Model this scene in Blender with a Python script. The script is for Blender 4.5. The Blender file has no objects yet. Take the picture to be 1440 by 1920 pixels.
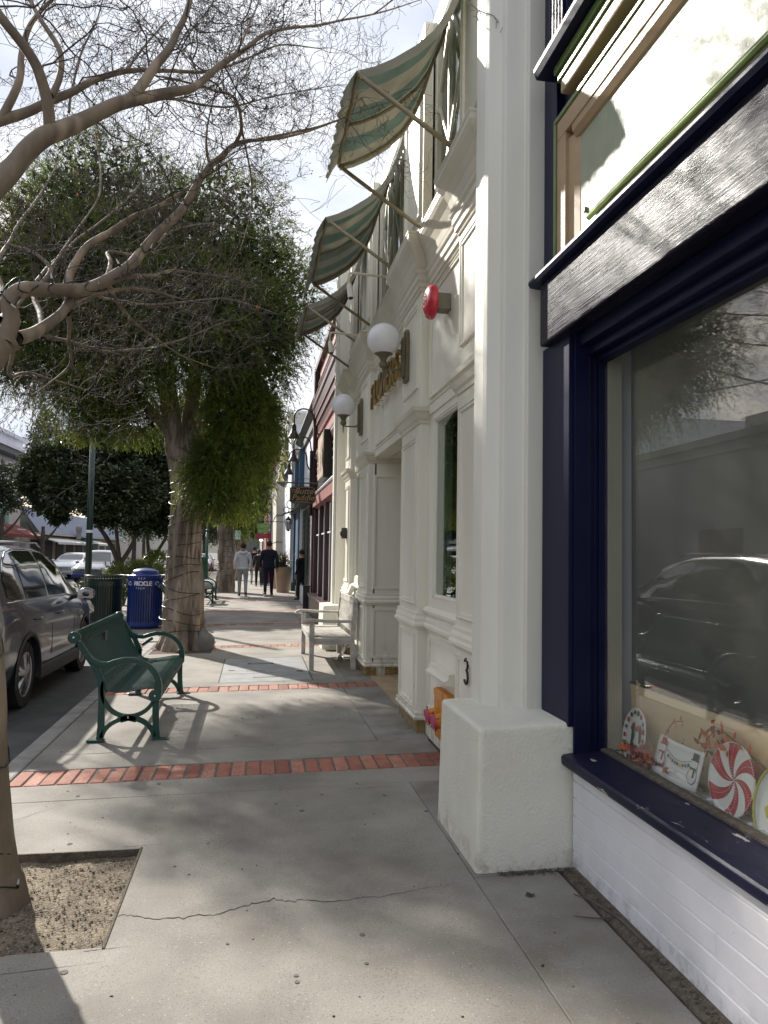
import bpy, math, random
import numpy as np
from mathutils import Vector, Matrix, noise as mnoise
R_ = math.radians
random.seed(11)
NR = np.random.RandomState(5)
S = bpy.context.scene
COL = S.collection

# ------------------------------------------------------------------ camera
CAM_H = 1.5
def camera():
    yaw, pitch, roll = R_(9.5), R_(3.1), R_(0.9)
    F = Vector((math.sin(yaw)*math.cos(pitch), math.cos(yaw)*math.cos(pitch), math.sin(pitch)))
    R0 = Vector((math.cos(yaw), -math.sin(yaw), 0)); U0 = R0.cross(F)
    Rr = R0*math.cos(roll) + U0*math.sin(roll); U = -R0*math.sin(roll) + U0*math.cos(roll)
    cd = bpy.data.cameras.new('camera'); co = bpy.data.objects.new('camera', cd); COL.objects.link(co)
    m = Matrix((( Rr.x, U.x, -F.x, 0), (Rr.y, U.y, -F.y, 0), (Rr.z, U.z, -F.z, CAM_H), (0, 0, 0, 1)))
    co.matrix_world = m
    cd.sensor_fit = 'VERTICAL'; cd.sensor_height = 36; cd.sensor_width = 27
    cd.lens = 1442/1920*36
    cd.clip_start = 0.05; cd.clip_end = 3000
    S.camera = co
camera()
S.render.resolution_x = 768; S.render.resolution_y = 1024

# ------------------------------------------------------------------ world and sun
SUN_D = Vector((0.55, -1.0, -0.645)).normalized()          # direction the light travels
def world():
    w = bpy.data.worlds.new('World'); S.world = w; w.use_nodes = True
    nt = w.node_tree; nt.nodes.clear(); N = nt.nodes.new; L = nt.links.new
    out = N('ShaderNodeOutputWorld'); bg = N('ShaderNodeBackground'); L(bg.outputs[0], out.inputs[0])
    bg.inputs[1].default_value = 0.098
    sky = N('ShaderNodeTexSky'); sky.sky_type = 'NISHITA'; sky.sun_disc = False
    to_sun = -SUN_D
    sky.sun_elevation = math.asin(to_sun.z); sky.sun_rotation = math.atan2(to_sun.x, to_sun.y)
    sky.air_density = 1.0; sky.dust_density = 2.0
    tc = N('ShaderNodeTexCoord'); mp = N('ShaderNodeMapping'); mp.inputs['Scale'].default_value = (1, 1, 2.6)
    L(tc.outputs['Generated'], mp.inputs[0])
    n1 = N('ShaderNodeTexNoise'); n1.inputs['Scale'].default_value = 2.2; n1.inputs['Detail'].default_value = 8; n1.inputs['Roughness'].default_value = .55
    n1.inputs['Distortion'].default_value = .3
    L(mp.outputs[0], n1.inputs['Vector'])
    cr = N('ShaderNodeValToRGB'); cr.color_ramp.elements[0].position = .30; cr.color_ramp.elements[1].position = .50
    L(n1.outputs[0], cr.inputs[0])
    n2 = N('ShaderNodeTexNoise'); n2.inputs['Scale'].default_value = 4.5; n2.inputs['Detail'].default_value = 6
    L(mp.outputs[0], n2.inputs['Vector'])
    c2 = N('ShaderNodeValToRGB'); c2.color_ramp.elements[0].position = .3; c2.color_ramp.elements[1].position = .75
    c2.color_ramp.elements[0].color = (4.1, 4.5, 5.3, 1); c2.color_ramp.elements[1].color = (7.0, 7.1, 7.3, 1)
    L(n2.outputs[0], c2.inputs[0])
    mx = N('ShaderNodeMix'); mx.data_type = 'RGBA'
    L(cr.outputs[0], mx.inputs[0]); L(sky.outputs[0], mx.inputs[6]); L(c2.outputs[0], mx.inputs[7])
    L(mx.outputs[2], bg.inputs[0])
world()
sl = bpy.data.lights.new('sun', 'SUN'); sl.energy = 4.8; sl.angle = R_(0.8); sl.color = (1, .945, .86)
so = bpy.data.objects.new('sun', sl); COL.objects.link(so)
so.rotation_euler = SUN_D.to_track_quat('-Z', 'Y').to_euler(); so.location = (-8, 15, 12)
S.view_settings.view_transform = 'Standard'; S.view_settings.look = 'None'
S.view_settings.exposure = 0.86; S.view_settings.gamma = 1

# ------------------------------------------------------------------ helpers
def gz(x): return 0.02*x
def tag(o, label=None, cat=None, group=None, kind=None):
    if label: o['label'] = label
    if cat: o['category'] = cat
    if group: o['group'] = group
    if kind: o['kind'] = kind
    return o
def thing(name, label, cat, loc=(0, 0, 0), group=None, kind=None):
    o = bpy.data.objects.new(name, None); COL.objects.link(o); o.location = loc; o.empty_display_size = .1
    return tag(o, label, cat, group, kind)
def wloc(o):
    v = Vector((0, 0, 0))
    while o is not None: v += o.location; o = o.parent
    return v
class MB:
    def __init__(s): s.v = []; s.f = []; s.mi = []; s.cur = 0
    def add(s, vs, fs):
        b = len(s.v); s.v.extend([tuple(p) for p in vs]); s.f.extend([tuple(b+i for i in f) for f in fs]); s.mi.extend([s.cur]*len(fs))
        return s
    def box(s, x0, x1, y0, y1, z0, z1):
        if x0 > x1: x0, x1 = x1, x0
        if y0 > y1: y0, y1 = y1, y0
        if z0 > z1: z0, z1 = z1, z0
        return s.add([(x0,y0,z0),(x1,y0,z0),(x1,y1,z0),(x0,y1,z0),(x0,y0,z1),(x1,y0,z1),(x1,y1,z1),(x0,y1,z1)],
                     [(0,3,2,1),(4,5,6,7),(0,1,5,4),(1,2,6,5),(2,3,7,6),(3,0,4,7)])
    def ext(s, poly, ax, a, b):
        # poly in the two other axes (x: yz, y: xz, z: xy), extruded from a to b
        n = len(poly)
        def P(p, t): return {'x': (t, p[0], p[1]), 'y': (p[0], t, p[1]), 'z': (p[0], p[1], t)}[ax]
        vs = [P(p, a) for p in poly] + [P(p, b) for p in poly]
        fs = [tuple(range(n)), tuple(range(2*n-1, n-1, -1))] + [(i, i+n, (i+1) % n + n, (i+1) % n) for i in range(n)]
        return s.add(vs, fs)
    def tube(s, pts, rad, n=8, cap=True):
        pts = [Vector(p) for p in pts]; m = len(pts)
        if not hasattr(rad, '__len__'): rad = [rad]*m
        vs = []; fs = []; up = None
        for i in range(m):
            d = (pts[min(i+1, m-1)]-pts[max(i-1, 0)])
            if d.length < 1e-9: d = Vector((0, 0, 1))
            d.normalize()
            if up is None:
                up = Vector((0, 0, 1)) if abs(d.z) < .9 else Vector((1, 0, 0))
            u = d.cross(up)
            if u.length < 1e-6: u = d.cross(Vector((0, 1, 0)))
            u.normalize(); w = u.cross(d); up = w
            for k in range(n):
                a = 2*math.pi*k/n
                vs.append(pts[i]+(u*math.cos(a)+w*math.sin(a))*rad[i])
        for i in range(m-1):
            for k in range(n):
                fs.append((i*n+k, i*n+(k+1) % n, (i+1)*n+(k+1) % n, (i+1)*n+k))
        if cap: fs.append(tuple(range(n-1, -1, -1))); fs.append(tuple((m-1)*n+k for k in range(n)))
        return s.add(vs, fs)
    def lathe(s, c, prof, n=24, ax='z'):
        vs = []; fs = []; m = len(prof)
        for r, t in prof:
            for k in range(n):
                a = 2*math.pi*k/n; p, q = r*math.cos(a), r*math.sin(a)
                o = {'z': (p, q, t), 'x': (t, p, q), 'y': (p, t, q)}[ax]
                vs.append((c[0]+o[0], c[1]+o[1], c[2]+o[2]))
        for i in range(m-1):
            for k in range(n):
                fs.append((i*n+k, i*n+(k+1) % n, (i+1)*n+(k+1) % n, (i+1)*n+k))
        fs.append(tuple(range(n-1, -1, -1))); fs.append(tuple((m-1)*n+k for k in range(n)))
        return s.add(vs, fs)
    def sph(s, c, r, n=16, m=10, sc=(1, 1, 1)):
        prof = [(r*math.sin(math.pi*i/m)+1e-5, -r*math.cos(math.pi*i/m)) for i in range(m+1)]
        vs = []; fs = []
        for rr, t in prof:
            for k in range(n):
                a = 2*math.pi*k/n; vs.append((c[0]+rr*math.cos(a)*sc[0], c[1]+rr*math.sin(a)*sc[1], c[2]+t*sc[2]))
        for i in range(m):
            for k in range(n): fs.append((i*n+k, i*n+(k+1) % n, (i+1)*n+(k+1) % n, (i+1)*n+k))
        return s.add(vs, fs)
    def sweep(s, prof, path, ends=True):
        # prof: (outward, z) closed polygon; path: plan polyline walking +Y so that outward is -X (left)
        n = len(prof); m = len(path); vs = []; fs = []
        P = [Vector((p[0], p[1])) for p in path]
        for i in range(m):
            d0 = (P[i]-P[i-1]).normalized() if i > 0 else None
            d1 = (P[i+1]-P[i]).normalized() if i < m-1 else None
            if d0 is None: d0 = d1
            if d1 is None: d1 = d0
            n0 = Vector((-d0.y, d0.x)); n1 = Vector((-d1.y, d1.x)); mm = (n0+n1)
            mm = mm/max(1e-6, mm.length_squared)*2 if mm.length > 1e-6 else n0
            for o, z in prof:
                q = P[i]+mm*o; vs.append((q.x, q.y, z))
        for i in range(m-1):
            for k in range(n): fs.append((i*n+k, (i+1)*n+k, (i+1)*n+(k+1) % n, i*n+(k+1) % n))
        if ends: fs.append(tuple(range(n))); fs.append(tuple((m-1)*n+k for k in range(n-1, -1, -1)))
        return s.add(vs, fs)
    def frame(s, x, y0, y1, z0, z1, w=.03, d=.012):
        # moulding frame standing d proud of the plane x towards -X
        a, b = x-d, x+.004
        s.box(a, b, y0, y1, z1-w, z1); s.box(a, b, y0, y1, z0, z0+w)
        s.box(a, b, y0, y0+w, z0+w, z1-w); s.box(a, b, y1-w, y1, z0+w, z1-w)
        e = w*.35
        s.box(a-.006, a+.001, y0, y1, z1-e, z1); s.box(a-.006, a+.001, y0, y1, z0, z0+e)
        s.box(a-.006, a+.001, y0, y0+e, z0+e, z1-e); s.box(a-.006, a+.001, y1-e, y1, z0+e, z1-e)
        return s
    def framey(s, y, x0, x1, z0, z1, w=.03, d=.012):
        a, b = y-d, y+.004
        s.box(x0, x1, a, b, z1-w, z1); s.box(x0, x1, a, b, z0, z0+w)
        s.box(x0, x0+w, a, b, z0+w, z1-w); s.box(x1-w, x1, a, b, z0+w, z1-w)
        return s
    def build(s, name, m, parent=None, bevel=0, smooth=False, local=False, seg=2, hook=None):
        me = bpy.data.meshes.new(name)
        off = wloc(parent) if (parent is not None and not local) else Vector((0, 0, 0))
        vs = [(a-off.x, b-off.y, c-off.z) for a, b, c in s.v] if off.length else s.v
        me.from_pydata(vs, [], s.f)
        ms = m if isinstance(m, (list, tuple)) else [m]
        for q in ms: me.materials.append(q)
        if len(ms) > 1: me.polygons.foreach_set('material_index', s.mi)
        if smooth: me.polygons.foreach_set('use_smooth', [True]*len(me.polygons))
        me.update()
        o = bpy.data.objects.new(name, me); COL.objects.link(o); o.parent = parent
        if bevel:
            b = o.modifiers.new('bevel', 'BEVEL'); b.width = bevel; b.segments = seg; b.limit_method = 'ANGLE'; b.angle_limit = R_(35)
            b.harden_normals = False
        return o
def smooth_by_angle(o, deg=35):
    me = o.data
    me.polygons.foreach_set('use_smooth', [True]*len(me.polygons))
    try:
        me.set_sharp_from_angle(angle=R_(deg))
    except Exception: pass
    return o
def fix_normals(me):
    import bmesh
    bm = bmesh.new(); bm.from_mesh(me); bmesh.ops.remove_doubles(bm, verts=bm.verts, dist=1e-5); bmesh.ops.recalc_face_normals(bm, faces=bm.faces); bm.to_mesh(me); bm.free()
def np_mesh(name, V, F4, m, parent=None, kind=None, off=True):
    # V: (n,3) array, F4: (k,3|4) int array
    me = bpy.data.meshes.new(name)
    if parent is not None and off: V = V-np.array(wloc(parent))
    n, k = len(V), F4.shape[1]
    me.vertices.add(n); me.vertices.foreach_set('co', V.astype(np.float32).ravel())
    me.loops.add(F4.size); me.loops.foreach_set('vertex_index', F4.astype(np.int32).ravel())
    me.polygons.add(len(F4)); me.polygons.foreach_set('loop_start', np.arange(0, F4.size, k, dtype=np.int32))
    me.polygons.foreach_set('loop_total', np.full(len(F4), k, dtype=np.int32))
    me.materials.append(m); me.update(calc_edges=True)
    o = bpy.data.objects.new(name, me); COL.objects.link(o); o.parent = parent
    if kind: o['kind'] = kind
    return o
def copy_tree(o, parent=None):
    c = o.copy(); COL.objects.link(c); c.parent = parent
    for ch in list(o.children): copy_tree(ch, c)
    return c
def text(name, body, size, m, parent, loc, rot, extrude=.003, shear=0, bold=0, align='CENTER', sx=1):
    cu = bpy.data.curves.new(name, 'FONT'); cu.body = body; cu.size = size; cu.extrude = extrude; cu.shear = shear
    cu.offset = bold; cu.align_x = align; cu.align_y = 'CENTER'; cu.resolution_u = 3
    t = bpy.data.objects.new(name+'_curve', cu); COL.objects.link(t)
    dg = bpy.context.evaluated_depsgraph_get(); me = bpy.data.meshes.new_from_object(t.evaluated_get(dg))
    bpy.data.objects.remove(t); me.name = name
    me.materials.clear(); me.materials.append(m)
    o = bpy.data.objects.new(name, me); COL.objects.link(o); o.parent = parent
    o.location = Vector(loc)-wloc(parent) if parent else loc
    o.rotation_euler = rot; o.scale = (sx, 1, 1)
    return o

# ------------------------------------------------------------------ materials
def pm(name, col, col2=None, scale=4, rough=.6, metal=0, bump=0, bscale=40, detail=5, stretch=(1, 1, 1), coat=0,
       spec=.5, c3=None, s3=120, f3=.5, lo=.35, hi=.65, bd=.01, rvar=0, dirt=None, dz=(0, .3), chips=None, trans=0, sub=0):
    m = bpy.data.materials.new(name); m.use_nodes = True; nt = m.node_tree; N = nt.nodes.new; L = nt.links.new
    b = nt.nodes['Principled BSDF']
    b.inputs['Base Color'].default_value = (*col, 1); b.inputs['Roughness'].default_value = rough
    b.inputs['Metallic'].default_value = metal; b.inputs['Specular IOR Level'].default_value = spec
    if coat: b.inputs['Coat Weight'].default_value = coat; b.inputs['Coat Roughness'].default_value = .06
    g = N('ShaderNodeNewGeometry'); mp = N('ShaderNodeMapping'); mp.inputs['Scale'].default_value = stretch
    L(g.outputs['Position'], mp.inputs[0])
    def noise(sc, det=5, rr=.55):
        n = N('ShaderNodeTexNoise'); n.inputs['Scale'].default_value = sc; n.inputs['Detail'].default_value = det
        n.inputs['Roughness'].default_value = rr; L(mp.outputs[0], n.inputs['Vector']); return n
    def ramp(src, a, bb):
        r = N('ShaderNodeMapRange'); r.inputs['From Min'].default_value = a; r.inputs['From Max'].default_value = bb
        L(src, r.inputs['Value']); return r.outputs[0]
    def mix(fac, a, bb):
        x = N('ShaderNodeMix'); x.data_type = 'RGBA'
        if isinstance(fac, (int, float)): x.inputs[0].default_value = fac
        else: L(fac, x.inputs[0])
        for i, c in ((6, a), (7, bb)):
            if isinstance(c, tuple): x.inputs[i].default_value = (*c[:3], 1)
            else: L(c, x.inputs[i])
        return x.outputs[2]
    cur = col
    if col2:
        cur = mix(ramp(noise(scale, detail).outputs[0], lo, hi), col, col2)
    if c3:
        n3 = noise(s3, 2, .5); f = N('ShaderNodeMath'); f.operation = 'MULTIPLY'; f.inputs[1].default_value = f3
        L(ramp(n3.outputs[0], .55, .7), f.inputs[0]); cur = mix(f.outputs[0], cur, c3)
    if dirt:
        sp = N('ShaderNodeSeparateXYZ'); L(g.outputs['Position'], sp.inputs[0])
        r = N('ShaderNodeMapRange'); r.inputs['From Min'].default_value = dz[1]; r.inputs['From Max'].default_value = dz[0]
        L(sp.outputs[2], r.inputs['Value']); nd = noise(14, 6, .7)
        mu = N('ShaderNodeMath'); mu.operation = 'MULTIPLY'; L(r.outputs[0], mu.inputs[0]); L(ramp(nd.outputs[0], .48, .62), mu.inputs[1])
        cur = mix(mu.outputs[0], cur, dirt)
    if chips:
        nc = noise(chips[1], 7, .6); cur = mix(ramp(nc.outputs[0], chips[2], chips[2]+.02), cur, chips[0])
    if cur is not col: L(cur, b.inputs['Base Color'])
    if rvar:
        nr = noise(scale*1.7, 4); q = N('ShaderNodeMapRange'); q.inputs['To Min'].default_value = max(0.02, rough-rvar); q.inputs['To Max'].default_value = rough+rvar
        q.inputs['From Min'].default_value = .3; q.inputs['From Max'].default_value = .7
        L(nr.outputs[0], q.inputs['Value']); L(q.outputs[0], b.inputs['Roughness'])
    if bump:
        nb = noise(bscale, 6, .6); bp = N('ShaderNodeBump'); bp.inputs['Strength'].default_value = bump; bp.inputs['Distance'].default_value = bd
        L(nb.outputs[0], bp.inputs['Height']); L(bp.outputs[0], b.inputs['Normal'])
    if trans:
        out = nt.nodes['Material Output']; t = N('ShaderNodeBsdfTranslucent'); ms = N('ShaderNodeMixShader'); ms.inputs[0].default_value = trans
        if isinstance(cur, tuple): t.inputs[0].default_value = (*cur, 1)
        else: L(cur, t.inputs[0])
        L(b.outputs[0], ms.inputs[1]); L(t.outputs[0], ms.inputs[2]); L(ms.outputs[0], out.inputs[0])
    return m
def glass(name, tint=(.9, .95, .93), base=.07, rough=.0, power=4.0, amt=.9, dust=0):
    m = bpy.data.materials.new(name); m.use_nodes = True; nt = m.node_tree; nt.nodes.clear(); N = nt.nodes.new; L = nt.links.new
    out = N('ShaderNodeOutputMaterial'); ms = N('ShaderNodeMixShader'); t = N('ShaderNodeBsdfTransparent'); gl = N('ShaderNodeBsdfGlossy')
    t.inputs[0].default_value = (*tint, 1); gl.inputs['Roughness'].default_value = rough
    lw = N('ShaderNodeLayerWeight'); lw.inputs[0].default_value = .5
    p = N('ShaderNodeMath'); p.operation = 'POWER'; L(lw.outputs['Facing'], p.inputs[0]); p.inputs[1].default_value = power
    a = N('ShaderNodeMath'); a.operation = 'MULTIPLY_ADD'; L(p.outputs[0], a.inputs[0]); a.inputs[1].default_value = amt; a.inputs[2].default_value = base; a.use_clamp = True
    L(a.outputs[0], ms.inputs[0]); L(t.outputs[0], ms.inputs[1]); L(gl.outputs[0], ms.inputs[2]); L(ms.outputs[0], out.inputs[0])
    if dust:
        df = N('ShaderNodeBsdfDiffuse'); df.inputs[0].default_value = (.55, .55, .5, 1); m2 = N('ShaderNodeMixShader'); ns = N('ShaderNodeTexNoise'); ns.inputs['Scale'].default_value = 3; ns.inputs['Detail'].default_value = 8
        ge = N('ShaderNodeNewGeometry'); L(ge.outputs['Position'], ns.inputs['Vector']); mr = N('ShaderNodeMapRange'); mr.inputs['To Min'].default_value = dust*.4; mr.inputs['To Max'].default_value = dust*1.8
        L(ns.outputs[0], mr.inputs['Value']); L(mr.outputs[0], m2.inputs[0]); L(ms.outputs[0], m2.inputs[1]); L(df.outputs[0], m2.inputs[2]); L(m2.outputs[0], out.inputs[0])
    return m
def emit(name, col, st):
    m = bpy.data.materials.new(name); m.use_nodes = True; nt = m.node_tree
    b = nt.nodes['Principled BSDF']; b.inputs['Base Color'].default_value = (*col, 1)
    b.inputs['Emission Color'].default_value = (*col, 1); b.inputs['Emission Strength'].default_value = st
    return m
M = {}
M['slab'] = pm('concrete_slab', (.29,.27,.235), (.175,.160,.138), scale=1.5, rough=.85, bump=.35, bscale=260, c3=(.11,.095,.075), s3=150, f3=.7, bd=.004, chips=((.43,.405,.36), 110, .645))
M['slab2'] = pm('concrete_slab_grey', (.26,.25,.23), (.175,.155,.125), scale=2.6, rough=.85, bump=.35, bscale=230, c3=(.10,.10,.095), s3=150, f3=.5, bd=.004, chips=((.38,.37,.345), 110, .65))
M['kerb'] = pm('kerb_concrete', (.30,.285,.265), (.19,.18,.17), scale=5, rough=.85, bump=.4, bscale=120, bd=.006)
M['joint'] = pm('dark_joint', (.035,.03,.026), (.07,.06,.05), scale=20, rough=.95)
M['mortar'] = pm('mortar_grey', (.15,.14,.125), (.09,.08,.07), scale=20, rough=.95)
M['gum'] = pm('gum_spot', (.09,.085,.075), (.13,.12,.105), scale=60, rough=.9)
M['crack'] = pm('crack_line', (.03,.027,.024), rough=1)
M['asphalt'] = pm('asphalt', (.05,.05,.052), (.075,.073,.072), scale=6, rough=.85, bump=.4, bscale=180, c3=(.11,.11,.11), s3=260, f3=.5, bd=.006)
M['gutter'] = pm('gutter_concrete', (.085,.083,.08), (.055,.053,.05), scale=3, rough=.85, bump=.3, bscale=140, bd=.005)
M['brick'] = pm('paver_brick', (.36,.135,.085), (.25,.095,.065), scale=9, rough=.85, bump=.5, bscale=90, c3=(.42,.25,.2), s3=60, f3=.4, bd=.006)
M['brick2'] = pm('paver_brick_pale', (.40,.18,.125), (.30,.12,.08), scale=12, rough=.85, bump=.5, bscale=90, c3=(.45,.34,.28), s3=50, f3=.6, bd=.006)
M['brick3'] = pm('paver_brick_dark', (.27,.09,.06), (.19,.07,.05), scale=12, rough=.85, bump=.5, bscale=90, bd=.006)
M['soil'] = pm('tree_pit_grit', (.30,.245,.175), (.15,.12,.085), scale=7, rough=.95, bump=1, bscale=70, c3=(.42,.36,.27), s3=90, f3=.8, bd=.02)
M['soil_red'] = pm('tree_pit_soil_red', (.16,.09,.065), (.10,.06,.045), scale=9, rough=.95, bump=1, bscale=60, bd=.02)
M['cover'] = pm('utility_cover', (.27,.28,.28), (.20,.205,.205), scale=5, rough=.6, bump=.2, bscale=200, bd=.003)
M['iron'] = pm('black_iron', (.012,.012,.013), rough=.45, bump=.1, bscale=90)
M['cream'] = pm('cream_paint', (.80,.77,.655), (.71,.68,.575), scale=1.6, rough=.42, bump=.05, bscale=30, rvar=.08, dirt=(.36,.33,.26), dz=(0, .5), stretch=(1, 1, .35))
M['cream2'] = pm('cream_paint_warm', (.72,.68,.56), (.62,.585,.48), scale=2.0, rough=.45, bump=.05, bscale=30, rvar=.08, stretch=(1, 1, .35))
M['stucco'] = pm('stucco', (.74,.72,.63), (.65,.63,.54), scale=2.5, rough=.8, bump=.6, bscale=75, detail=6, bd=.012, dirt=(.24,.18,.13), dz=(-.10, .16))
M['colpaint'] = pm('column_paint', (.76,.74,.66), (.65,.63,.55), scale=1.3, rough=.55, bump=.18, bscale=16, detail=6, bd=.01, stretch=(1, 1, .25), dirt=(.5,.46,.38), dz=(.45, .85))
M['siding'] = pm('siding_white', (.78,.77,.80), (.70,.69,.72), scale=3, rough=.6, bump=.25, bscale=60, bd=.004, dirt=(.10,.085,.075), dz=(-.12, .16), chips=((.25,.23,.22), 60, .755))
M['navy'] = pm('navy_paint', (.004,.006,.030), (.007,.009,.038), scale=3, rough=.42, bump=.15, bscale=50, spec=.18, bd=.003, chips=((.5,.47,.43), 22, .765))
M['navy_grain'] = pm('navy_paint_grain', (.006,.006,.016), (.012,.012,.025), scale=5, rough=.30, bump=.75, bscale=6, detail=10, stretch=(3, .35, 26), spec=.09, bd=.005, rvar=.10)
M['sill'] = pm('navy_sill', (.007,.008,.028), (.013,.014,.038), scale=5, rough=.45, spec=.2, bump=.3, bscale=26, bd=.004, stretch=(1.6, .55, 1), chips=((.42,.38,.33), 9, .645))
M['green_trim'] = pm('green_trim', (.14,.21,.055), (.10,.16,.04), scale=6, rough=.3, bump=.1, bscale=40)
M['tan_trim'] = pm('tan_trim', (.46,.33,.20), (.38,.26,.15), scale=6, rough=.45, spec=.25, bump=.12, bscale=30, stretch=(1, .3, 1), bd=.004)
M['panel_gloss'] = pm('glossy_sign_panel', (.30,.34,.24), (.36,.38,.28), scale=7, rough=.42, bump=.4, bscale=30, spec=.22, bd=.003, rvar=.14)
M['brass'] = pm('brass', (.42,.28,.08), (.30,.19,.05), scale=8, rough=.35, metal=1)
M['bronze'] = pm('bronze_paint', (.16,.135,.075), (.12,.10,.055), scale=9, rough=.5)
M['ochre'] = pm('ochre_marble', (.27,.19,.075), (.17,.11,.04), scale=9, rough=.25, detail=8, c3=(.42,.33,.18), s3=20, f3=.6)
M['tan_tile'] = pm('tan_tile', (.42,.31,.20), (.33,.24,.15), scale=6, rough=.5)
M['glass'] = glass('shop_glass', base=.055, power=3.8, amt=.9, dust=.028, tint=(.97,.98,.97))
M['glass_dark'] = glass('window_glass', tint=(.75,.85,.82), base=.10, power=3.2)
M['glass_far'] = glass('far_glass', tint=(.5,.55,.55), base=.15)
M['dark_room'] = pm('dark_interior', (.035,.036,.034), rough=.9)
M['grey_room'] = pm('grey_interior', (.20,.20,.175), (.16,.16,.14), scale=2, rough=.9)
M['green_room'] = pm('green_platform', (.035,.055,.02), rough=.8)
M['plywood'] = pm('plywood', (.74,.58,.36), (.66,.50,.29), scale=3, rough=.5, stretch=(1, .4, 5), detail=7)
M['white'] = pm('white_gloss', (.78,.78,.76), rough=.25, coat=.3)
M['globe'] = pm('opal_globe', (.92,.92,.93), (.88,.88,.90), scale=8, rough=.18, trans=.25, spec=.5)
M['red'] = pm('alarm_red', (.48,.012,.03), rough=.3, coat=.4)
M['olive_box'] = pm('alarm_box_grey', (.17,.16,.115), rough=.55)
M['canvas_g'] = pm('awning_canvas_green', (.27,.335,.29), (.22,.28,.245), scale=5, rough=.9, trans=.5, bump=.1, bscale=20)
M['canvas_c'] = pm('awning_canvas_cream', (.45,.435,.365), (.39,.375,.315), scale=5, rough=.9, trans=.5, bump=.1, bscale=20)
M['canvas_d'] = pm('awning_valance', (.38,.41,.37), (.30,.33,.30), scale=5, rough=.9, trans=.2)
M['awn_tube'] = pm('awning_tube', (.30,.25,.16), (.22,.18,.11), scale=12, rough=.5)
M['teal_glass'] = pm('teal_curtain', (.10,.22,.18), (.20,.34,.28), scale=3, rough=.6)
M['bench_green'] = pm('bench_green', (.004,.042,.032), (.006,.055,.042), scale=10, rough=.33, coat=.12, bump=.08, bscale=60)
M['teak'] = pm('weathered_teak', (.52,.49,.44), (.34,.315,.28), scale=5, rough=.8, bump=.4, bscale=40, stretch=(1, 1, 3), bd=.004, c3=(.2,.17,.14), s3=60, f3=.4)
M['recycle'] = pm('recycle_blue', (.004,.025,.17), (.006,.032,.21), scale=5, rough=.35, coat=.2)
M['bin_green'] = pm('bin_green', (.006,.022,.016), rough=.35, coat=.2)
M['white_print'] = pm('white_print', (.75,.78,.82), rough=.5)
M['car_paint'] = pm('car_paint_grey', (.050,.060,.088), (.055,.066,.096), scale=3, rough=.24, metal=.4, coat=.7)
M['car_black'] = pm('car_plastic', (.018,.018,.019), rough=.6, bump=.1)
M['tyre'] = pm('tyre_rubber', (.014,.014,.014), rough=.8, bump=.3, bscale=60)
M['rim'] = pm('alloy_rim', (.42,.42,.42), (.32,.32,.33), scale=8, rough=.3, metal=.85)
M['chrome'] = pm('chrome', (.7,.7,.7), rough=.12, metal=1)
M['car_glass'] = pm('car_glass', (.01,.012,.012), rough=.03, spec=.9, coat=1)
M['tail'] = pm('tail_lamp', (.35,.01,.012), rough=.15, coat=.6)
M['tail_clear'] = pm('tail_lamp_clear', (.6,.58,.56), rough=.15, coat=.6)
M['bark_crape'] = pm('crape_bark', (.235,.18,.13), (.115,.09,.068), scale=6.5, rough=.75, bump=.6, bscale=26, stretch=(1, 1, .35), detail=7, bd=.008, c3=(.42,.33,.24), s3=8, f3=.7, chips=((.05,.035,.025), 11, .70))
M['twig'] = pm('twig_bark', (.060,.048,.042), (.115,.095,.082), scale=6, rough=.85)
M['seed'] = pm('seed_pod', (.022,.015,.012), rough=.8)
M['dryleaf'] = pm('dry_leaf', (.25,.09,.04), rough=.8, trans=.3)
M['bark_mel'] = pm('paper_bark', (.40,.33,.26), (.15,.115,.085), scale=5, rough=.9, bump=1, bscale=13, stretch=(1, 1, .22), detail=9, bd=.05, c3=(.07,.05,.04), s3=12, f3=.7, lo=.38, hi=.62)
M['leaf_mel'] = pm('leaf_feathery', (.15,.185,.032), (.075,.11,.024), scale=1.6, rough=.5, trans=.45, spec=.2, c3=(.18,.19,.03), s3=2.5, f3=.55)
M['leaf_mel_shade'] = pm('leaf_feathery_shaded', (.028,.046,.016), (.018,.030,.011), scale=2, rough=.8)  # darkened leaf copy: the crown's inner shade is put into the colour
M['leaf_mag'] = pm('leaf_glossy', (.026,.048,.016), (.045,.065,.018), scale=2.2, rough=.25, trans=.15, coat=.5)
M['leaf_mid'] = pm('leaf_mid', (.06,.075,.028), (.035,.05,.022), scale=1.2, rough=.6, trans=.25)
M['leaf_bright'] = pm('leaf_bright', (.14,.17,.02), (.07,.10,.02), scale=3, rough=.5, trans=.35)
M['leaf_far'] = pm('leaf_far', (.085,.085,.06), (.06,.062,.045), scale=.7, rough=.8, trans=.1)
M['bark_dark'] = pm('dark_bark', (.06,.048,.038), (.10,.08,.065), scale=6, rough=.9, bump=.5, bscale=20, stretch=(1, 1, .3))
M['wire'] = pm('light_wire', (.008,.016,.012), rough=.5)
M['bulb'] = pm('string_bulb', (.75,.75,.72), rough=.1, trans=.4)
M['maroon'] = pm('maroon_paint', (.055,.010,.013), (.04,.008,.010), scale=4, rough=.4)
M['pinkred'] = pm('rose_paint', (.34,.13,.12), (.28,.105,.098), scale=3, rough=.55)
M['blue_paint'] = pm('blue_paint', (.03,.09,.16), (.02,.07,.13), scale=2, rough=.5)
M['white_wall'] = pm('white_wall', (.68,.70,.74), (.60,.62,.66), scale=1.2, rough=.7)
M['beige_wall'] = pm('beige_wall', (.52,.49,.43), (.45,.42,.37), scale=1, rough=.8)
M['grey_wall'] = pm('grey_wall', (.23,.23,.225), (.19,.19,.185), scale=.8, rough=.85)
M['purple'] = pm('purple_paint', (.10,.02,.09), rough=.5)
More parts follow.
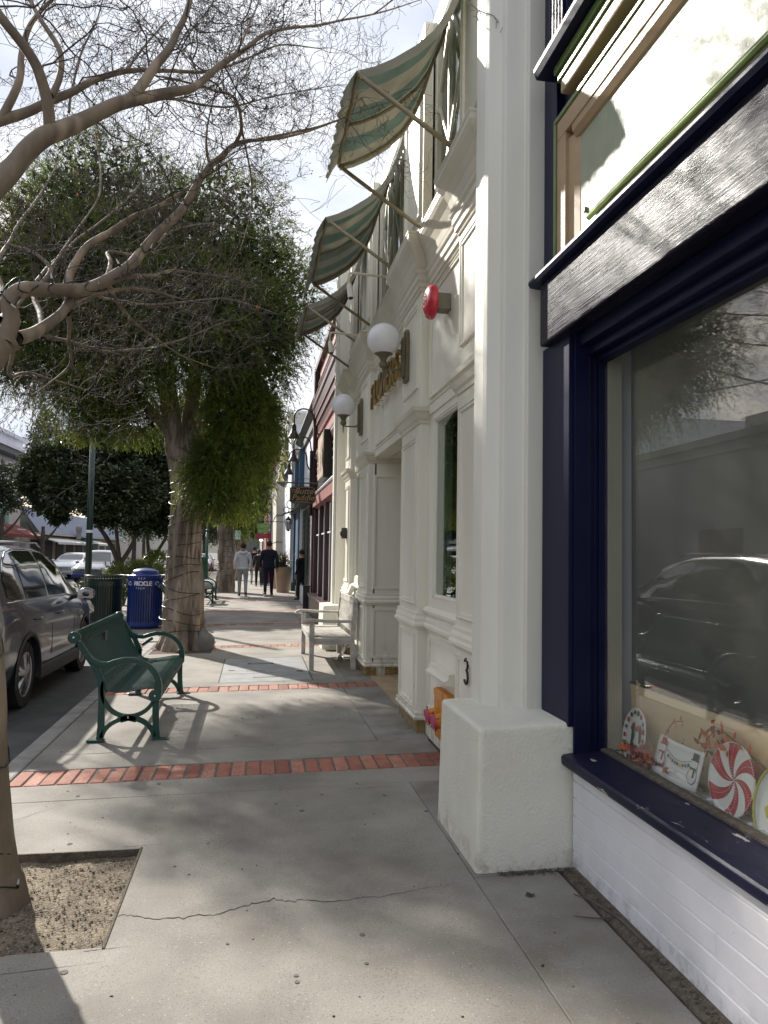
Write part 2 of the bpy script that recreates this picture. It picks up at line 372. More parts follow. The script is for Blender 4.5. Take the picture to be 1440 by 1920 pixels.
M['redbrick'] = pm('red_brick_wall', (.34,.10,.06), (.26,.075,.05), scale=3, rough=.85)
M['roofdark'] = pm('eave_grey', (.11,.115,.11), (.08,.085,.085), scale=3, rough=.7)
M['shingle'] = pm('shingle_blue_grey', (.27,.30,.37), (.22,.245,.31), scale=4, rough=.8)
M['shutter'] = pm('dark_green_shutter', (.008,.02,.018), rough=.45)
M['yellow_lamp'] = pm('cream_yellow_lamp', (.62,.56,.26), rough=.4)
M['pot'] = pm('planter_tan', (.40,.28,.19), (.32,.22,.15), scale=3, rough=.8)
M['sign_black'] = pm('sign_black', (.014,.015,.013), rough=.5)
M['sign_gold'] = pm('sign_gold', (.36,.27,.14), rough=.4)
M['sign_green'] = pm('sign_green', (.13,.24,.07), rough=.6)
M['sign_cream'] = pm('sign_lettering_pale', (.5,.58,.34), rough=.6)
M['sign_red'] = pm('sign_red', (.30,.025,.03), rough=.5)
M['kiosk'] = pm('kiosk_green', (.008,.085,.05), rough=.4, coat=.2)
M['pole_green'] = pm('pole_green', (.008,.03,.022), rough=.35, coat=.3)
M['skin'] = pm('skin', (.45,.25,.17), rough=.6)
M['skin2'] = pm('skin_tan', (.30,.16,.10), rough=.6)
M['hood'] = pm('hoodie_pale_grey', (.60,.61,.64), (.52,.53,.56), scale=14, rough=.95)
M['jogger'] = pm('jogger_grey', (.33,.34,.36), (.27,.28,.30), scale=14, rough=.95)
M['navy_cloth'] = pm('navy_cloth', (.012,.014,.032), (.008,.009,.022), scale=12, rough=.95)
M['black_cloth'] = pm('black_cloth', (.012,.012,.014), rough=.95)
M['hair'] = pm('dark_hair', (.012,.009,.008), rough=.7)
M['hair_blond'] = pm('blond_hair', (.55,.42,.24), rough=.7)
M['hair_brown'] = pm('brown_hair', (.05,.03,.02), rough=.7)
M['shoe'] = pm('shoe', (.03,.03,.032), rough=.6)
M['shoe_sole'] = pm('shoe_sole', (.6,.6,.6), rough=.6)
M['awn_maroon'] = pm('awning_maroon', (.20,.045,.035), rough=.9)
M['awn_white'] = pm('awning_white', (.66,.66,.62), rough=.9)
M['awn_green'] = pm('awning_green', (.01,.10,.075), rough=.9)
M['car_white'] = pm('car_paint_white', (.70,.71,.72), rough=.25, coat=.7)
M['car_silver'] = pm('car_paint_silver', (.30,.31,.33), rough=.25, metal=.6, coat=.7)
M['car_dark'] = pm('car_paint_dark', (.03,.035,.05), rough=.2, coat=.8)
M['car_blue'] = pm('car_bumper_blue', (.01,.02,.16), rough=.3, coat=.6)
M['orange'] = pm('hydrant_orange', (.62,.24,.02), (.52,.19,.015), scale=14, rough=.45, bump=.1)
M['pink'] = pm('cap_pink_red', (.46,.07,.14), rough=.5)
M['teal_box'] = pm('teal_box', (.02,.22,.24), rough=.4)
M['pale_box'] = pm('pale_teal_box', (.38,.55,.52), rough=.5)
M['poster'] = pm('pink_curtain', (.55,.25,.20), (.62,.38,.33), scale=5, rough=.7)
M['orange_leaf'] = pm('silk_leaf_orange', (.65,.17,.03), (.55,.10,.03), scale=30, rough=.6, trans=.2)
M['red_leaf'] = pm('silk_leaf_red', (.32,.03,.035), (.22,.02,.03), scale=30, rough=.6, trans=.2)
M['coral_leaf'] = pm('silk_leaf_coral', (.70,.26,.16), rough=.6, trans=.2)
M['plate_red'] = pm('plate_red', (.45,.02,.035), rough=.12, coat=.5)
M['plate_green'] = pm('plate_green', (.03,.11,.04), rough=.2, coat=.5)
M['plate_white'] = pm('plate_white', (.80,.80,.77), rough=.12, coat=.5)
M['plate_yellow'] = pm('plate_yellow', (.55,.50,.10), rough=.15, coat=.5)
M['plate_black'] = pm('plate_black', (.02,.02,.02), rough=.2, coat=.4)
M['cello'] = pm('iridescent_film', (.45,.65,.62), (.7,.6,.68), scale=40, rough=.12, metal=.6)
M['dirt'] = pm('dirt_debris', (.075,.058,.042), (.13,.11,.085), scale=30, rough=.95, bump=1, bscale=120, bd=.008, c3=(.2,.17,.13), s3=90, f3=.7)
M['rock'] = pm('grey_rock', (.20,.195,.19), (.13,.125,.12), scale=6, rough=.85, bump=.6, bscale=18)
M['flower'] = pm('white_flower', (.7,.68,.6), rough=.6)
# ------------------------------------------------------------------ ground, road, sidewalk
KX = -1.70      # kerb face
ground = MB(); ground.add([(-900, -900, -.32), (900, -900, -.32), (900, 900, -.32), (-900, 900, -.32)], [(0, 1, 2, 3)])
tag(ground.build('ground', M['asphalt']), kind='structure')
rd = MB(); rd.add([(-17.2, -30, -.176), (KX, -30, -.176), (KX, 13.3, -.176), (-17.2, 13.3, -.176)], [(0, 1, 2, 3)])
rd.add([(-17.2, 13.3, -.176), (-5.3, 13.3, -.176), (-5.3, 260, -.176), (-17.2, 260, -.176)], [(0, 1, 2, 3)])
road = tag(rd.build('road', M['asphalt']), kind='structure')
g = MB()
for k in range(-6, 5):
    y0 = k*3.05+.4; g.box(KX-.46, KX-.004, y0+.006, min(y0+3.044, 13.2), -.20, -.170)
tag(g.build('gutter', M['gutter']), kind='structure')
# far-side pavement
fp = MB(); fp.box(-20.5, -17.2, -30, 260, -.3, -.04); tag(fp.build('far_pavement', M['kerb']), kind='structure')

def slabbox(mb, x0, x1, y0, y1, t=.09, dz=0):
    a, b = gz(x0)+dz, gz(x1)+dz
    return mb.add([(x0,y0,a-t),(x1,y0,b-t),(x1,y1,b-t),(x0,y1,a-t),(x0,y0,a),(x1,y0,b),(x1,y1,b),(x0,y1,a)],
                  [(0,3,2,1),(4,5,6,7),(0,1,5,4),(1,2,6,5),(2,3,7,6),(3,0,4,7)])
sw = MB()
slabbox(sw, KX-.001, 2.6, -14, 3.14, t=.25, dz=-.012); slabbox(sw, KX-.001, 2.6, 4.13, 120, t=.25, dz=-.012)
slabbox(sw, KX-.001, -1.47, 3.14, 4.13, t=.25, dz=-.012); slabbox(sw, -.53, 2.6, 3.14, 4.13, t=.25, dz=-.012)
slabbox(sw, -5.3, KX-.001, 13.3, 120, t=.25, dz=-.012)
sidewalk = tag(sw.build('sidewalk', M['joint']), kind='structure')
def piece(name, x0, x1, y0, y1, m, gap=.003, dz=0, bevel=.004):
    b = MB(); slabbox(b, x0+gap, x1-gap, y0+gap, y1-gap, dz=dz); return b.build(name, m, sidewalk, bevel=bevel, seg=1)
def slab_holes(x0, x1, y0, y1, m, hole=None):
    if hole is None: piece('slab', x0, x1, y0, y1, m); return
    hx0, hx1, hy0, hy1 = hole
    # one slab cast round a square opening
    b = MB(); c = .003
    slabbox(b, x0+c, hx0, y0+c, y1-c); slabbox(b, hx1, x1-c, y0+c, y1-c)
    slabbox(b, hx0, hx1, y0+c, hy0); slabbox(b, hx0, hx1, hy1, y1-c)
    b.build('slab', m, sidewalk)
bands = [(5.33, 5.69), (8.53, 8.85), (12.32, 12.62), (16.1, 16.4), (19.7, 20.0), (23.4, 23.7), (27.0, 27.3), (30.6, 30.9)]
XI = -1.545
# kerb stones
for k in range(-4, 5):
    y0 = k*3.05+.4; y1 = min(y0+3.05, 13.3)
    b = MB(); slabbox(b, KX, XI-.004, y0+.003, y1-.003, t=.2); b.build('kerb_stone', M['kerb'], sidewalk, bevel=.018)
b = MB(); slabbox(b, -5.3, KX, 13.3, 13.46, t=.2); b.build('kerb_stone', M['kerb'], sidewalk, bevel=.018)
PIT1 = (-1.47, -.53, 3.14, 4.13)
slab_holes(XI, 1.03, -1.2, 2.2, M['slab']); slab_holes(XI, 1.03, -6, -1.2, M['slab'])
slab_holes(XI, 1.03, 2.2, 4.99, M['slab'], PIT1)
for y0, y1 in ((-6, -1.2), (-1.2, 2.2), (2.2, 3.5)): piece('slab', 1.03, 1.44, y0, y1, M['slab2'])
piece('slab', 1.03, 1.40, 3.5, 4.99, M['slab2'])
piece('slab', XI, 1.40, 4.99, 5.33, M['slab'])
piece('slab', XI, 1.40, 5.69, 6.10, M['slab'])
piece('slab', XI, 1.0, 6.10, 8.53, M['slab']); piece('slab', 1.0, 1.42, 6.10, 8.53, M['slab2'])
COV = (-.37, .71, 9.08, 11.1)
def ring(x0, x1, y0, y1, h, m):
    slab_holes(x0, x1, y0, y1, m, h)
ring(XI, 1.1, 8.85, 11.55, COV, M['slab']); piece('slab', 1.1, 1.5, 8.85, 11.55, M['slab2'])
PIT2 = (-1.50, -.60, 11.76, 13.25)
ring(XI, 1.1, 11.55, 12.32, (XI+.05, -.60, 11.76, 12.31), M['slab'])
piece('slab', -.60, 1.1, 12.62, 13.3, M['slab']); piece('slab', 1.1, 1.9, 12.62, 16.1, M['slab2'])
piece('slab', XI, 1.1, 13.3, 16.1, M['slab'])
for i in range(3, 7):
    a, c = bands[i][1], bands[i+1][0]; mid = (a+c)/2
    piece('slab', XI, 1.0, a, mid, M['slab']); piece('slab', XI, 1.0, mid, c, M['slab']); piece('slab', 1.0, 2.2, a, c, M['slab2'])
for y0 in range(31, 60, 3): piece('slab', XI, 2.2, y0, y0+3, M['slab'])
for y0 in range(14, 44, 3):
    for x0 in (-5.2, -3.4): piece('slab', x0, x0+1.8 if x0 < -4 else XI, y0-.5, y0+2.5, M['slab'])
# bricks: soldier course across the walk, one mesh per colour shared
bm_ = {}
def brick_mesh(w, l, mk, v):
    key = (round(w, 3), round(l, 3), mk, v)
    if key not in bm_:
        b = MB(); rr = random.Random(v); j = lambda: rr.uniform(-.0025, .0025)
        s = gz(1)-gz(0)
        pts = [(-w/2+j(), -l/2+j()), (w/2+j(), -l/2+j()), (w/2+j(), l/2+j()), (-w/2+j(), l/2+j())]
        ins = .006
        lo = [(x, y, s*x-.06) for x, y in pts]; mi = [(x, y, s*x-.005) for x, y in pts]
        hi = [(x*(1-ins*2/w), y*(1-ins*2/l), s*x) for x, y in pts]
        b.add(lo+mi+hi, [(0,1,5,4),(1,2,6,5),(2,3,7,6),(3,0,4,7),(4,5,9,8),(5,6,10,9),(6,7,11,10),(7,4,8,11),(8,9,10,11)])
        me = bpy.data.meshes.new('brick'); me.from_pydata(b.v, [], b.f); me.materials.append(M[mk]); me.update(); bm_[key] = me
    return bm_[key]
mortar = MB()
for bi, (y0, y1) in enumerate(bands[:5]):
    xa, xb = (-1.54, 1.40)
    if bi == 1: xb = 1.5
    if bi == 2: xa = -.58
    n = int((xb-xa)/(.099 if bi == 0 else .107)); w = (xb-xa)/n
    if bi > 3: n = 0
    slabbox(mortar, xa, xb, y0+.004, y1-.004, t=.05, dz=-.007)
    for i in range(n):
        mk = random.choices(['brick', 'brick2', 'brick3'], [5, 3 if bi else 4, 2])[0]
        o = bpy.data.objects.new('brick', brick_mesh(w-.013, y1-y0-.024, mk, random.randrange(4))); COL.objects.link(o)
        x = xa+(i+.5)*w; o.parent = sidewalk; o.location = (x, (y0+y1)/2+random.uniform(-.003, .003), gz(x)+random.uniform(-.004, .003))
        o.rotation_euler = (random.uniform(-.008, .008), random.uniform(-.012, .012), random.uniform(-.01, .01))
    if n == 0: slabbox(mortar, xa, xb, y0+.02, y1-.02, t=.05, dz=-.002)
mortar.build('mortar_bed', M['mortar'], sidewalk)
far_b = MB()
for y0, y1 in bands[4:]: slabbox(far_b, -1.5, 1.6, y0+.01, y1-.01, t=.05, dz=.001)
far_b.build('brick_course', M['brick'], sidewalk)
# crack across the near slab (wear mark, thin and dark) 
cp = [(-.52,3.40),(-.44,3.375),(-.37,3.345),(-.25,3.335),(-.13,3.33),(-.05,3.365),(.04,3.408),(.12,3.43),(.19,3.40),(.25,3.407),(.33,3.375),(.43,3.36),(.50,3.39),(.59,3.372),(.70,3.41),(.79,3.428),(.89,3.438),(.97,3.47)]
def jag(p, name, wmax, m, step=6, amp=.006):
    pts = []
    for i in range(len(p)-1):
        for k in range(step):
            t = k/step; pts.append((p[i][0]*(1-t)+p[i+1][0]*t+random.gauss(0, amp*.4), p[i][1]*(1-t)+p[i+1][1]*t+random.gauss(0, amp)))
    pts.append(p[-1]); b = MB(); n = len(pts); vs = []
    for i, (x, y) in enumerate(pts):
        t = i/(n-1); w = wmax*(.25+.75*math.sin(math.pi*min(1, t*.9+.12)))*random.uniform(.35, 1.2)*(1-.55*t)
        vs += [(x, y-w/2, gz(x)+.0012), (x, y+w/2, gz(x)+.0012)]
    b.add(vs, [(2*i, 2*i+2, 2*i+3, 2*i+1) for i in range(n-1)])
    return b.build(name, m, sidewalk)
jag(cp, 'crack', .010, M['crack'])
jag([(-.12,4.56),(-.14,4.66),(-.11,4.80),(-.12,4.98)], 'crack', .004, M['crack'])
for a, c in (((-1.38,4.40),(-1.12,4.98)), ((-1.46,4.50),(-1.05,4.94)), ((-.56,4.20),(-.51,4.02)), ((-.62,4.16),(-.44,4.17)), ((-.60,3.12),(-.42,3.13)), ((-.52,3.18),(-.55,2.98)), ((.62,4.9),(1.02,4.92)),((-.9,3.0),(-.5,3.03))):
    jag([a, ((a[0]+c[0])/2, (a[1]+c[1])/2), c], 'crack', .005, M['crack'], amp=.001)
# tree pits
def pit(name, h, m, z=-.035, n=40):
    x0, x1, y0, y1 = h; vs = []; fs = []
    for j in range(n+1):
        for i in range(n+1):
            x = x0+(x1-x0)*i/n; y = y0+(y1-y0)*j/n
            vs.append((x, y, gz(x)+z+.016*mnoise.noise(Vector((x*5, y*5, 1)))+.006*mnoise.noise(Vector((x*30, y*30, 2)))))
    for j in range(n):
        for i in range(n): a = j*(n+1)+i; fs.append((a, a+1, a+n+2, a+n+1))
    b = MB(); b.add(vs, fs); return tag(b.build(name, m, smooth=True), kind='structure')
pit('tree_pit_soil', (-1.5, -.53, 3.14, 4.13), M['soil'])
pit('tree_pit_soil', (-1.53, -.60, 11.76, 12.31), M['soil_red'], z=-.008, n=20)
pit('tree_pit_soil', (-1.9, -.60, 12.31, 13.28), M['soil_red'], z=-.006, n=20)
# raise: sidewalk base must not cover pits
edge = MB()
for (x0, x1, y0, y1) in (PIT1,):
    edge.box(x1-.004, x1+.006, y0-.01, y1+.01, gz(x1)-.08, gz(x1)+.004)
    edge.box(x0, x1, y1-.004, y1+.006, gz(x0)-.08, gz(x1)-.003)
    edge.box(x0, x1, y0-.006, y0+.004, gz(x0)-.08, gz(x1)-.007)
edge.build('pit_edging', M['dirt'], sidewalk)
# pebbles and grit in the near pit
def grit(name, n, f, m, size, parent=None):
    V = []; F = []; base = np.array([(1,0,0),(0,1,0),(-1,0,0),(0,-1,0),(0,0,1),(0,0,-1)], float); ff = np.array([(0,1,4),(1,2,4),(2,3,4),(3,0,4),(1,0,5),(2,1,5),(3,2,5),(0,3,5)])
    for i in range(n):
        p, s = f(); s *= size; V.append(base*np.array([s*random.uniform(.6, 1.3), s*random.uniform(.6, 1.3), s*random.uniform(.3, .7)])@np.array(Matrix.Rotation(random.uniform(0, 6), 3, 'Z'))+np.array(p)); F.append(ff+6*i)
    return np_mesh(name, np.concatenate(V), np.concatenate(F), m, parent, kind='stuff')
def fpit():
    x = random.uniform(-1.46, -.55); y = random.uniform(3.16, 4.11); return (x, y, gz(x)-.030+.016*mnoise.noise(Vector((x*5, y*5, 1)))), random.uniform(.3, 1)**2
tag(grit('pebbles', 2600, fpit, M['soil'], .008), 'loose grit and pebbles in the near tree pit', 'gravel')
grit('pebbles_dark', 130, fpit, M['joint'], .011)['label'] = 'dark seed pods and crumbs lying in the tree pit'
def flit():
    x = random.uniform(-1.4, 1.38); y = random.uniform(1.6, 9)
    return (x, y, gz(x)+.001), random.uniform(.15, 1)**2
tag(grit('pavement_specks', 260, flit, M['joint'], .007), 'dark crumbs scattered on the concrete pavement', 'litter')
def flit2():
    x = random.uniform(-1.2, 1.38); y = random.uniform(1.6, 7)
    return (x, y, gz(x)+.001), random.uniform(.15, 1)**2
tag(grit('pale_specks', 60, flit2, M['kerb'], .008), 'pale flecks scattered on the concrete pavement', 'litter')
b = MB()
for k in range(46):
    x = random.uniform(-1.4, 1.35); y = random.uniform(1.7, 9.5); r = random.uniform(.006, .017); m_ = 9; ph = random.uniform(0, 6)
    pts = [(x+r*random.uniform(.75, 1.1)*math.cos(ph+q*2*math.pi/m_), y+r*random.uniform(.75, 1.1)*math.sin(ph+q*2*math.pi/m_)) for q in range(m_)]
    b.ext([(px, py) for px, py in pts], 'z', gz(x)+.0008-.0003, gz(x)+.0022)
tag(b.build('gum_spots', M['gum']), 'small dark flattened gum spots on the pavement', 'gum spots', kind='stuff')
# utility cover
uc = thing('utility_cover', 'grey two-plate utility cover set in the pavement before the wooden bench', 'utility cover', (.17, 10.1, gz(.17)))
for y0, y1 in ((9.08, 9.72), (9.72, 11.1)):
    b = MB(); slabbox(b, COV[0]+.008, COV[1]-.008, y0+.006, y1-.006, t=.04); b.build('plate', M['cover'], uc, bevel=.003, seg=1)
b = MB()
for (x, y, w, h) in ((.12, 10.55, .17, .05), (.17, 9.40, .15, .02), (-.25, 10.0, .04, .03), (.60, 9.80, .04, .04), (.05, 9.9, .12, .008)):
    slabbox(b, x-w, x+w, y-h, y+h, t=.01, dz=.0012)
b.build('hand_slot', M['joint'], uc)
b = MB(); slabbox(b, .12-.13, .12+.13, 10.525, 10.575, t=.01, dz=.003); b.build('label_plate', M['cover'], uc)
# frame angle round cover
b = MB()
for x0, x1, y0, y1 in ((COV[0]-.006, COV[0]+.006, 9.08, 11.1), (COV[1]-.006, COV[1]+.006, 9.08, 11.1), (COV[0], COV[1], 9.074, 9.086), (COV[0], COV[1], 11.094, 11.106)):
    slabbox(b, x0, x1, y0, y1, t=.04, dz=.001)
b.build('rim', M['dirt'], uc)

# ------------------------------------------------------------------ shop with navy window (nearest building)
shop = thing('corner_shop_building', 'white clapboard shop with navy window frame and glossy green and tan sign above', 'building', (1.7, 0, 0))
SX = 1.52; YA, YB = -3.2, 3.52
# clapboards
H = .082; z = .03; row = 0
while z < .50:
    z1 = min(z+H, .505); y = YB
    cuts = [YB]; yy = YB-(.55, 1.9, 1.15, .35, 2.3, 1.55, .8)[row % 7]
    while yy > YA: cuts.append(yy); yy -= 2.44
    cuts.append(YA)
    for a, c in zip(cuts[:-1], cuts[1:]):
        b = MB(); t = random.uniform(-.0015, .0015)
        b.ext([(SX+.001+t, z+.0035), (SX+.004+t, z+.0015), (SX+.02, z+.0015), (SX+.02, z1-.0015), (SX+.008+t, z1-.0015), (SX+t, z1-.0055)], 'y', c+.0015, a-.0018)
        b.build('siding_board', M['siding'], shop)
    z = z1; row += 1
b = MB(); b.box(SX+.02, SX+.1, YA, YB, -.1, .5); b.build('sheathing', M['joint'], shop)
# dirty ledge between pavement and siding
vs = []; fs = []; n = 90
for i in range(n+1):
    y = 3.5-i*(5.2/n); w = .034+.014*mnoise.noise(Vector((0, y*3, 5)))+.012*mnoise.noise(Vector((0, y*14, 5)))
    x0 = 1.50-w; vs += [(x0-.012, y, gz(1.42)-.02), (x0, y, gz(1.42)+.004), (SX+.005, y, gz(1.5)+.012)]
for i in range(n): a = 3*i; fs += [(a, a+3, a+4, a+1), (a+1, a+4, a+5, a+2)]
b = MB(); b.add(vs, fs); b.build('dirty_ledge', M['dirt'], shop, smooth=True)
# base ledge at foot of stucco block
def fdeb():
    t = random.random()
    if t < .7: y = 3.5-abs(random.gauss(0, .9)); x = SX-abs(random.gauss(0, .02))-.005
    else: y = 3.51-abs(random.gauss(0, .02)); x = random.uniform(1.15, 1.5)
    return (x, y, gz(x)+.008), random.uniform(.2, 1)
tag(grit('wall_debris', 900, fdeb, M['dirt'], .008), 'leaf crumbs and grit gathered at the foot of the white siding', 'debris')
# sill
b = MB(); b.ext([(1.468, .518), (1.476, .505), (1.54, .500), (1.72, .500), (1.72, .578), (1.69, .578), (1.50, .560), (1.474, .556), (1.466, .545)], 'y', YA, 3.535)
b.build('window_sill', M['sill'], shop, bevel=.003)
b = MB(); b.ext([(1.655, .570), (1.655, .584), (1.68, .588), (1.70, .588), (1.70, .57)], 'y', YA, 3.518); b.build('glazing_bead', M['dirt'], shop)
# jamb
b = MB(); b.box(1.500, 1.60, 3.530, 3.88, .685, 2.60); b.build('corner_board', M['navy'], shop, bevel=.004)
b = MB()
b.box(1.523, 1.60, 3.512, 3.529, .56, 2.60)
b.box(1.590, 1.655, 3.522, 3.545, .56, 2.52); b.box(1.597, 1.605, 3.510, 3.523, .56, 2.52); b.box(1.625, 1.634, 3.512, 3.523, .56, 2.52)
b.box(1.648, 1.69, 3.508, 3.530, .56, 2.47)
b.build('window_jamb', M['navy'], shop, bevel=.002)
# header
b = MB(); b.box(1.45, 1.62, YA, 3.80, 2.595, 2.925)
b.build('header_beam', M['navy_grain'], shop, bevel=.012, seg=3)
b = MB(); b.ext([(1.408, 2.945), (1.418, 2.928), (1.47, 2.922), (1.60, 2.922), (1.60, 2.965), (1.50, 2.975), (1.43, 2.968), (1.410, 2.960)], 'y', YA, 3.86); b.build('beam_ledge', M['navy'], shop)
b = MB(); b.box(1.545, 1.62, YA, 3.529, 2.53, 2.594); b.box(1.59, 1.67, YA, 3.521, 2.485, 2.53); b.box(1.63, 1.69, YA, 3.507, 2.455, 2.485)
b.build('window_head', M['navy'], shop, bevel=.003)
b = MB(); b.box(1.676, 1.684, YA, 3.506, .575, 2.46); b.build('shop_window_pane', M['glass'], shop)
# transom zone
b = MB(); b.box(1.505, 1.62, 3.705, 3.885, 2.966, 4.6); b.build('corner_board', M['navy'], shop, bevel=.004)
b = MB(); b.box(1.500, 1.512, 3.70, 3.87, 2.97, 4.6); b.box(1.506, 1.513, 3.78, 3.79, 2.97, 4.6); b.build('corner_bead', M['navy'], shop, bevel=.004)
b = MB(); b.box(1.54, 1.62, YA, 3.70, 2.966, 4.2); b.build('transom_backing', M['navy'], shop)
def mould(name, m, x, y1, z0, z1, y0=YA, d=.03):
    b = MB(); b.ext([(x, z0+.004), (x+.006, z0), (x+d, z0), (x+d, z1), (x+.008, z1), (x, z1-.006)], 'y', y0, y1); return b.build(name, m, fr, bevel=.002)
fr = tag(bpy.data.objects.new('sign_panel_frame', None)); bpy.data.objects.remove(fr)
sg = MB(); sg.box(1.532, 1.54, YA, 3.47, 3.03, 3.60)
fr = sg.build('sign_panel', M['panel_gloss'], shop)
mould('green_edge', M['green_trim'], 1.482, 3.700, 3.735, 3.765, d=.05)
b = MB(); b.box(1.482, 1.53, 3.670, 3.700, 2.972, 3.735); b.build('green_edge', M['green_trim'], fr, bevel=.003)
b = MB(); b.box(1.490, 1.54, YA, 3.670, 3.635, 3.733); b.ext([(1.50, 3.60), (1.52, 3.572), (1.535, 3.565), (1.535, 3.64), (1.495, 3.64)], 'y', YA, 3.50); b.build('tan_rail', M['tan_trim'], fr, bevel=.004)
b = MB(); b.box(1.490, 1.54, 3.56, 3.669, 2.973, 3.634); b.ext([(1.505, 3.56), (1.53, 3.465), (1.536, 3.46), (1.536, 3.56)], 'z', 2.973, 3.60); b.build('tan_rail', M['tan_trim'], fr, bevel=.004)
b = MB(); b.box(1.500, 1.54, YA, 3.559, 2.973, 3.04); b.build('tan_rail', M['tan_trim'], fr, bevel=.004)
b = MB(); b.tube([(1.506, 3.32, 3.088), (1.506, YA, 3.088)], .013, 10); b.tube([(1.514, 3.32, 3.112), (1.514, YA, 3.112)], .008, 8); b.build('green_reflection', M['green_trim'], fr, smooth=True)  # bars modelled in place of the green edge's reflection in the panel
b = MB(); b.box(1.517, 1.532, 3.39, 3.41, 3.15, 3.175); b.build('green_clip', M['green_trim'], fr, bevel=.004)
b = MB(); b.box(1.47, 1.54, YA, 3.58, 3.835, 3.905); b.build('upper_tan_rail', M['tan_trim'], shop, bevel=.01)
b = MB(); b.box(1.46, 1.54, YA, 3.60, 3.905, 3.945); b.box(1.445, 1.54, YA, 3.61, 3.945, 3.99); b.build('upper_green_rail', M['green_trim'], shop, bevel=.006)
b = MB(); b.ext([(1.385, 4.03), (1.40, 3.995), (1.62, 3.995), (1.62, 4.10), (1.50, 4.10), (1.385, 4.055)], 'y', YA, 3.735); b.build('upper_ledge', M['navy'], shop, bevel=.004)
b = MB()
b.box(1.47, 1.62, 3.50, 3.72, 4.10, 6.8)
for k in range(5): b.box(1.455, 1.47, 3.52+k*.04, 3.54+k*.04, 4.10, 6.8)
b.build('upper_window_frame', M['navy'], shop, bevel=.003)
b = MB(); b.box(1.60, 1.62, YA, 3.50, 4.10, 5.6); b.build('upper_curtain', M['poster'], shop)
b = MB(); b.box(1.56, 1.567, YA, 3.50, 4.10, 5.6); b.build('upper_window_pane', M['glass_dark'], shop)
b = MB(); b.box(1.52, 1.7, YA, 3.50, 5.6, 6.9); b.box(1.62, 7, YA, 3.88, 6.8, 6.9); b.box(1.63, 7, 3.56, 3.88, -.1, 6.8); b.box(1.52, 7, YA-.2, YA, -.1, 6.9); b.box(6.9, 7, YA, 3.6, -.1, 6.9)
b.build('wall', M['siding'], shop)
# interior
b = MB(); b.box(1.70, 6.8, YA, 3.556, 2.62, 2.66); b.box(6.7, 6.8, YA, 3.55, .4, 2.6); b.box(1.70, 6.8, YA, YA+.05, .4, 2.6); b.box(1.84, 6.8, 3.50, 3.555, .5, 2.62); b.build('interior_wall', M['grey_room'], shop)
b = MB(); b.box(1.692, 1.76, 3.498, 3.555, .58, 2.62); b.build('interior_jamb', M['cream2'], shop)
b = MB(); b.box(1.86, 6.7, YA, 3.49, .66, .70); b.build('display_platform', M['green_room'], shop)
b = MB(); b.box(1.692, 1.88, YA, 3.49, .53, .565); b.build('display_shelf', M['cream2'], shop)
b = MB(); b.ext([(1.815, .565), (1.845, .565), (1.845, .895), (1.80, .895)], 'y', YA, 3.49); b.build('display_board', M['plywood'], shop)
b = MB(); b.box(1.795, 1.875, YA, 3.49, .897, .907); b.build('board_cap', M['dirt'], shop)

# ------------------------------------------------------------------ cream shopfront with awnings
wb = thing('cream_shopfront_building', 'two-storey cream panelled shopfront with stucco corner columns and recessed doorway', 'building', (1.6, 8.1, 0))
WX = 1.43
def wall_open(name, x0, x1, y0, y1, z0, z1, ops, m, parent):
    ys = sorted({y0, y1, *[o[0] for o in ops], *[o[1] for o in ops]}); b = MB()
    for a, c in zip(ys[:-1], ys[1:]):
        zs = [(z0, z1)]
        for o in ops:
            if o[0] <= a and o[1] >= c:
                nz = []
                for p, q in zs:
                    if o[2] > p: nz.append((p, min(q, o[2])))
                    if o[3] < q: nz.append((max(p, o[3]), q))
                zs = nz
        for p, q in zs: b.box(x0, x1, a, c, p, q)
    return b.build(name, m, parent)
wall_open('ground_floor_wall', WX, WX+.16, 4.28, 12.2, -.05, 4.0, [(5.32, 6.12, 1.15, 2.61), (7.1, 9.25, -.05, 2.66), (10.22, 11.1, 1.15, 2.61)], M['cream'], wb)
UW = [(5.10, 6.30), (7.20, 9.18), (10.18, 11.2)]
wall_open('upper_wall', WX, WX+.16, 4.0, 12.5, 4.0, 6.15, [(a, c, 4.30, 5.95) for a, c in UW], M['cream'], wb)
b = MB(); b.box(WX+.17, 9, 3.90, 4.05, -.1, 6.1); b.box(WX+.17, 9, 12.4, 12.55, -.1, 6.1); b.box(WX+.17, 9, 3.9, 12.55, 6.0, 6.1); b.box(8.9, 9, 3.9, 12.55, -.1, 6.1)
b.build('outer_wall', M['cream'], wb)
# corner columns on stucco blocks
def column(ys, s):
    # s=+1 near column (steps face the camera), mirrored for the far one
    def pl(p): return [(x, ys+s*y) for x, y in p]
    prof = pl([(1.66, -.02), (1.42, -.01), (1.42, .035), (1.312, .065), (1.306, .115), (1.245, .145), (1.232, .185), (1.232, .36), (1.275, .365), (1.275, .46), (1.43, .47), (1.66, .47)])
    if s < 0: prof = prof[::-1]
    b = MB(); b.ext(prof, 'z', .66, 7.2 if s > 0 else 6.1); b.build('corner_column', M['colpaint'], wb, bevel=.008, seg=2)
column(3.91, 1); column(12.66, -1)
def block(y0, y1):
    n = 1
    b = MB(); b.add([(1.05, y0, -.03), (1.60, y0, -.03), (1.60, y1, -.03), (1.05, y1, -.03), (1.065, y0+.012, .685), (1.60, y0+.012, .705), (1.60, y1-.012, .705), (1.065, y1-.012, .685)],
                    [(0,3,2,1),(4,5,6,7),(0,1,5,4),(1,2,6,5),(2,3,7,6),(3,0,4,7)])
    b.build('column_base', M['stucco'], wb, bevel=.022, seg=3)
block(3.53, 4.31); block(11.86, 12.66)
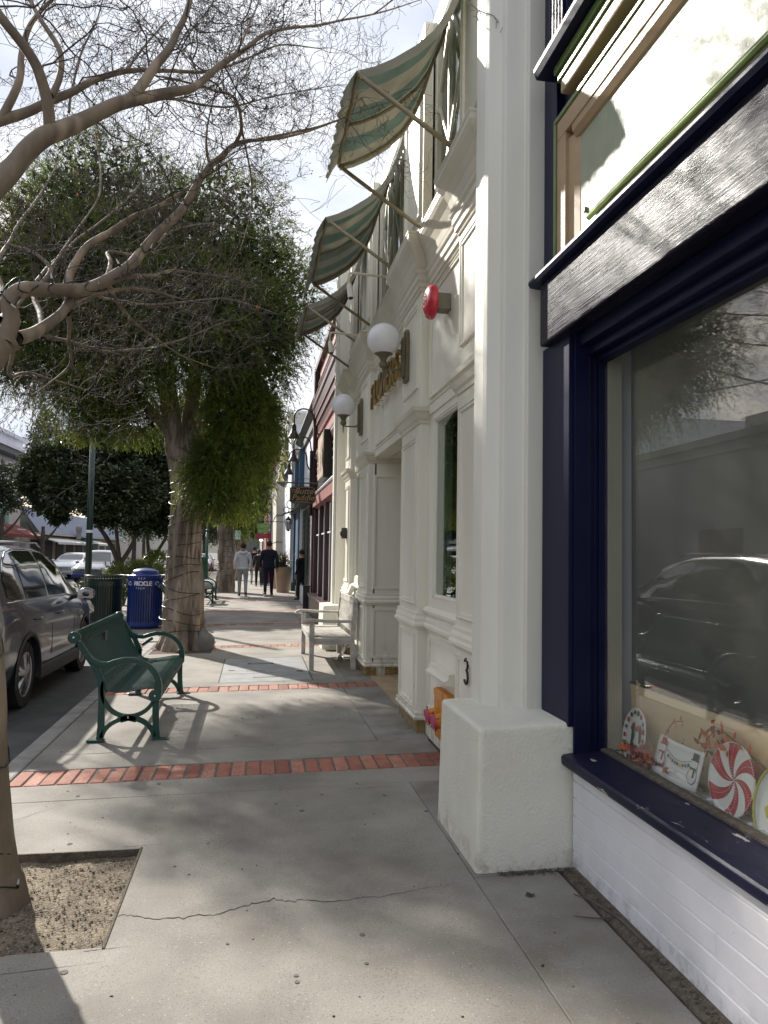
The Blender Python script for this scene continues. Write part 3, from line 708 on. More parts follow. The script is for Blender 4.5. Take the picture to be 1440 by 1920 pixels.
# plan line of the front
def plan(s=0, d=0):
    return [(WX, 4.40), (WX, 4.50), (1.365, 4.50), (1.365, 5.13), (WX, 5.13), (WX, 6.30), (1.35, 6.30), (1.35, 7.10)]
L1 = [(WX, 4.40), (WX, 4.50), (1.365, 4.50), (1.365, 5.13), (WX, 5.13), (WX, 6.30), (1.35, 6.30), (1.35, 7.10), (1.60, 7.10)]
L2 = [(2.45, 9.25), (1.35, 9.25), (1.35, 10.02), (WX, 10.02), (WX, 11.2), (1.365, 11.2), (1.365, 11.84), (WX, 11.84), (WX, 12.2)]
LU = L1[:-1]+[(WX, 7.10), (WX, 9.25)]+L2[1:]
base_m = [(0, 0), (.016, 0), (.022, .02), (.012, .035), (.02, .05), (.008, .075), (.0, .08)]
def mz(p, z, s=1): return [(a*s, b_*s+z) for a, b_ in p]
# pilasters as boxes with raised frames, kick plates below
def pilaster(x, y0, y1):
    b = MB(); b.box(x, WX+.02, y0, y1, .135, .90); b.box(x, WX+.02, y0, y1, .90, 2.64); b.box(x, WX+.02, y0, y1, 2.64, 3.98)
    b.frame(x, y0+.07, y1-.07, .22, .84, .035); b.frame(x, y0+.08, y1-.08, 1.08, 2.50, .035); b.frame(x, y0+.08, y1-.08, 2.92, 3.66, .035)
    b.build('pilaster', M['cream'], wb, bevel=.003, seg=1)
    b = MB(); b.box(x, WX+.02, y0, y1, 4.30, 6.12); b.frame(x, y0+.06, y1-.06, 4.42, 6.0, .04, .02); b.build('upper_pilaster', M['cream'], wb, bevel=.003, seg=1)
for a in ((1.365, 4.50, 5.13), (1.35, 6.30, 7.10), (1.35, 9.25, 10.02), (1.365, 11.2, 11.84)): pilaster(*a)
for nm, path in (('base_moulding', L1), ('base_moulding', L2)):
    b = MB(); b.sweep([(-.01, .135), (.020, .135), (.026, .155), (.014, .17), (.018, .195), (-.01, .20)], path)
    b.sweep([(-.01, .875), (.014, .875), (.024, .90), (.040, .905), (.040, .925), (.026, .94), (.030, .965), (.016, .99), (.018, 1.015), (-.01, 1.02)], path)
    b.build(nm, M['cream'], wb)
for path in (L1, L2): b = MB(); b.sweep([(-.03, -.02), (-.004, -.02), (-.004, .135), (-.03, .135)], path); b.build('kick_plate', M['ochre'], wb)
cap = [(-.01, 2.60), (.010, 2.60), (.016, 2.625), (.030, 2.64), (.050, 2.685), (.066, 2.70), (.072, 2.735), (.030, 2.752), (-.01, 2.756)]
for (x, y0, y1) in ((1.365, 4.50, 5.13), (1.35, 6.30, 7.10), (1.365, 11.2, 11.84)):
    b = MB(); b.sweep(cap, [(WX+.01, y0), (x, y0), (x, y1), (WX+.01, y1)]); b.build('pilaster_capital', M['cream2'], wb)
b = MB(); b.sweep(cap, [(2.45, 9.25), (1.35, 9.25), (1.35, 10.02), (WX+.01, 10.02)]); b.build('pilaster_capital', M['cream2'], wb)
# lintel strip between capitals
for a, c in ((5.13, 6.30), (7.10, 9.25), (10.02, 11.2)):
    b = MB(); b.box(WX-.014, WX+.02, a, c, 2.665, 2.75); b.box(WX-.022, WX+.02, a, c, 2.75, 2.765); b.build('lintel_strip', M['cream'], wb, bevel=.003, seg=1)
    b = MB(); b.frame(WX, a+.05, c-.05, 2.80, 3.70, .035, .014); b.build('frieze_panel', M['cream'], wb, bevel=.002, seg=1)
# architrave and crown under the upper windows
b = MB(); b.sweep([(-.01, 3.735), (.012, 3.735), (.018, 3.76), (.03, 3.765), (.03, 3.80), (.045, 3.82), (.045, 3.86), (.06, 3.88), (.066, 3.905), (-.01, 3.905)], LU); b.build('architrave', M['cream2'], wb)
cyma = [(-.01, 3.905), (.040, 3.905), (.055, 3.935), (.07, 3.99), (.098, 4.05), (.135, 4.10), (.150, 4.13), (.150, 4.165), (.156, 4.175), (.156, 4.19), (.05, 4.235), (-.01, 4.245)]
b = MB(); b.sweep(cyma, LU); b.build('crown_moulding', M['cream2'], wb)
b = MB(); b.box(1.36, WX+.15, 4.3, 12.0, 4.20, 4.30); b.build('upper_sill', M['cream'], wb)
# shop windows
def shopwin(y0, y1):
    z0, z1 = 1.15, 2.61
    b = MB(); w = .05
    for x, ww in ((WX+.004, .018), (WX+.016, .030)):
        b.box(x, x+.05, y0, y0+ww, z0, z1); b.box(x, x+.05, y1-ww, y1, z0, z1); b.box(x, x+.05, y0, y1, z1-ww, z1-.001); b.box(x, x+.05, y0, y1, z0+.001, z0+ww)
    f = b.build('window_frame', M['cream'], wb, bevel=.003, seg=1)
    b = MB(); b.box(WX+.028, WX+.034, y0, y1, z0, z1); b.build('pane', M['glass_dark'], f)
    b = MB(); b.ext([(WX-.04, 1.02), (WX-.045, 1.045), (WX-.01, 1.07), (WX+.04, 1.075), (WX+.04, 1.015), (WX-.01, 1.01)], 'y', y0-.18, y1+.17); b.build('window_ledge', M['cream'], wb)
    b = MB(); b.frame(WX, y0-.1, y1+.08, .24, .84, .04, .014); b.build('apron_panel', M['cream'], wb, bevel=.002, seg=1)
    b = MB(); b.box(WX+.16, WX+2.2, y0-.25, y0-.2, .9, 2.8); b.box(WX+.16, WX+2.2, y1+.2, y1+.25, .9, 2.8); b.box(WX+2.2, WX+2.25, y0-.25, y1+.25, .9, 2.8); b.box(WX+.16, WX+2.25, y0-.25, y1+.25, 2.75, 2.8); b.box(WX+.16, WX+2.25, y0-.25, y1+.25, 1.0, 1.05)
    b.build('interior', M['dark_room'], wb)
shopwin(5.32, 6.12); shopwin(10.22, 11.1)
for (x, y0, y1, z1, mm) in ((1.62, 5.40, 5.56, 1.38, 'teal_box'), (1.66, 5.52, 5.74, 1.55, 'pale_box'), (1.72, 5.58, 5.70, 1.72, 'dark_room')):
    b = MB(); b.box(x, x+.2, y0, y1, 1.05, z1); b.box(x-.004, x+.2, y0-.004, y1+.004, z1-.05, z1-.04)
    tag(b.build('gift_box', M[mm], bevel=.004), {'teal_box': 'dark teal box in the lower right of the narrow shop window', 'pale_box': 'pale teal box behind the dark teal box in the narrow shop window', 'dark_room': 'black upright case behind the boxes in the narrow shop window'}[mm], 'box', 'boxes in the narrow shop window')
# recessed entry
b = MB(); b.box(1.60, 2.5, 7.10, 9.25, 2.66, 2.75); b.build('entry_ceiling', M['cream2'], wb)
b = MB(); b.box(2.45, 2.55, 7.0, 9.4, -.05, 2.7); b.box(1.59, 2.5, 7.0, 7.10, -.05, 2.7); b.box(WX, 2.5, 9.252, 9.35, .135, 2.66)
b.framey(9.25, 1.42, 2.05, .24, .84, .03, .014); b.framey(9.25, 1.42, 2.05, 1.07, 2.46, .03, .014)
b.build('entry_wall', M['cream'], wb, bevel=.002, seg=1)
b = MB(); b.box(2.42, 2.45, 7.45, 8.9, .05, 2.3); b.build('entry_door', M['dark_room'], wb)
for i in range(4):
    for j in range(8):
        bb = MB(); x = 1.40+i*.27; y = 7.1+j*.27; bb.box(x+.003, x+.267, y+.003, min(y+.267, 9.25), -.02, gz(1.42)+.012); bb.build('floor_tile', M['tan_tile'], wb)
b = MB(); b.box(1.40, 1.47, 9.20, 9.249, .03, .132); b.build('marble_end', M['ochre'], wb)
# upper windows with lattice
def upper_win(y0, y1, near):
    z0, z1 = 4.30, 5.95; X = WX+.05; b = MB(); w = .06
    b.box(X-.03, X+.04, y0, y0+w, z0, z1); b.box(X-.03, X+.04, y1-w, y1, z0, z1); b.box(X-.03, X+.04, y0, y1, z0, z0+w); b.box(X-.03, X+.04, y0, y1, z1-w, z1)
    f = b.build('upper_window', M['cream2'], wb, bevel=.004, seg=1)
    b = MB(); b.box(X+.012, X+.018, y0+.02, y1-.02, z0+.02, z1-.02); b.build('pane', M['glass_dark'], f)
    n = max(2, round((y1-y0)/.40)); dy = (y1-y0)/n
    for i in range(1, n):
        b = MB(); b.box(X-.016, X+.010, y0+i*dy-.014, y0+i*dy+.014, z0, z1); b.build('muntin', M['cream2'], f)
    hh = .55
    for i in range(n):
        for k in range(3):
            ya, yb = y0+i*dy, y0+(i+1)*dy; za = z0+k*hh; s = (i+k) % 2
            p, q = ((ya, za), (yb, za+hh)) if s else ((yb, za), (ya, za+hh))
            d = Vector((q[0]-p[0], q[1]-p[1])).normalized(); nn = Vector((-d.y, d.x))*.012
            b = MB(); b.ext([(p[0]-nn.x, p[1]-nn.y), (q[0]-nn.x, q[1]-nn.y), (q[0]+nn.x, q[1]+nn.y), (p[0]+nn.x, p[1]+nn.y)], 'x', X-.013, X+.009); b.build('muntin', M['cream2'], f)
    b = MB(); b.box(WX+.19, WX+.2, y0-.3, y1+.3, z0-.1, z1+.2); b.build('curtain', M['teal_glass'], f)
    for sd in (0, 1):
        b = MB(); e = .09
        for q in (0, 1):
            d = .018+q*.014; w2 = e-.03*q
            if sd: b.box(WX-d, WX+.001, y0-w2, y0-.001, z0, z1)
            else: b.box(WX-d, WX+.001, y1+.001, y1+w2, z0, z1)
        b.build('window_casing', M['cream'], wb, bevel=.003, seg=1)
for a, c in UW: upper_win(a, c, a < 6)
# handrail hook / number on the wall
b = MB(); pts = [(WX-.03-.0, 4.83+.035*math.cos(t)*(1), .745+.035*math.sin(t)) for t in [2.6-2*k*.35 for k in range(8)]]
b = MB(); X = 1.35
p1 = [(X, 4.80-.038*math.cos(a), .80+.036*math.sin(a)) for a in np.linspace(R_(150), R_(-80), 9)]
p2 = [(X, 4.80-.042*math.cos(a), .722+.044*math.sin(a)) for a in np.linspace(R_(85), R_(-150), 10)]
b.tube(p1+p2, .008, 6); b.build('wall_number', M['iron'], wb, smooth=True)
# ------------------------------------------------------------------ awnings
AP = [(.59, 4.66), (.70, 4.70), (.83, 4.77), (.98, 4.88), (1.10, 5.00), (1.19, 5.14), (1.27, 5.34), (1.34, 5.58), (1.41, 5.86)]
def awning(y0, y1, label):
    t = thing('awning', label, 'awning', (1.41, (y0+y1)/2, 5.0), 'striped awnings over the upper windows')
    n = 28; m = len(AP)
    def P(j, i, up=0):
        y = y0+(y1-y0)*i/n; x, z = AP[j]; u = i/n
        sag = -.035*math.sin(math.pi*((u*2) % 1))*math.sin(math.pi*j/(m-1)) + .012*mnoise.noise(Vector((y*4, j*.7, y0)))
        return (x+sag*.4, y, z+sag+up)
    stripes = max(6, round((y1-y0)/.235)); b = MB()
    vs = [P(j, i) for j in range(m) for i in range(n+1)]; base = 0
    for j in range(m-1):
        for i in range(n):
            b.cur = int(i/n*stripes) % 2
            b.f.append((j*(n+1)+i, j*(n+1)+i+1, (j+1)*(n+1)+i+1, (j+1)*(n+1)+i)); b.mi.append(b.cur)
    b.v = vs
    c = b.build('canopy', [M['canvas_g'], M['canvas_c']], t, smooth=True)
    so_ = c.modifiers.new('thick', 'SOLIDIFY'); so_.thickness = .004
    # valance, flaring outwards
    b = MB(); vs = []
    for i in range(n+1):
        y = y0+(y1-y0)*i/n; w = .012*math.sin(i*1.9)
        vs += [(.585, y, 4.665), (.545, y, 4.60+w*.2), (.495+w, y, 4.50+.008*math.sin(i*2.6))]
    for i in range(n):
        a = 3*i; b.cur = int(i/n*stripes) % 2; b.f += [(a, a+3, a+4, a+1), (a+1, a+4, a+5, a+2)]; b.mi += [b.cur]*2
    b.v = vs; v = b.build('valance', [M['canvas_d'], M['canvas_c']], t, smooth=True); v.modifiers.new('thick', 'SOLIDIFY').thickness = .004
    b = MB(); b.tube([(.597, y0-.005, 4.648), (.597, y1+.005, 4.648)], .013, 8); b.build('front_bar', M['awn_tube'], t, smooth=True)
    for y in (y0+.01, (y0+y1)/2, y1-.01):
        b = MB(); b.tube([(x+.012, y, z-.022) for x, z in AP], .013, 6); b.build('rib', M['awn_tube'], t, smooth=True)
    for y in (y0+.01, y1-.01):
        b = MB(); b.tube([(.60, y, 4.64), (1.31, y, 4.17)], .017, 8); b.build('strut', M['awn_tube'], t, smooth=True)
    for y in (y0, y1):
        b = MB(); vs = [(x, y, z) for x, z in AP]+[(x+.02, y, z-.055) for x, z in AP]; k = len(AP)
        b.add(vs, [(i, i+1, k+i+1, k+i) for i in range(k-1)]); s_ = b.build('side_band', M['canvas_c'], t); s_.modifiers.new('thick', 'SOLIDIFY').thickness = .004
awning(4.85, 6.08, 'green and cream striped awning nearest the corner column')
awning(7.09, 8.87, 'wide green and cream striped awning over the recessed doorway')
awning(9.72, 10.95, 'green and cream striped awning farthest down the cream front')

# ------------------------------------------------------------------ wall lamps, spotlights, alarm, letters
def globe_lamp(y, x, z, label):
    t = thing('globe_wall_lamp', label, 'wall lamp', (1.35, y, z-.2), 'white globe lamps on the cream front')
    b = MB(); b.sph((x, y, z), .153, 32, 20); b.build('globe', M['globe'], t, smooth=True)
    pr = [(.001, -.36), (.006, -.345), (.010, -.27), (.013, -.262), (.030, -.255), (.040, -.235), (.036, -.21), (.026, -.20), (.034, -.17), (.050, -.15), (.055, -.145), (.075, -.135), (.085, -.128), (.082, -.118), (.02, -.118)]
    b = MB(); b.lathe((x, y, z), pr, 20); smooth_by_angle(b.build('lamp_cup', M['bronze'], t), 40)
    b = MB(); b.tube([(x, y, z-.27), (x+.08, y, z-.275), (1.34, y, z-.275)], .006, 6)
    b.tube([(x, y, z-.268), (x+.06, y, z-.268)]+[(1.23+.09*math.sin(a), y, z-.17-.098*math.cos(a)) for a in np.linspace(0, R_(85), 8)]+[(1.325, y, z-.06)], .0065, 6)
    b.build('arm', M['bronze'], t, smooth=True)
    b = MB(); w = .075
    b.ext([(y-w, z-.38), (y+w, z-.38), (y+w, z+.06), (y+w*.5, z+.10), (y-w*.5, z+.10), (y-w, z+.06)], 'x', 1.315, 1.350)
    b.ext([(y-w*.6, z-.34), (y+w*.6, z-.34), (y+w*.6, z), (y, z+.035), (y-w*.6, z)], 'x', 1.288, 1.316)
    b.build('back_plate', M['bronze'], t, bevel=.005)
globe_lamp(6.86, 1.12, 3.455, 'nearer of the two white globe wall lamps, beside the brass letters')
globe_lamp(9.90, 1.10, 3.42, 'farther white globe wall lamp past the brass letters')
def spot(y, z, label):
    t = thing('spotlight', label, 'spotlight', (1.30, y, z), 'pipe-mounted spotlights under the awnings')
    b = MB(); b.tube([(1.33, y, z), (.90, y, z+.015), (.865, y, z+.01), (.855, y, z-.03), (.855, y, z-.10)], .014, 8); b.build('pipe', M['cream2'], t, smooth=True)
    b = MB(); b.tube([(.855, y, z-.09), (.86, y, z-.12), (.875, y-.015, z-.24)], [.018, .030, .030], 12); b.build('lamp_head', M['colpaint'], t)
    b = MB(); b.tube([(.875, y-.015, z-.241), (.877, y-.017, z-.25)], [.027, .02], 12); b.build('lens', M['iron'], t)
spot(7.42, 4.25, 'nearer hanging spotlight on a pale pipe below the wide awning')
spot(9.35, 4.20, 'farther hanging spotlight on a pale pipe below the last awning')
al = thing('fire_alarm_bell', 'round red fire alarm bell on an olive box on the cream panel', 'alarm bell', (1.43, 5.66, 3.43))
b = MB(); b.box(1.325, WX, 5.60, 5.72, 3.37, 3.49); b.box(1.345, WX+.002, 5.595, 5.725, 3.365, 3.385); b.build('mounting_box', M['olive_box'], al, bevel=.004)
b = MB(); b.lathe((1.25, 5.66, 3.43), [(.001, -.012), (.06, -.012), (.085, -.008), (.098, .0), (.118, .008), (.132, .03), (.133, .055), (.122, .068), (.05, .072), (.05, .078)], 40, 'x'); smooth_by_angle(b.build('gong', M['red'], al), 50)
b = MB(); b.lathe((1.236, 5.66, 3.43), [(.001, 0), (.012, 0), (.014, .006)], 12, 'x'); b.build('centre_bolt', M['iron'], al)
b = MB()
for k in range(8):
    a = 2*math.pi*k/8; b.sph((1.239, 5.66+.045*math.cos(a), 3.43+.045*math.sin(a)), .012, 8, 6, (.5, 1, 1))
b.build('cast_marks', M['red'], al)['kind'] = 'stuff'
text('cast_lettering', 'FIRE', .05, M['plate_white'], al, (1.2375, 5.66, 3.45), (math.pi/2, 0, -math.pi/2), .002)
lt = thing('brass_letters', 'row of upright brass letters standing off the frieze above the doorway', 'sign', (WX, 8.1, 3.35))
word = 'FLOWERS'
for i, ch in enumerate(word):
    y = 9.0-i*.275
    text('letter', ch, .40, M['brass'], lt, (1.345, y, 3.35+random.uniform(-.01, .01)), (math.pi/2, 0, -math.pi/2), .016, bold=.003)
    b = MB(); b.tube([(1.345, y, 3.27), (WX, y, 3.27)], .004, 5); b.tube([(1.345, y, 3.42), (WX, y, 3.42)], .004, 5); b.build('stud', M['brass'], lt)
ib = thing('door_intercom', 'small black square intercom box on the far cream column', 'intercom', (1.25, 11.62, 1.81))
b = MB(); b.box(1.29, 1.365, 11.5, 11.64, 1.72, 1.88); b.build('case', M['iron'], ib, bevel=.006)
b = MB(); b.lathe((1.27, 11.57, 1.80), [(.001, 0), (.03, 0), (.045, .01), (.045, .03)], 16, 'x'); b.build('lens_ring', M['car_black'], ib, smooth=True)
b = MB(); b.lathe((1.268, 11.57, 1.80), [(.001, 0), (.018, 0), (.02, .01)], 12, 'x'); b.build('lens', M['chrome'], ib)
# fire department connection
fd = thing('fire_hose_connection', 'orange twin hose inlet with pink-red caps behind the stucco block', 'hose connection', (WX, 5.62, .3))
b = MB(); b.ext([(5.38, .135), (5.74, .135), (5.78, .18), (5.78, .44), (5.74, .50), (5.40, .50), (5.36, .44), (5.36, .20)], 'x', 1.375, WX-.002); b.build('wall_plate', M['orange'], fd, bevel=.008)
b = MB(); b.box(1.371, 1.376, 5.50, 5.78, .44, .49); b.box(1.371, 1.376, 5.62, 5.66, .30, .42); b.build('raised_marks', M['orange'], fd, bevel=.002)
for y in (5.70, 5.50):
    b = MB(); b.tube([(1.38, y, .30), (1.32, y, .288)], [.055, .052], 20); b.build('inlet', M['orange'], fd, smooth=False)
    b = MB(); b.tube([(1.32, y, .288), (1.295, y, .283)], [.058, .058], 20); c = b.build('cap', M['pink'], fd, bevel=.004)
    b = MB(); b.tube([(1.305, y, .335), (1.305, y, .365)], .006, 6); b.tube([(1.305, y+.045, .25), (1.305, y+.07, .24)], .006, 6); b.tube([(1.305, y-.045, .25), (1.305, y-.07, .24)], .006, 6); b.build('lug', M['brass'], c)
    b = MB(); b.tube([(1.30, y-.03, .30), (1.33, y-.05, .33), (1.36, y-.02, .30), (1.375, y-.06, .27)], .004, 5); b.build('chain', M['brass'], fd)
b = MB(); b.ext([(1.34, .60), (1.345, .575), (1.38, .57), (WX, .56), (WX, .66), (1.375, .65), (1.37, .615)], 'y', 5.33, 5.94)
tag(b.build('hose_inlet_hood', M['cream']), 'small cream moulded hood above the orange hose inlet', 'hood')
# chrome standpipe beneath the wooden bench
sp = thing('chrome_wall_pipe', 'chrome pipe stub low on the wall beneath the wooden bench', 'pipe', (1.40, 10.6, .1))
b = MB(); b.tube([(1.42, 11.0, .26), (1.30, 10.85, .20), (1.20, 10.55, .10), (1.18, 10.45, .08)], .028, 10); b.build('pipe', M['chrome'], sp, smooth=True)
b = MB(); b.tube([(1.185, 10.46, .085), (1.175, 10.40, .07)], [.042, .042], 10); b.build('collar', M['chrome'], sp)

# ------------------------------------------------------------------ street bench (green strap steel)
def ribbon(b, pts, w, y0, y1):
    n = len(pts); P = [Vector(p) for p in pts]; Lp = []; Rp = []
    if not hasattr(w, '__len__'): w = [w]*n
    for i in range(n):
        d0 = (P[i]-P[max(i-1, 0)]); d1 = (P[min(i+1, n-1)]-P[i])
        if d0.length < 1e-9: d0 = d1
        if d1.length < 1e-9: d1 = d0
        d = (d0.normalized()+d1.normalized()).normalized(); nn = Vector((-d.y, d.x))*w[i]/2
        Lp.append(P[i]+nn); Rp.append(P[i]-nn)
    vs = []
    for q in (y0, y1):
        vs += [(p.x, q, p.y) for p in Lp]+[(p.x, q, p.y) for p in Rp]
    fs = []
    for i in range(n-1):
        fs += [(i, n+i, n+i+1, i+1), (2*n+i, 2*n+i+1, 3*n+i+1, 3*n+i), (i, i+1, 2*n+i+1, 2*n+i), (n+i, 3*n+i, 3*n+i+1, n+i+1)]
    fs += [(0, 2*n, 3*n, n), (n-1, 2*n-1, 4*n-1, 3*n-1)]
    b.add(vs, fs)
def green_bench(x0, y0, length, label, group=None):
    # built with back at x0-ish (street side) and front towards +X
    t = thing('street_bench', label, 'bench', (x0+.98, y0+length/2, gz(-1)), group)
    dx = x0
    g_ = -.02
    for y in (y0+.02, y0+length-.02):
        a, c = y-.02, y+.02
        b = MB(); ribbon(b, [(dx-1.185, g_+.012), (dx-1.17, g_+.03), (dx-1.165, .10), (dx-1.165, .30), (dx-1.175, .46), (dx-1.22, .56), (dx-1.29, .66), (dx-1.355, .76)], [.05, .055, .052, .05, .05, .048, .045, .04], a, c)
        b.box(dx-1.27, dx-1.135, a-.012, c+.012, g_, g_+.018); b.build('leg', M['bench_green'], t, bevel=.005)
        b = MB(); ribbon(b, [(dx-.725, g_+.012), (dx-.735, g_+.03), (dx-.745, .10), (dx-.75, .20), (dx-.75, .30)], .05, a, c)
        b.box(dx-.775, dx-.64, a-.012, c+.012, g_, g_+.018); b.build('leg', M['bench_green'], t, bevel=.005)
        b = MB(); arc = [(dx-.962+.225*math.cos(q), .385+.225*math.sin(q)) for q in np.linspace(R_(205), R_(-15), 24)]
        arm = [(dx-1.30, .665), (dx-1.25, .615), (dx-1.19, .588), (dx-1.13, .585), (dx-1.07, .605), (dx-1.01, .62)]
        arm += [(dx-.962+.235*math.cos(q), .385+.235*math.sin(q)) for q in np.linspace(R_(85), R_(-8), 14)]
        ribbon(b, arm, .042, a-.006, c+.006); b.build('armrest', M['bench_green'], t, bevel=.006)
        b = MB(); ribbon(b, [(dx-.957+.21*math.cos(q), .385+.212*math.sin(q)) for q in np.linspace(R_(160), R_(378), 30)], .032, a, c)
        ribbon(b, [(dx-1.145, .50), (dx-1.10, .53), (dx-1.04, .57)], .03, a, c); b.build('ring', M['bench_green'], t, bevel=.004)
        b = MB(); ribbon(b, [(dx-.957+.205*math.cos(q), -.015+.175*math.sin(q)) for q in np.linspace(R_(172), R_(8), 20)], .036, a, c)
        ribbon(b, [(dx-1.02, .150), (dx-.957, .165), (dx-.895, .150)], .05, a, c); b.build('arch', M['bench_green'], t, bevel=.004)
        for (px, pz, r) in ((dx-1.39, .80, .047), (dx-.757, .335, .050)):
            b = MB(); b.tube([(px, a-.012, pz), (px, c+.012, pz)], r, 24); q = b.build('roller_end', M['bench_green'], t, bevel=.006)
            b = MB(); b.sph((px, a-.014, pz), .010, 10, 6); b.build('bolt', M['chrome'], q)
        b = MB(); b.sph((dx-.957, a-.008, .17), .009, 8, 6); b.build('bolt', M['chrome'], t)
    for (px, pz, r) in ((dx-1.39, .80, .026), (dx-.757, .335, .028), (dx-1.18, .34, .018)):
        b = MB(); b.tube([(px, y0+.03, pz), (px, y0+length-.03, pz)], r, 12); b.build('cross_tube', M['bench_green'], t, smooth=True)
    prof = [(-1.425, .785), (-1.428, .81), (-1.412, .835), (-1.385, .838), (-1.36, .815), (-1.345, .77), (-1.315, .69), (-1.275, .60), (-1.235, .52), (-1.20, .455), (-1.165, .405), (-1.12, .37), (-1.06, .357), (-.98, .362), (-.90, .375), (-.82, .388), (-.765, .388), (-.725, .370), (-.712, .335), (-.722, .305), (-.75, .295)]
    b = MB(); ribbon(b, [(dx+p[0], p[1]) for p in prof], .0075, -.0075, .0075)
    first = b.build('slat', M['bench_green'], t, local=False)
    # local y shift
    n = int((length-.09)/.046); base = first.location.copy()
    for i in range(n):
        o = first if i == 0 else first.copy()
        if i: COL.objects.link(o)
        o.parent = t; o.location = (0, y0+.05+i*(length-.10)/(n-1), 0)
    return t
bench = green_bench(0, 6.44, 2.07, 'dark green strap-steel bench nearest the camera, its back to the grey car', 'green metal street benches')
b = MB(); b.box(-1.318, -1.306, 7.28, 7.41, .66, .76); pq = b.build('plaque', M['iron'], bench, bevel=.003)
pq.rotation_euler = (0, 0, 0)

# ------------------------------------------------------------------ weathered wooden bench against the wall
def wood_bench():
    t = thing('wooden_bench', 'weathered grey wooden garden bench against the cream front', 'bench', (1.0, 10.6, .02))
    fx, bx, ya, yb = .71, 1.27, 9.76, 11.47
    for y in (ya, yb-.06):
        b = MB(); b.box(fx, fx+.06, y, y+.06, gz(.7), .62); b.build('leg', M['teak'], t, bevel=.004)
        b = MB(); b.ext([(bx-.03, gz(1.2)), (bx+.035, gz(1.2)), (bx+.01, .42), (bx+.055, .93), (bx-.005, .93), (bx-.045, .42)], 'y', y, y+.06); b.build('leg', M['teak'], t, bevel=.004)
        pts = [(fx-.09, .60), (fx-.075, .625), (fx-.03, .645), (fx+.05, .645), (fx+.2, .635), (bx-.02, .628)]
        b = MB(); ribbon(b, pts, [.03, .04, .042, .036, .034, .032], y-.012, y+.072); b.build('armrest', M['teak'], t, bevel=.006)
        b = MB(); b.box(fx+.06, bx-.02, y+.01, y+.05, .34, .42); b.build('side_rail', M['teak'], t, bevel=.003)
    b = MB(); b.box(fx+.005, fx+.04, ya+.06, yb-.06, .36, .42); b.build('front_rail', M['teak'], t, bevel=.004)
    b = MB(); b.box(bx-.035, bx+.0, ya+.06, yb-.06, .36, .415); b.build('rear_rail', M['teak'], t, bevel=.004)
    b = MB(); b.box(bx+.005, bx+.045, ya+.06, yb-.06, .84, .925); b.build('top_rail', M['teak'], t, bevel=.005)
    b = MB(); b.box(bx-.03, bx+.005, ya+.06, yb-.06, .50, .56); b.build('lower_back_rail', M['teak'], t, bevel=.004)
    n = 15; L = yb-ya-.13
    for i in range(n):
        y = ya+.065+i*L/n; b = MB(); b.ext([(fx-.005, .425), (bx-.04, .415), (bx-.04, .438), (fx+.2, .440), (fx-.005, .448)], 'y', y+.005, y+L/n-.007); b.build('seat_slat', M['teak'], t, bevel=.003, seg=1)
    n = 17; b = None
    for i in range(n):
        y = ya+.07+i*L/n; b = MB(); b.ext([(bx-.022, .56), (bx-.006, .56), (bx+.032, .845), (bx+.014, .845)], 'y', y+.010, y+L/n-.018); b.build('back_slat', M['teak'], t, bevel=.003, seg=1)
wood_bench()
b = MB(); b.ext([(1.30, .94), (1.36, .93), (1.41, 1.03), (1.35, 1.06)], 'y', 10.72, 10.9); tag(b.build('folded_card', M['cream']), 'cream folded card propped on the sill behind the wooden bench', 'card')

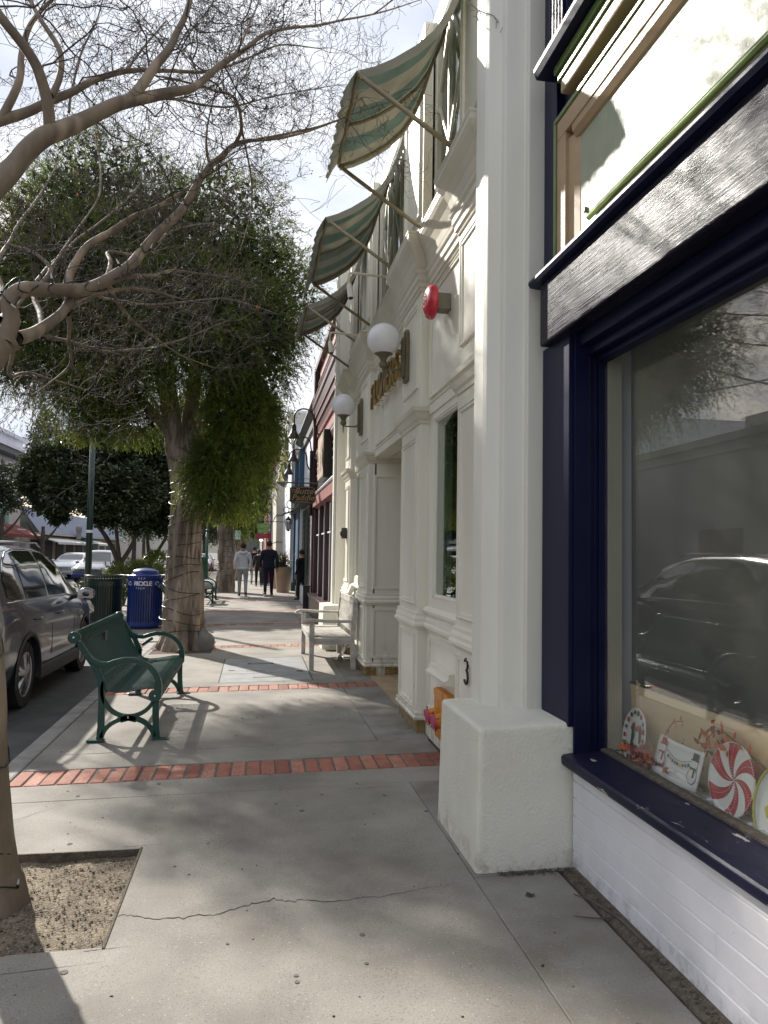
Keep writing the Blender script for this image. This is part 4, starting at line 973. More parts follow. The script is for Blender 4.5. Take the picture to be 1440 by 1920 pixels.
# ------------------------------------------------------------------ cars
def lerpT(T, y):
    if y <= T[0][0]: return T[0][1]
    for a, c in zip(T[:-1], T[1:]):
        if y <= c[0]: t = (y-a[0])/(c[0]-a[0]); t = t*t*(3-2*t)*.5+t*.5; return a[1]+(c[1]-a[1])*t
    return T[-1][1]
def car(name, label, W, Lh, belt, roof, width, top, axles, wr, paint, wins, ws, rw, extra=None, group=None, xside=0, clear=.24):
    """local frame: nose towards +Y, x right; y from 0 (tail) to Lh."""
    t = thing(name, label, 'car', (0, 0, 0), group)
    ys = sorted(set([0, .03, .09, .18, .3]+[round(v, 3) for v in np.linspace(.4, Lh-.4, 30)]+[Lh-.28, Lh-.16, Lh-.07, Lh-.02, Lh]))
    rings = []
    for y in ys:
        bl, rf, w, tp = lerpT(belt, y), lerpT(roof, y), lerpT(width, y)*W/2, lerpT(top, y)*W/2
        cl = clear+(.10 if y < .1 or y > Lh-.1 else 0)+max(0, (y-(Lh-.5)))*.08
        rf = max(rf, bl+.02); hgt = rf-bl
        half = [(0, cl), (w*.86, cl), (w*.95, cl+.05), (w*.985, cl+.16), (w, cl+.32), (w*.995, bl-.18), (w*.975, bl-.07), (w*.93, bl),
                (w*.93*(1-.25)+tp*.25, bl+hgt*.30), (w*.93*.35+tp*.65, bl+hgt*.68), (tp, bl+hgt*.88), (tp*.86, bl+hgt*.965), (tp*.5, bl+hgt*.995), (0, rf)]
        ring_ = [(x, y, z) for x, z in half]+[(-x, y, z) for x, z in half[-2:0:-1]]
        rings.append(ring_)
    n = len(rings[0]); b = MB(); vs = [p for r in rings for p in r]; fs = []
    for i in range(len(rings)-1):
        for k in range(n): fs.append((i*n+k, (i+1)*n+k, (i+1)*n+(k+1) % n, i*n+(k+1) % n))
    fs.append(tuple(range(n))); fs.append(tuple((len(rings)-1)*n+k for k in range(n-1, -1, -1)))
    b.add(vs, fs); body = b.build('body', paint, t, smooth=True)
    # wheel wells cut through
    cut = MB()
    for ay in axles: cut.tube([(-W, ay, wr*.98), (-W*.5+.30, ay, wr*.98)], wr+.055, 28); cut.tube([(W*.5-.30, ay, wr*.98), (W, ay, wr*.98)], wr+.055, 28)
    co = cut.build('cut', M['car_black']); fix_normals(co.data); fix_normals(body.data)
    bo = body.modifiers.new('b', 'BOOLEAN'); bo.operation = 'DIFFERENCE'; bo.object = co; bo.solver = 'EXACT'
    dg = bpy.context.evaluated_depsgraph_get(); me = bpy.data.meshes.new_from_object(body.evaluated_get(dg))
    body.modifiers.clear(); body.data = me; me.materials.clear(); me.materials.append(paint); bpy.data.objects.remove(co)
    smooth_by_angle(body, 32)
    def surf(y, f, sx, off=.004):
        bl, rf, w, tp = lerpT(belt, y), max(lerpT(roof, y), lerpT(belt, y)+.02), lerpT(width, y)*W/2, lerpT(top, y)*W/2; h = rf-bl
        tab = [(0, w*.93), (.30, w*.93*.75+tp*.25), (.68, w*.93*.35+tp*.65), (.88, tp), (.965, tp*.86)]
        x = lerpT(tab, f)
        for a, c in zip(tab[:-1], tab[1:]):
            if a[0] <= f <= c[0]: x = a[1]+(c[1]-a[1])*(f-a[0])/(c[0]-a[0])
        return (sx*(x+off), y, bl+h*f+off*.3)
    for sx in (1, -1):
        for wn in wins:
            # polygon window: list of (y, f0, f1)
            b = MB(); k = 10; vs = []
            seg = 10
            for i in range(seg+1):
                u = i/seg; y = wn[0][0]+(wn[-1][0]-wn[0][0])*u
                f0 = lerpT([(q[0], q[1]) for q in wn], y); f1 = lerpT([(q[0], q[2]) for q in wn], y)
                for j in range(6): vs.append(surf(y, f0+(f1-f0)*j/5, sx, .005))
            for i in range(seg):
                for j in range(5): a = i*6+j; b.f.append((a, a+6, a+7, a+1) if sx > 0 else (a, a+1, a+7, a+6))
            b.v = vs; b.mi = [0]*len(b.f); b.build('side_window', M['car_glass'], t, smooth=True)
        # trim line at belt, handle, sill cladding
        y0, y1 = wins[0][0][0]-.05, wins[-1][-1][0]+.05
        b = MB(); b.tube([surf(y, .012, sx, .006) for y in np.linspace(y0, y1, 14)], .008, 5); b.build('belt_trim', M['chrome'], t, smooth=True)
        b = MB(); tops = []
        for y in np.linspace(y0-.02, y1+.03, 22):
            f1 = 0
            for wn in wins:
                if wn[0][0] <= y <= wn[-1][0]: f1 = lerpT([(q[0], q[2]) for q in wn], y)
            tops.append((y, f1))
        tops = [q for q in tops if q[1] > .05]
        b.tube([surf(y, f+.03, sx, .006) for y, f in tops], .008, 5); b.build('window_trim', M['chrome'], t, smooth=True)
        b = MB(); ya, yb = axles[0]+wr+.06, axles[1]-wr-.06
        b.box(sx*(W/2*.95), sx*(W/2+.012), ya, yb, clear-.02, clear+.13); b.build('sill_cladding', M['car_black'], t, bevel=.02)
        for ay in axles:
            b = MB(); arc = [(ay+(wr+.062)*math.cos(q), wr*.98+(wr+.062)*math.sin(q)) for q in np.linspace(R_(-12), R_(192), 24)]
            vs = []; m2 = len(arc)
            for y, z in arc:
                d = Vector((y-ay, z-wr*.98)).normalized()*.045
                wloc_ = lerpT(width, y)*W/2
                vs += [(sx*(wloc_-.06), y, z), (sx*(wloc_+.010), y, z), (sx*(wloc_+.004), y+d.x, z+d.y)]
            b.add(vs, [(3*i, 3*i+3, 3*i+4, 3*i+1) for i in range(m2-1)]+[(3*i+1, 3*i+4, 3*i+5, 3*i+2) for i in range(m2-1)])
            b.build('wheel_arch', M['car_black'], t, smooth=True)
            # wheel
            xo = W/2-.035; c = (sx*xo, ay, wr)
            b = MB(); pr = [(wr*.66, -.10), (wr*.95, -.10), (wr, -.07), (wr, .07), (wr*.97, .095), (wr*.72, .10), (wr*.66, .09), (wr*.64, -.06)]
            b.lathe((sx*(xo-.10), ay, wr), [(r, sx*q) for r, q in pr], 36, 'x'); wh = b.build('wheel', M['tyre'], t, smooth=False); smooth_by_angle(wh, 40)
            b = MB(); b.lathe((sx*(xo-.10), ay, wr), [(r, sx*q) for r, q in [(.03, .05), (wr*.60, .03), (wr*.62, .092), (wr*.67, .096), (wr*.67, .06)]], 36, 'x'); q = b.build('rim', M['rim'], wh); smooth_by_angle(q, 40)
            b = MB()
            for k in range(5):
                a = 2*math.pi*k/5+.3
                for da, ww in ((-.16, .028), (.16, .028)):
                    p0 = Vector((ay+.05*math.cos(a), wr+.05*math.sin(a))); p1 = Vector((ay+wr*.62*math.cos(a+da), wr+wr*.62*math.sin(a+da))); d = (p1-p0).normalized(); nn = Vector((-d.y, d.x))*ww
                    xa, xb = sx*(xo-.03), sx*(xo-.002)
                    b.add([(xa, *(p0-nn)), (xa, *(p1-nn)), (xa, *(p1+nn)), (xa, *(p0+nn)), (xb, *(p0-nn*.7)), (xb-sx*.01, *(p1-nn*.7)), (xb-sx*.01, *(p1+nn*.7)), (xb, *(p0+nn*.7))],
                          [(0,3,2,1),(4,5,6,7),(0,1,5,4),(1,2,6,5),(2,3,7,6),(3,0,4,7)])
            b.lathe((sx*(xo-.03), ay, wr), [(.001, sx*.03), (.05, sx*.03), (.06, 0)], 16, 'x')
            b.build('spokes', M['rim'], wh)
            b = MB(); b.lathe((sx*(xo-.19), ay, wr), [(.001, 0), (wr*.64, 0), (wr*.64, sx*.03)], 24, 'x'); b.build('brake_disc', M['car_black'], wh)
    # screens front and back
    for nm, (ya, yb, fa, fb), s_ in (('windscreen', ws, 1), ('rear_window', rw, -1)):
        b = MB(); vs = []; seg = 8
        for i in range(seg+1):
            y = ya+(yb-ya)*i/seg; tp = lerpT(top, y)*W/2*.84; rf = lerpT(roof, y); bl = lerpT(belt, y); w = lerpT(width, y)*W/2
            f = fa+(fb-fa)*i/seg; h = rf-bl
            for j in range(9):
                u = j/8*2-1; x = tp*u*f; z = rf-abs(u)**3*h*.05
                vs.append((x, y+s_*.006, z+.007))
        for i in range(seg):
            for j in range(8): a = i*9+j; b.f.append((a, a+1, a+10, a+9)); b.mi.append(0)
        b.v = vs; b.build(nm, M['car_glass'], t, smooth=True)
    return t, surf
def suv():
    W, Lh = 1.82, 4.72
    belt = [(0, .98), (.15, 1.06), (.6, 1.12), (2.7, 1.09), (3.45, 1.04), (4.0, .97), (4.5, .86), (4.72, .66)]
    roof = [(0, 1.02), (.10, 1.10), (.18, 1.30), (.34, 1.58), (.6, 1.66), (1.3, 1.71), (2.3, 1.70), (2.88, 1.60), (3.38, 1.28), (3.62, 1.12), (4.05, 1.04), (4.45, .93), (4.65, .78), (4.72, .68)]
    width = [(0, .80), (.12, .91), (.4, .98), (1, 1.0), (3.5, 1.0), (4.15, .96), (4.5, .86), (4.72, .62)]
    top = [(0, .78), (.2, .74), (.6, .70), (1.6, .68), (2.7, .68), (3.25, .74), (3.65, .84), (4.25, .78), (4.72, .5)]
    wins = [[(.62, .10, .42), (.76, .06, .70), (1.10, .04, .86)], [(1.18, .04, .86), (1.45, .04, .89), (1.98, .04, .89)], [(2.07, .04, .88), (2.5, .04, .84), (2.83, .04, .66), (3.2, .04, .16)]]
    t, surf = car('parked_suv', 'dark grey compact SUV parked at the kerb behind the green bench', W, Lh, belt, roof, width, top, (1.13, 3.74), .345, M['car_paint'], wins,
                  (2.85, 3.50, 1.0, 1.12), (.16, .42, .86, .92))
    for sx in (1, -1):
        # doors: thin dark shut lines
        for yy in (2.0, 1.12, 3.05):
            b = MB(); b.tube([surf(yy, 0, sx, .001), (sx*(W/2*.995+.001), yy, .80), (sx*(W/2+.001), yy, .45)], .004, 4); b.build('shut_line', M['car_black'], t)
        for yy in (1.32, 2.24):
            b = MB(); b.tube([(sx*(W/2-.012), yy, .905), (sx*(W/2+.030), yy+.03, .91), (sx*(W/2+.032), yy+.15, .91), (sx*(W/2-.010), yy+.19, .905)], .014, 8); b.build('door_handle', M['car_paint'], t, smooth=True)
        b = MB(); b.sph((sx*(W/2+.13), 3.08, 1.09), .1, 14, 10, (1.15, .62, .78)); mr = b.build('mirror', M['car_paint'], t, smooth=True)
        b = MB(); b.tube([(sx*(W/2-.05), 3.12, 1.04), (sx*(W/2+.08), 3.09, 1.06)], .025, 6); b.build('mirror_stalk', M['car_black'], mr)
        b = MB(); b.add([(sx*(W/2+.03), 3.025, 1.03), (sx*(W/2+.225), 3.03, 1.035), (sx*(W/2+.22), 3.025, 1.145), (sx*(W/2+.04), 3.02, 1.15)], [(0, 1, 2, 3)]); b.build('mirror_glass', M['chrome'], mr)
        # lamps
        b = MB(); b.ext([(.02, .98), (.10, .96), (.17, 1.05), (.21, 1.42), (.20, 1.52), (.16, 1.50), (.08, 1.15)], 'x', sx*(W/2*.74), sx*(W/2*.955)); b.build('tail_lamp', M['tail'], t, bevel=.02)
        b = MB(); b.ext([(.03, .84), (.16, .82), (.20, .95), (.02, .97)], 'x', sx*(W/2*.72), sx*(W/2*.94)); b.build('reverse_lamp', M['tail_clear'], t, bevel=.02)
        b = MB(); b.ext([(4.27, .80), (4.57, .72), (4.53, .84), (4.30, .93)], 'x', sx*(W/2*.55), sx*(W/2*.93)); b.build('headlamp', M['tail_clear'], t, bevel=.03)
        b = MB(); b.tube([(sx*.60, .7, 1.70), (sx*.60, .9, 1.735), (sx*.60, 2.3, 1.735), (sx*.60, 2.5, 1.69)], .014, 6); b.build('roof_rail', M['chrome'], t, smooth=True)
    b = MB(); b.box(-.85, .85, -.04, .10, .42, .62); b.build('rear_bumper', M['car_black'], t, bevel=.04)
    b = MB(); b.box(-.26, .26, -.012, .02, .76, .88); b.build('number_plate', M['white'], t, bevel=.004)
    b = MB(); b.box(-.62, .62, 4.62, 4.75, .42, .60); b.build('grille', M['car_black'], t, bevel=.03)
    b = MB()
    for x in (-.38, .38): b.box(x-.26, x+.26, 1.6, 1.75, .95, 1.32); b.sph((x, 1.72, 1.40), .12, 10, 8, (1, .5, .8))
    t.location = (-3.23, 7.56, -.172); t.rotation_euler = (0, 0, R_(-.6))
    return t
suv()
def far_car(label, paint, loc, rot, kind='sedan', group='cars in the street beyond the trees'):
    W, Lh = (1.85, 4.7)
    k = 0 if kind == 'sedan' else .17
    belt = [(0, .80), (.3, .95), (2.5, .95), (3.6, .90), (4.4, .78), (4.7, .62)]
    roof = [(0, .82), (.25, 1.0), (.75, 1.18+k*1.3), (1.3, 1.42+k), (2.2, 1.46+k), (2.7, 1.38+k), (3.4, 1.02), (4.0, .95), (4.5, .80), (4.7, .66)]
    width = [(0, .82), (.2, .93), (1, 1), (3.6, 1), (4.4, .90), (4.7, .70)]; top = [(0, .8), (1.2, .66), (2.5, .66), (3.4, .82), (4.7, .6)]
    wins = [[(1.0, .08, .62), (1.4, .06, .86), (2.0, .06, .88)], [(2.08, .06, .88), (2.6, .06, .82), (3.15, .06, .25)]]
    t, surf = car('parked_car', label, W, Lh, belt, roof, width, top, (.95, 3.75), .33, M[paint], wins, (2.62, 3.42, 1, 1.12), (.35, 1.15, .95, .95), group=group)
    for sx in (1, -1):
        b = MB(); b.ext([(4.22, .66), (4.60, .60), (4.55, .72), (4.25, .80)], 'x', sx*.45, sx*.86); b.build('headlamp', M['tail_clear'], t, bevel=.02)
        b = MB(); b.sph((sx*(W/2+.10), 3.0, 1.0), .09, 10, 8, (1.1, .6, .8)); b.build('mirror', M[paint], t, smooth=True)
    b = MB(); b.box(-.42, .42, 4.60, 4.70, .50, .70); b.build('grille', M['car_black'], t, bevel=.02)
    b = MB(); b.tube([(0, 4.70, .60), (0, 4.715, .60)], .07, 16); b.build('badge', M['chrome'], t)
    t.location = loc; t.rotation_euler = (0, 0, R_(rot))
    return t
c1 = far_car('silver grey SUV with a round badge facing the camera beyond the green bin', 'car_silver', (-7.6, 44.0, -.17), 176, 'suv')
b = MB(); b.box(-.80, .80, 4.66, 4.74, .28, .46); b.build('lower_bumper', M['car_blue'], c1, bevel=.03, local=True)
far_car('white car parked behind the silver SUV across the street', 'car_white', (-9.9, 49.0, -.17), 174)
far_car('dark car half hidden behind the magnolia trunk', 'car_dark', (-5.95, 52.5, -.17), 178)
far_car('white car glimpsed far along the kerb past the green kiosks', 'car_white', (-4.2, 66.0, -.17), 180)
BR={
'trunk2':[(-1.29,3.62,2.12,0.0750),(-1.21,3.65,2.30,0.0750),(-1.17,3.70,2.41,0.0700),(-1.11,3.75,2.47,0.0600)],
'A':[(-1.15,3.70,2.42,0.0600),(-1.13,3.72,2.55,0.0500),(-1.15,3.74,2.65,0.0480),(-1.11,3.80,2.73,0.0450),(-1.01,3.95,2.78,0.0440),(-0.87,4.10,2.85,0.0420),(-0.73,4.25,2.99,0.0400),(-0.65,4.40,3.18,0.0380),(-0.55,4.55,3.41,0.0340),(-0.46,4.70,3.60,0.0320),(-0.38,4.80,3.82,0.0280),(-0.28,4.95,4.03,0.0240),(-0.19,5.05,4.18,0.0200),(0.01,5.20,4.32,0.0140),(0.28,5.40,4.52,0.0100),(0.56,5.60,4.75,0.0060)],
'A2':[(-1.11,3.75,2.47,0.0450),(-1.05,3.85,2.53,0.0360),(-0.99,3.95,2.63,0.0320),(-0.97,4.05,2.75,0.0300),(-1.00,4.20,2.91,0.0280),(-0.95,4.35,3.14,0.0260),(-0.86,4.50,3.31,0.0240),(-0.74,4.65,3.47,0.0200),(-0.63,4.80,3.61,0.0160),(-0.41,5.00,3.89,0.0110),(-0.23,5.10,4.10,0.0070)],
'A3':[(-0.96,4.05,2.72,0.0180),(-0.90,4.20,2.82,0.0150),(-0.80,4.30,2.90,0.0120),(-0.63,4.50,2.98,0.0100),(-0.46,4.70,3.01,0.0060)],
'A4':[(-1.03,3.90,2.55,0.0200),(-1.14,4.20,2.72,0.0200),(-1.24,4.50,2.94,0.0200),(-1.25,4.80,3.17,0.0180),(-1.41,5.00,3.35,0.0130),(-1.66,5.20,3.46,0.0100)],
'A5':[(-1.25,4.80,3.17,0.0150),(-1.25,5.10,3.40,0.0110),(-1.13,5.40,3.87,0.0090),(-1.14,5.60,4.19,0.0080),(-1.23,5.80,4.52,0.0050)],
'A6':[(-0.78,4.18,2.92,0.0200),(-0.70,4.30,2.98,0.0180),(-0.62,4.60,3.11,0.0130),(-0.53,4.90,3.26,0.0110),(-0.25,5.30,3.38,0.0060)],
'A7':[(-0.80,4.18,2.93,0.0180),(-0.82,4.40,3.10,0.0150),(-0.90,4.70,3.27,0.0140),(-0.79,5.10,3.41,0.0100),(-0.59,5.40,3.61,0.0060)],
'B':[(-1.14,3.20,2.77,0.0700),(-1.11,3.30,2.94,0.0620),(-1.06,3.40,3.10,0.0580),(-0.99,3.45,3.23,0.0550),(-0.92,3.50,3.33,0.0520),(-0.80,3.60,3.48,0.0450),(-0.65,3.75,3.65,0.0400),(-0.45,3.95,3.85,0.0300),(-0.32,4.10,4.02,0.0240),(-0.20,4.20,4.21,0.0200),(-0.00,4.40,4.53,0.0140),(0.29,4.70,4.82,0.0100),(0.71,5.00,5.17,0.0070),(1.08,5.20,5.47,0.0040)],
'B2':[(-0.65,3.75,3.65,0.0360),(-0.59,3.80,3.77,0.0320),(-0.53,3.85,3.93,0.0280),(-0.46,3.95,4.15,0.0240),(-0.41,4.00,4.31,0.0200),(-0.40,4.10,4.57,0.0150)],
'B3':[(-0.94,3.50,3.32,0.0350),(-0.94,3.45,3.44,0.0320),(-0.97,3.40,3.56,0.0300),(-1.02,3.35,3.63,0.0280),(-1.10,3.30,3.71,0.0260),(-1.18,3.30,3.83,0.0200)],
'B4':[(-0.94,3.50,3.50,0.0200),(-0.92,3.55,3.63,0.0180),(-0.94,3.60,3.78,0.0160),(-1.04,3.65,3.94,0.0140),(-1.12,3.70,4.11,0.0100)],
'C':[(-1.41,3.90,3.50,0.0400),(-1.27,3.90,3.58,0.0340),(-1.14,3.95,3.67,0.0300),(-1.01,4.00,3.79,0.0260),(-0.90,4.10,3.95,0.0220),(-0.75,4.20,4.08,0.0180),(-0.53,4.30,4.17,0.0140),(-0.25,4.50,4.35,0.0090),(0.07,4.80,4.73,0.0070),(0.35,5.00,4.88,0.0040)],
'C2':[(-1.27,3.90,3.57,0.0300),(-1.24,3.90,3.64,0.0260),(-1.20,3.95,3.82,0.0240),(-1.21,4.00,4.00,0.0200),(-1.19,4.05,4.19,0.0160),(-1.08,4.10,4.39,0.0100)],
'D':[(-0.19,5.05,4.18,0.0160),(-0.15,5.05,4.30,0.0150),(-0.20,5.00,4.47,0.0120),(-0.33,4.90,4.45,0.0100),(-0.55,4.80,4.43,0.0080),(-0.67,4.70,4.38,0.0060)],
'D2':[(-0.19,5.05,4.18,0.0140),(0.08,5.10,4.30,0.0110),(0.38,5.20,4.46,0.0080),(0.72,5.30,4.68,0.0050),(0.94,5.40,4.82,0.0030)],
'D3':[(-0.34,4.90,3.95,0.0120),(-0.37,4.90,4.13,0.0100),(-0.35,5.00,4.40,0.0070),(-0.22,5.10,4.99,0.0040)],
'E':[(0.71,5.00,5.17,0.0060),(0.96,4.60,5.12,0.0060),(1.10,4.20,4.76,0.0050),(1.18,4.10,4.62,0.0040),(1.25,4.05,4.56,0.0020)],
'E2':[(1.18,4.10,4.62,0.0030),(1.19,4.08,4.53,0.0020),(1.26,4.05,4.46,0.0015)],
'G':[(-1.08,4.40,3.93,0.0100),(-1.08,4.60,4.37,0.0080),(-1.04,4.80,4.74,0.0060),(-1.03,5.00,5.10,0.0040)],
'G2':[(-0.75,4.20,4.08,0.0100),(-0.69,4.40,4.35,0.0080),(-0.60,4.60,4.66,0.0050)],
'G3':[(-0.20,4.20,4.21,0.0100),(-0.13,4.40,4.49,0.0080),(-0.07,4.60,4.83,0.0060),(-0.01,4.80,5.16,0.0040)],
'G4':[(-0.65,3.75,3.65,0.0120),(-0.52,4.30,4.01,0.0100),(-0.26,4.80,4.29,0.0080),(0.08,5.20,4.64,0.0060),(0.46,5.40,4.88,0.0040)],
'G5':[(-0.16,5.00,4.32,0.0100),(-0.09,5.40,4.16,0.0080),(-0.09,5.60,3.97,0.0060),(-0.16,5.70,3.73,0.0040)],
'H':[(-1.16,3.80,2.66,0.0200),(-1.43,4.40,3.02,0.0180),(-1.51,5.00,3.48,0.0140),(-1.53,5.60,4.00,0.0100),(-1.53,6.00,4.43,0.0060)],
'H2':[(-0.95,4.00,2.67,0.0160),(-1.08,4.60,2.66,0.0120),(-1.18,5.00,2.62,0.0090),(-1.46,5.30,2.50,0.0050)],
'H3':[(-1.09,3.90,2.54,0.0180),(-1.11,4.60,2.69,0.0140),(-0.94,5.30,2.82,0.0110),(-0.63,6.00,3.10,0.0080),(-0.25,6.40,3.41,0.0050)],
'H4':[(-0.81,4.20,2.91,0.0160),(-0.79,5.00,2.95,0.0120),(-0.60,5.70,2.94,0.0080),(-0.36,6.20,2.96,0.0050)],
'H5':[(-1.17,3.70,2.54,0.0200),(-1.40,4.80,2.98,0.0160),(-1.42,5.80,3.66,0.0120),(-1.13,6.40,4.32,0.0090),(-0.90,6.80,4.91,0.0050)],
'H6':[(-1.02,4.30,2.95,0.0160),(-1.00,5.20,3.14,0.0120),(-0.76,6.00,3.38,0.0090),(-0.30,6.50,3.62,0.0070),(0.15,6.80,3.61,0.0040)],
'H7':[(-0.65,4.40,3.18,0.0140),(-0.57,5.20,3.64,0.0100),(-0.38,6.00,4.04,0.0080),(-0.05,6.60,4.19,0.0050)],
'H8':[(-1.13,3.80,2.49,0.0160),(-1.36,4.50,2.46,0.0120),(-1.44,5.20,2.62,0.0100),(-1.24,5.80,2.65,0.0060)],
}
BL=[(-2.45,12.50,6.91,1.13),(-3.09,12.30,6.25,0.94),(-3.45,12.60,5.40,1.10),(-4.30,12.60,5.20,.85),(-2.46,12.00,5.44,1.25),(-2.59,13.40,6.46,1.39),(-0.61,12.50,6.63,1.04),(-1.34,12.30,6.14,1.02),(-0.12,12.50,5.79,0.82),(-0.31,12.20,4.90,0.89),(-1.08,11.60,4.92,1.05),(-1.44,13.50,5.84,1.40),(-2.01,11.80,4.52,0.86),(-2.94,12.20,4.65,0.97),(-0.01,12.70,4.70,0.62),(-3.56,12.30,4.31,0.47),(-2.28,12.20,3.66,0.36),(-2.03,12.30,3.94,0.34),(-1.79,12.40,3.51,0.26),(-0.48,12.00,4.25,0.50),(-0.23,12.20,3.54,0.51),(-0.34,12.20,2.95,0.47),(-0.21,12.60,4.22,0.52),(-0.53,12.20,2.36,0.36),(-0.73,12.00,2.75,0.30),(0.06,13.60,5.98,1.04),(0.37,12.80,5.20,0.34),(-2.43,12.20,3.36,0.25),(-0.07,12.30,3.65,0.30),(-2.90,12.50,3.89,0.30),(0.10,11.70,5.03,0.41)]
T3=[(-0.85,29.40,6.20,1.22),(0.13,29.40,6.86,0.77),(-0.04,29.40,5.63,0.92),(-1.01,29.40,4.58,1.12),(-0.01,29.40,4.21,0.61),(-1.57,29.40,3.56,0.82),(-0.59,29.40,3.58,0.86),(-2.00,29.40,5.15,1.22),(-2.33,29.40,2.94,0.51),(-0.77,29.40,2.98,0.45),(-2.62,29.40,6.13,1.22),(0.34,29.40,6.26,0.57)]
MG=[(-5.83,23.00,3.74,0.77),(-4.98,23.00,4.07,0.88),(-3.96,23.00,4.26,0.88),(-2.92,23.00,4.15,0.88),(-5.13,22.50,3.26,0.78),(-4.18,22.00,3.10,0.76),(-3.33,22.00,3.13,0.84),(-2.59,23.00,3.23,0.88),(-6.24,23.00,3.35,0.45),(-4.20,23.00,2.57,0.48),(-3.31,23.00,2.43,0.51),(-2.57,23.00,2.30,0.41),(-5.80,23.00,2.83,0.45),(-5.62,23.50,2.48,0.29),(-4.95,24.00,3.71,1.00),(-3.41,24.50,3.81,1.02),(-2.41,24.00,3.96,0.83)]
# ------------------------------------------------------------------ foliage helpers (numpy)
def unit(v): return v/np.maximum(1e-9, np.linalg.norm(v, axis=1, keepdims=True))
def leaves(name, P, D, ln, wd, m, parent, rng, fold=.25):
    """one thin lens-shaped blade of two quads' worth of triangles per point"""
    n = len(P); D = unit(D); rnd = unit(rng.normal(size=(n, 3))); Sd = unit(np.cross(D, rnd)); Nn = np.cross(Sd, D)
    L_ = (ln*rng.uniform(.6, 1.25, n))[:, None]; W_ = (wd*rng.uniform(.7, 1.2, n))[:, None]
    a = P; b = P+D*L_*.45+Sd*W_/2+Nn*W_*fold; c = P+D*L_+Nn*L_*rng.uniform(-.15, .15, n)[:, None]; d = P+D*L_*.45-Sd*W_/2+Nn*W_*fold
    V = np.stack([a, b, c, d], 1).reshape(-1, 3); F = np.arange(4*n).reshape(-1, 4)
    return np_mesh(name, V, F, m, parent)
def shell_points(blobs, n, rng, inner=.55, bias=.8):
    B = np.array(blobs); w = B[:, 3]**2; idx = rng.choice(len(B), n, p=w/w.sum()); d = unit(rng.normal(size=(n, 3)))
    r = (inner+(1-inner)*rng.uniform(0, 1, n)**bias)
    # lumpy radius
    f = 1+.10*np.sin(d[:, 0]*7+idx)*np.sin(d[:, 2]*6+idx*2)+.08*np.sin(d[:, 1]*11+idx*3)
    return B[idx, :3]+d*(B[idx, 3]*r*f)[:, None], d, r
def tubes(name, segs, m, parent=None, n=4, kind=None):
    """segs: list of (points, radii) -> one mesh (used for twigs)"""
    V = []; F = []; off = 0
    for pts, rad in segs:
        P = np.asarray(pts, float); k = len(P); T = np.gradient(P, axis=0); T = unit(T)
        ref = np.array([0, 0, 1.]) if abs(T[0, 2]) < .9 else np.array([1., 0, 0])
        U = unit(np.cross(T, ref)+1e-6); W = np.cross(T, U); a = np.arange(n)*2*np.pi/n
        ring = P[:, None, :]+(U[:, None, :]*np.cos(a)[None, :, None]+W[:, None, :]*np.sin(a)[None, :, None])*np.asarray(rad)[:, None, None]
        V.append(ring.reshape(-1, 3)); i = np.arange(k-1)[:, None]*n; j = np.arange(n)[None, :]; j2 = (j+1) % n
        F.append((np.stack([i+j, i+j2, i+n+j2, i+n+j], -1).reshape(-1, 4))+off); off += k*n
    o = np_mesh(name, np.concatenate(V), np.concatenate(F), m, parent, kind=kind)
    o.data.polygons.foreach_set('use_smooth', [True]*len(o.data.polygons)); return o
def smooth_path(pts, k=5):
    P = np.array(pts, float); out = []
    for i in range(len(P)-1):
        p0, p1, p2, p3 = P[max(i-1, 0)], P[i], P[i+1], P[min(i+2, len(P)-1)]
        for t in np.arange(k)/k: out.append(.5*((2*p1)+(-p0+p2)*t+(2*p0-5*p1+4*p2-p3)*t*t+(-p0+3*p1-3*p2+p3)*t**3))
    out.append(P[-1]); return np.array(out)

# ------------------------------------------------------------------ near tree: bare crape myrtle
cm = thing('bare_street_tree', 'bare smooth-barked tree in the near pit, its limbs arching over the pavement', 'tree', (-1.10, 3.65, -.04))
trunk = [(-1.10,3.66,-.06,.16),(-1.105,3.66,.02,.142),(-1.12,3.655,.12,.122),(-1.145,3.65,.45,.112),(-1.175,3.64,.9,.106),(-1.225,3.63,1.4,.10),(-1.27,3.62,1.85,.095),(-1.29,3.62,2.12,.092),(-1.30,3.62,2.25,.085),(-1.21,3.65,2.34,.075),(-1.17,3.70,2.42,.06)]
def bark_tube(name, pts, m, parent, n=16, k=6, amp=.10, f=3.0, ridge=0, seed=0):
    P = smooth_path(pts, k); c = P[:, :3]; r = P[:, 3]; T = unit(np.gradient(c, axis=0)); V = []; N_ = len(c)
    ref = np.array([0., 1, 0]) if abs(T[0, 1]) < .8 else np.array([1., 0, 0]); U = None
    for i in range(N_):
        u = np.cross(T[i], ref if U is None else np.cross(U, T[i])); u /= np.linalg.norm(u)+1e-9
        if U is not None and np.dot(u, U) < 0: u = -u
        U = u; w = np.cross(T[i], u)
        for j in range(n):
            a = 2*np.pi*j/n; d = u*np.cos(a)+w*np.sin(a); p = c[i]+d*r[i]
            h = amp*mnoise.noise(Vector((p[0]*f*2.2, p[1]*f*2.2, p[2]*f*.8+seed)))
            if ridge: h += ridge*(abs(mnoise.noise(Vector((np.cos(a)*2.6+p[2]*.35, np.sin(a)*2.6, p[2]*.55+seed))))*2-.5)+ridge*.6*mnoise.noise(Vector((np.cos(a)*6, np.sin(a)*6, p[2]*1.6)))
            V.append(c[i]+d*r[i]*(1+h))
    V = np.array(V); i = np.arange(N_-1)[:, None]*n; j = np.arange(n)[None, :]; j2 = (j+1) % n
    F = np.stack([i+j, i+j2, i+n+j2, i+n+j], -1).reshape(-1, 4)
    o = np_mesh(name, V, F, m, parent); o.data.polygons.foreach_set('use_smooth', [True]*len(F)); return o
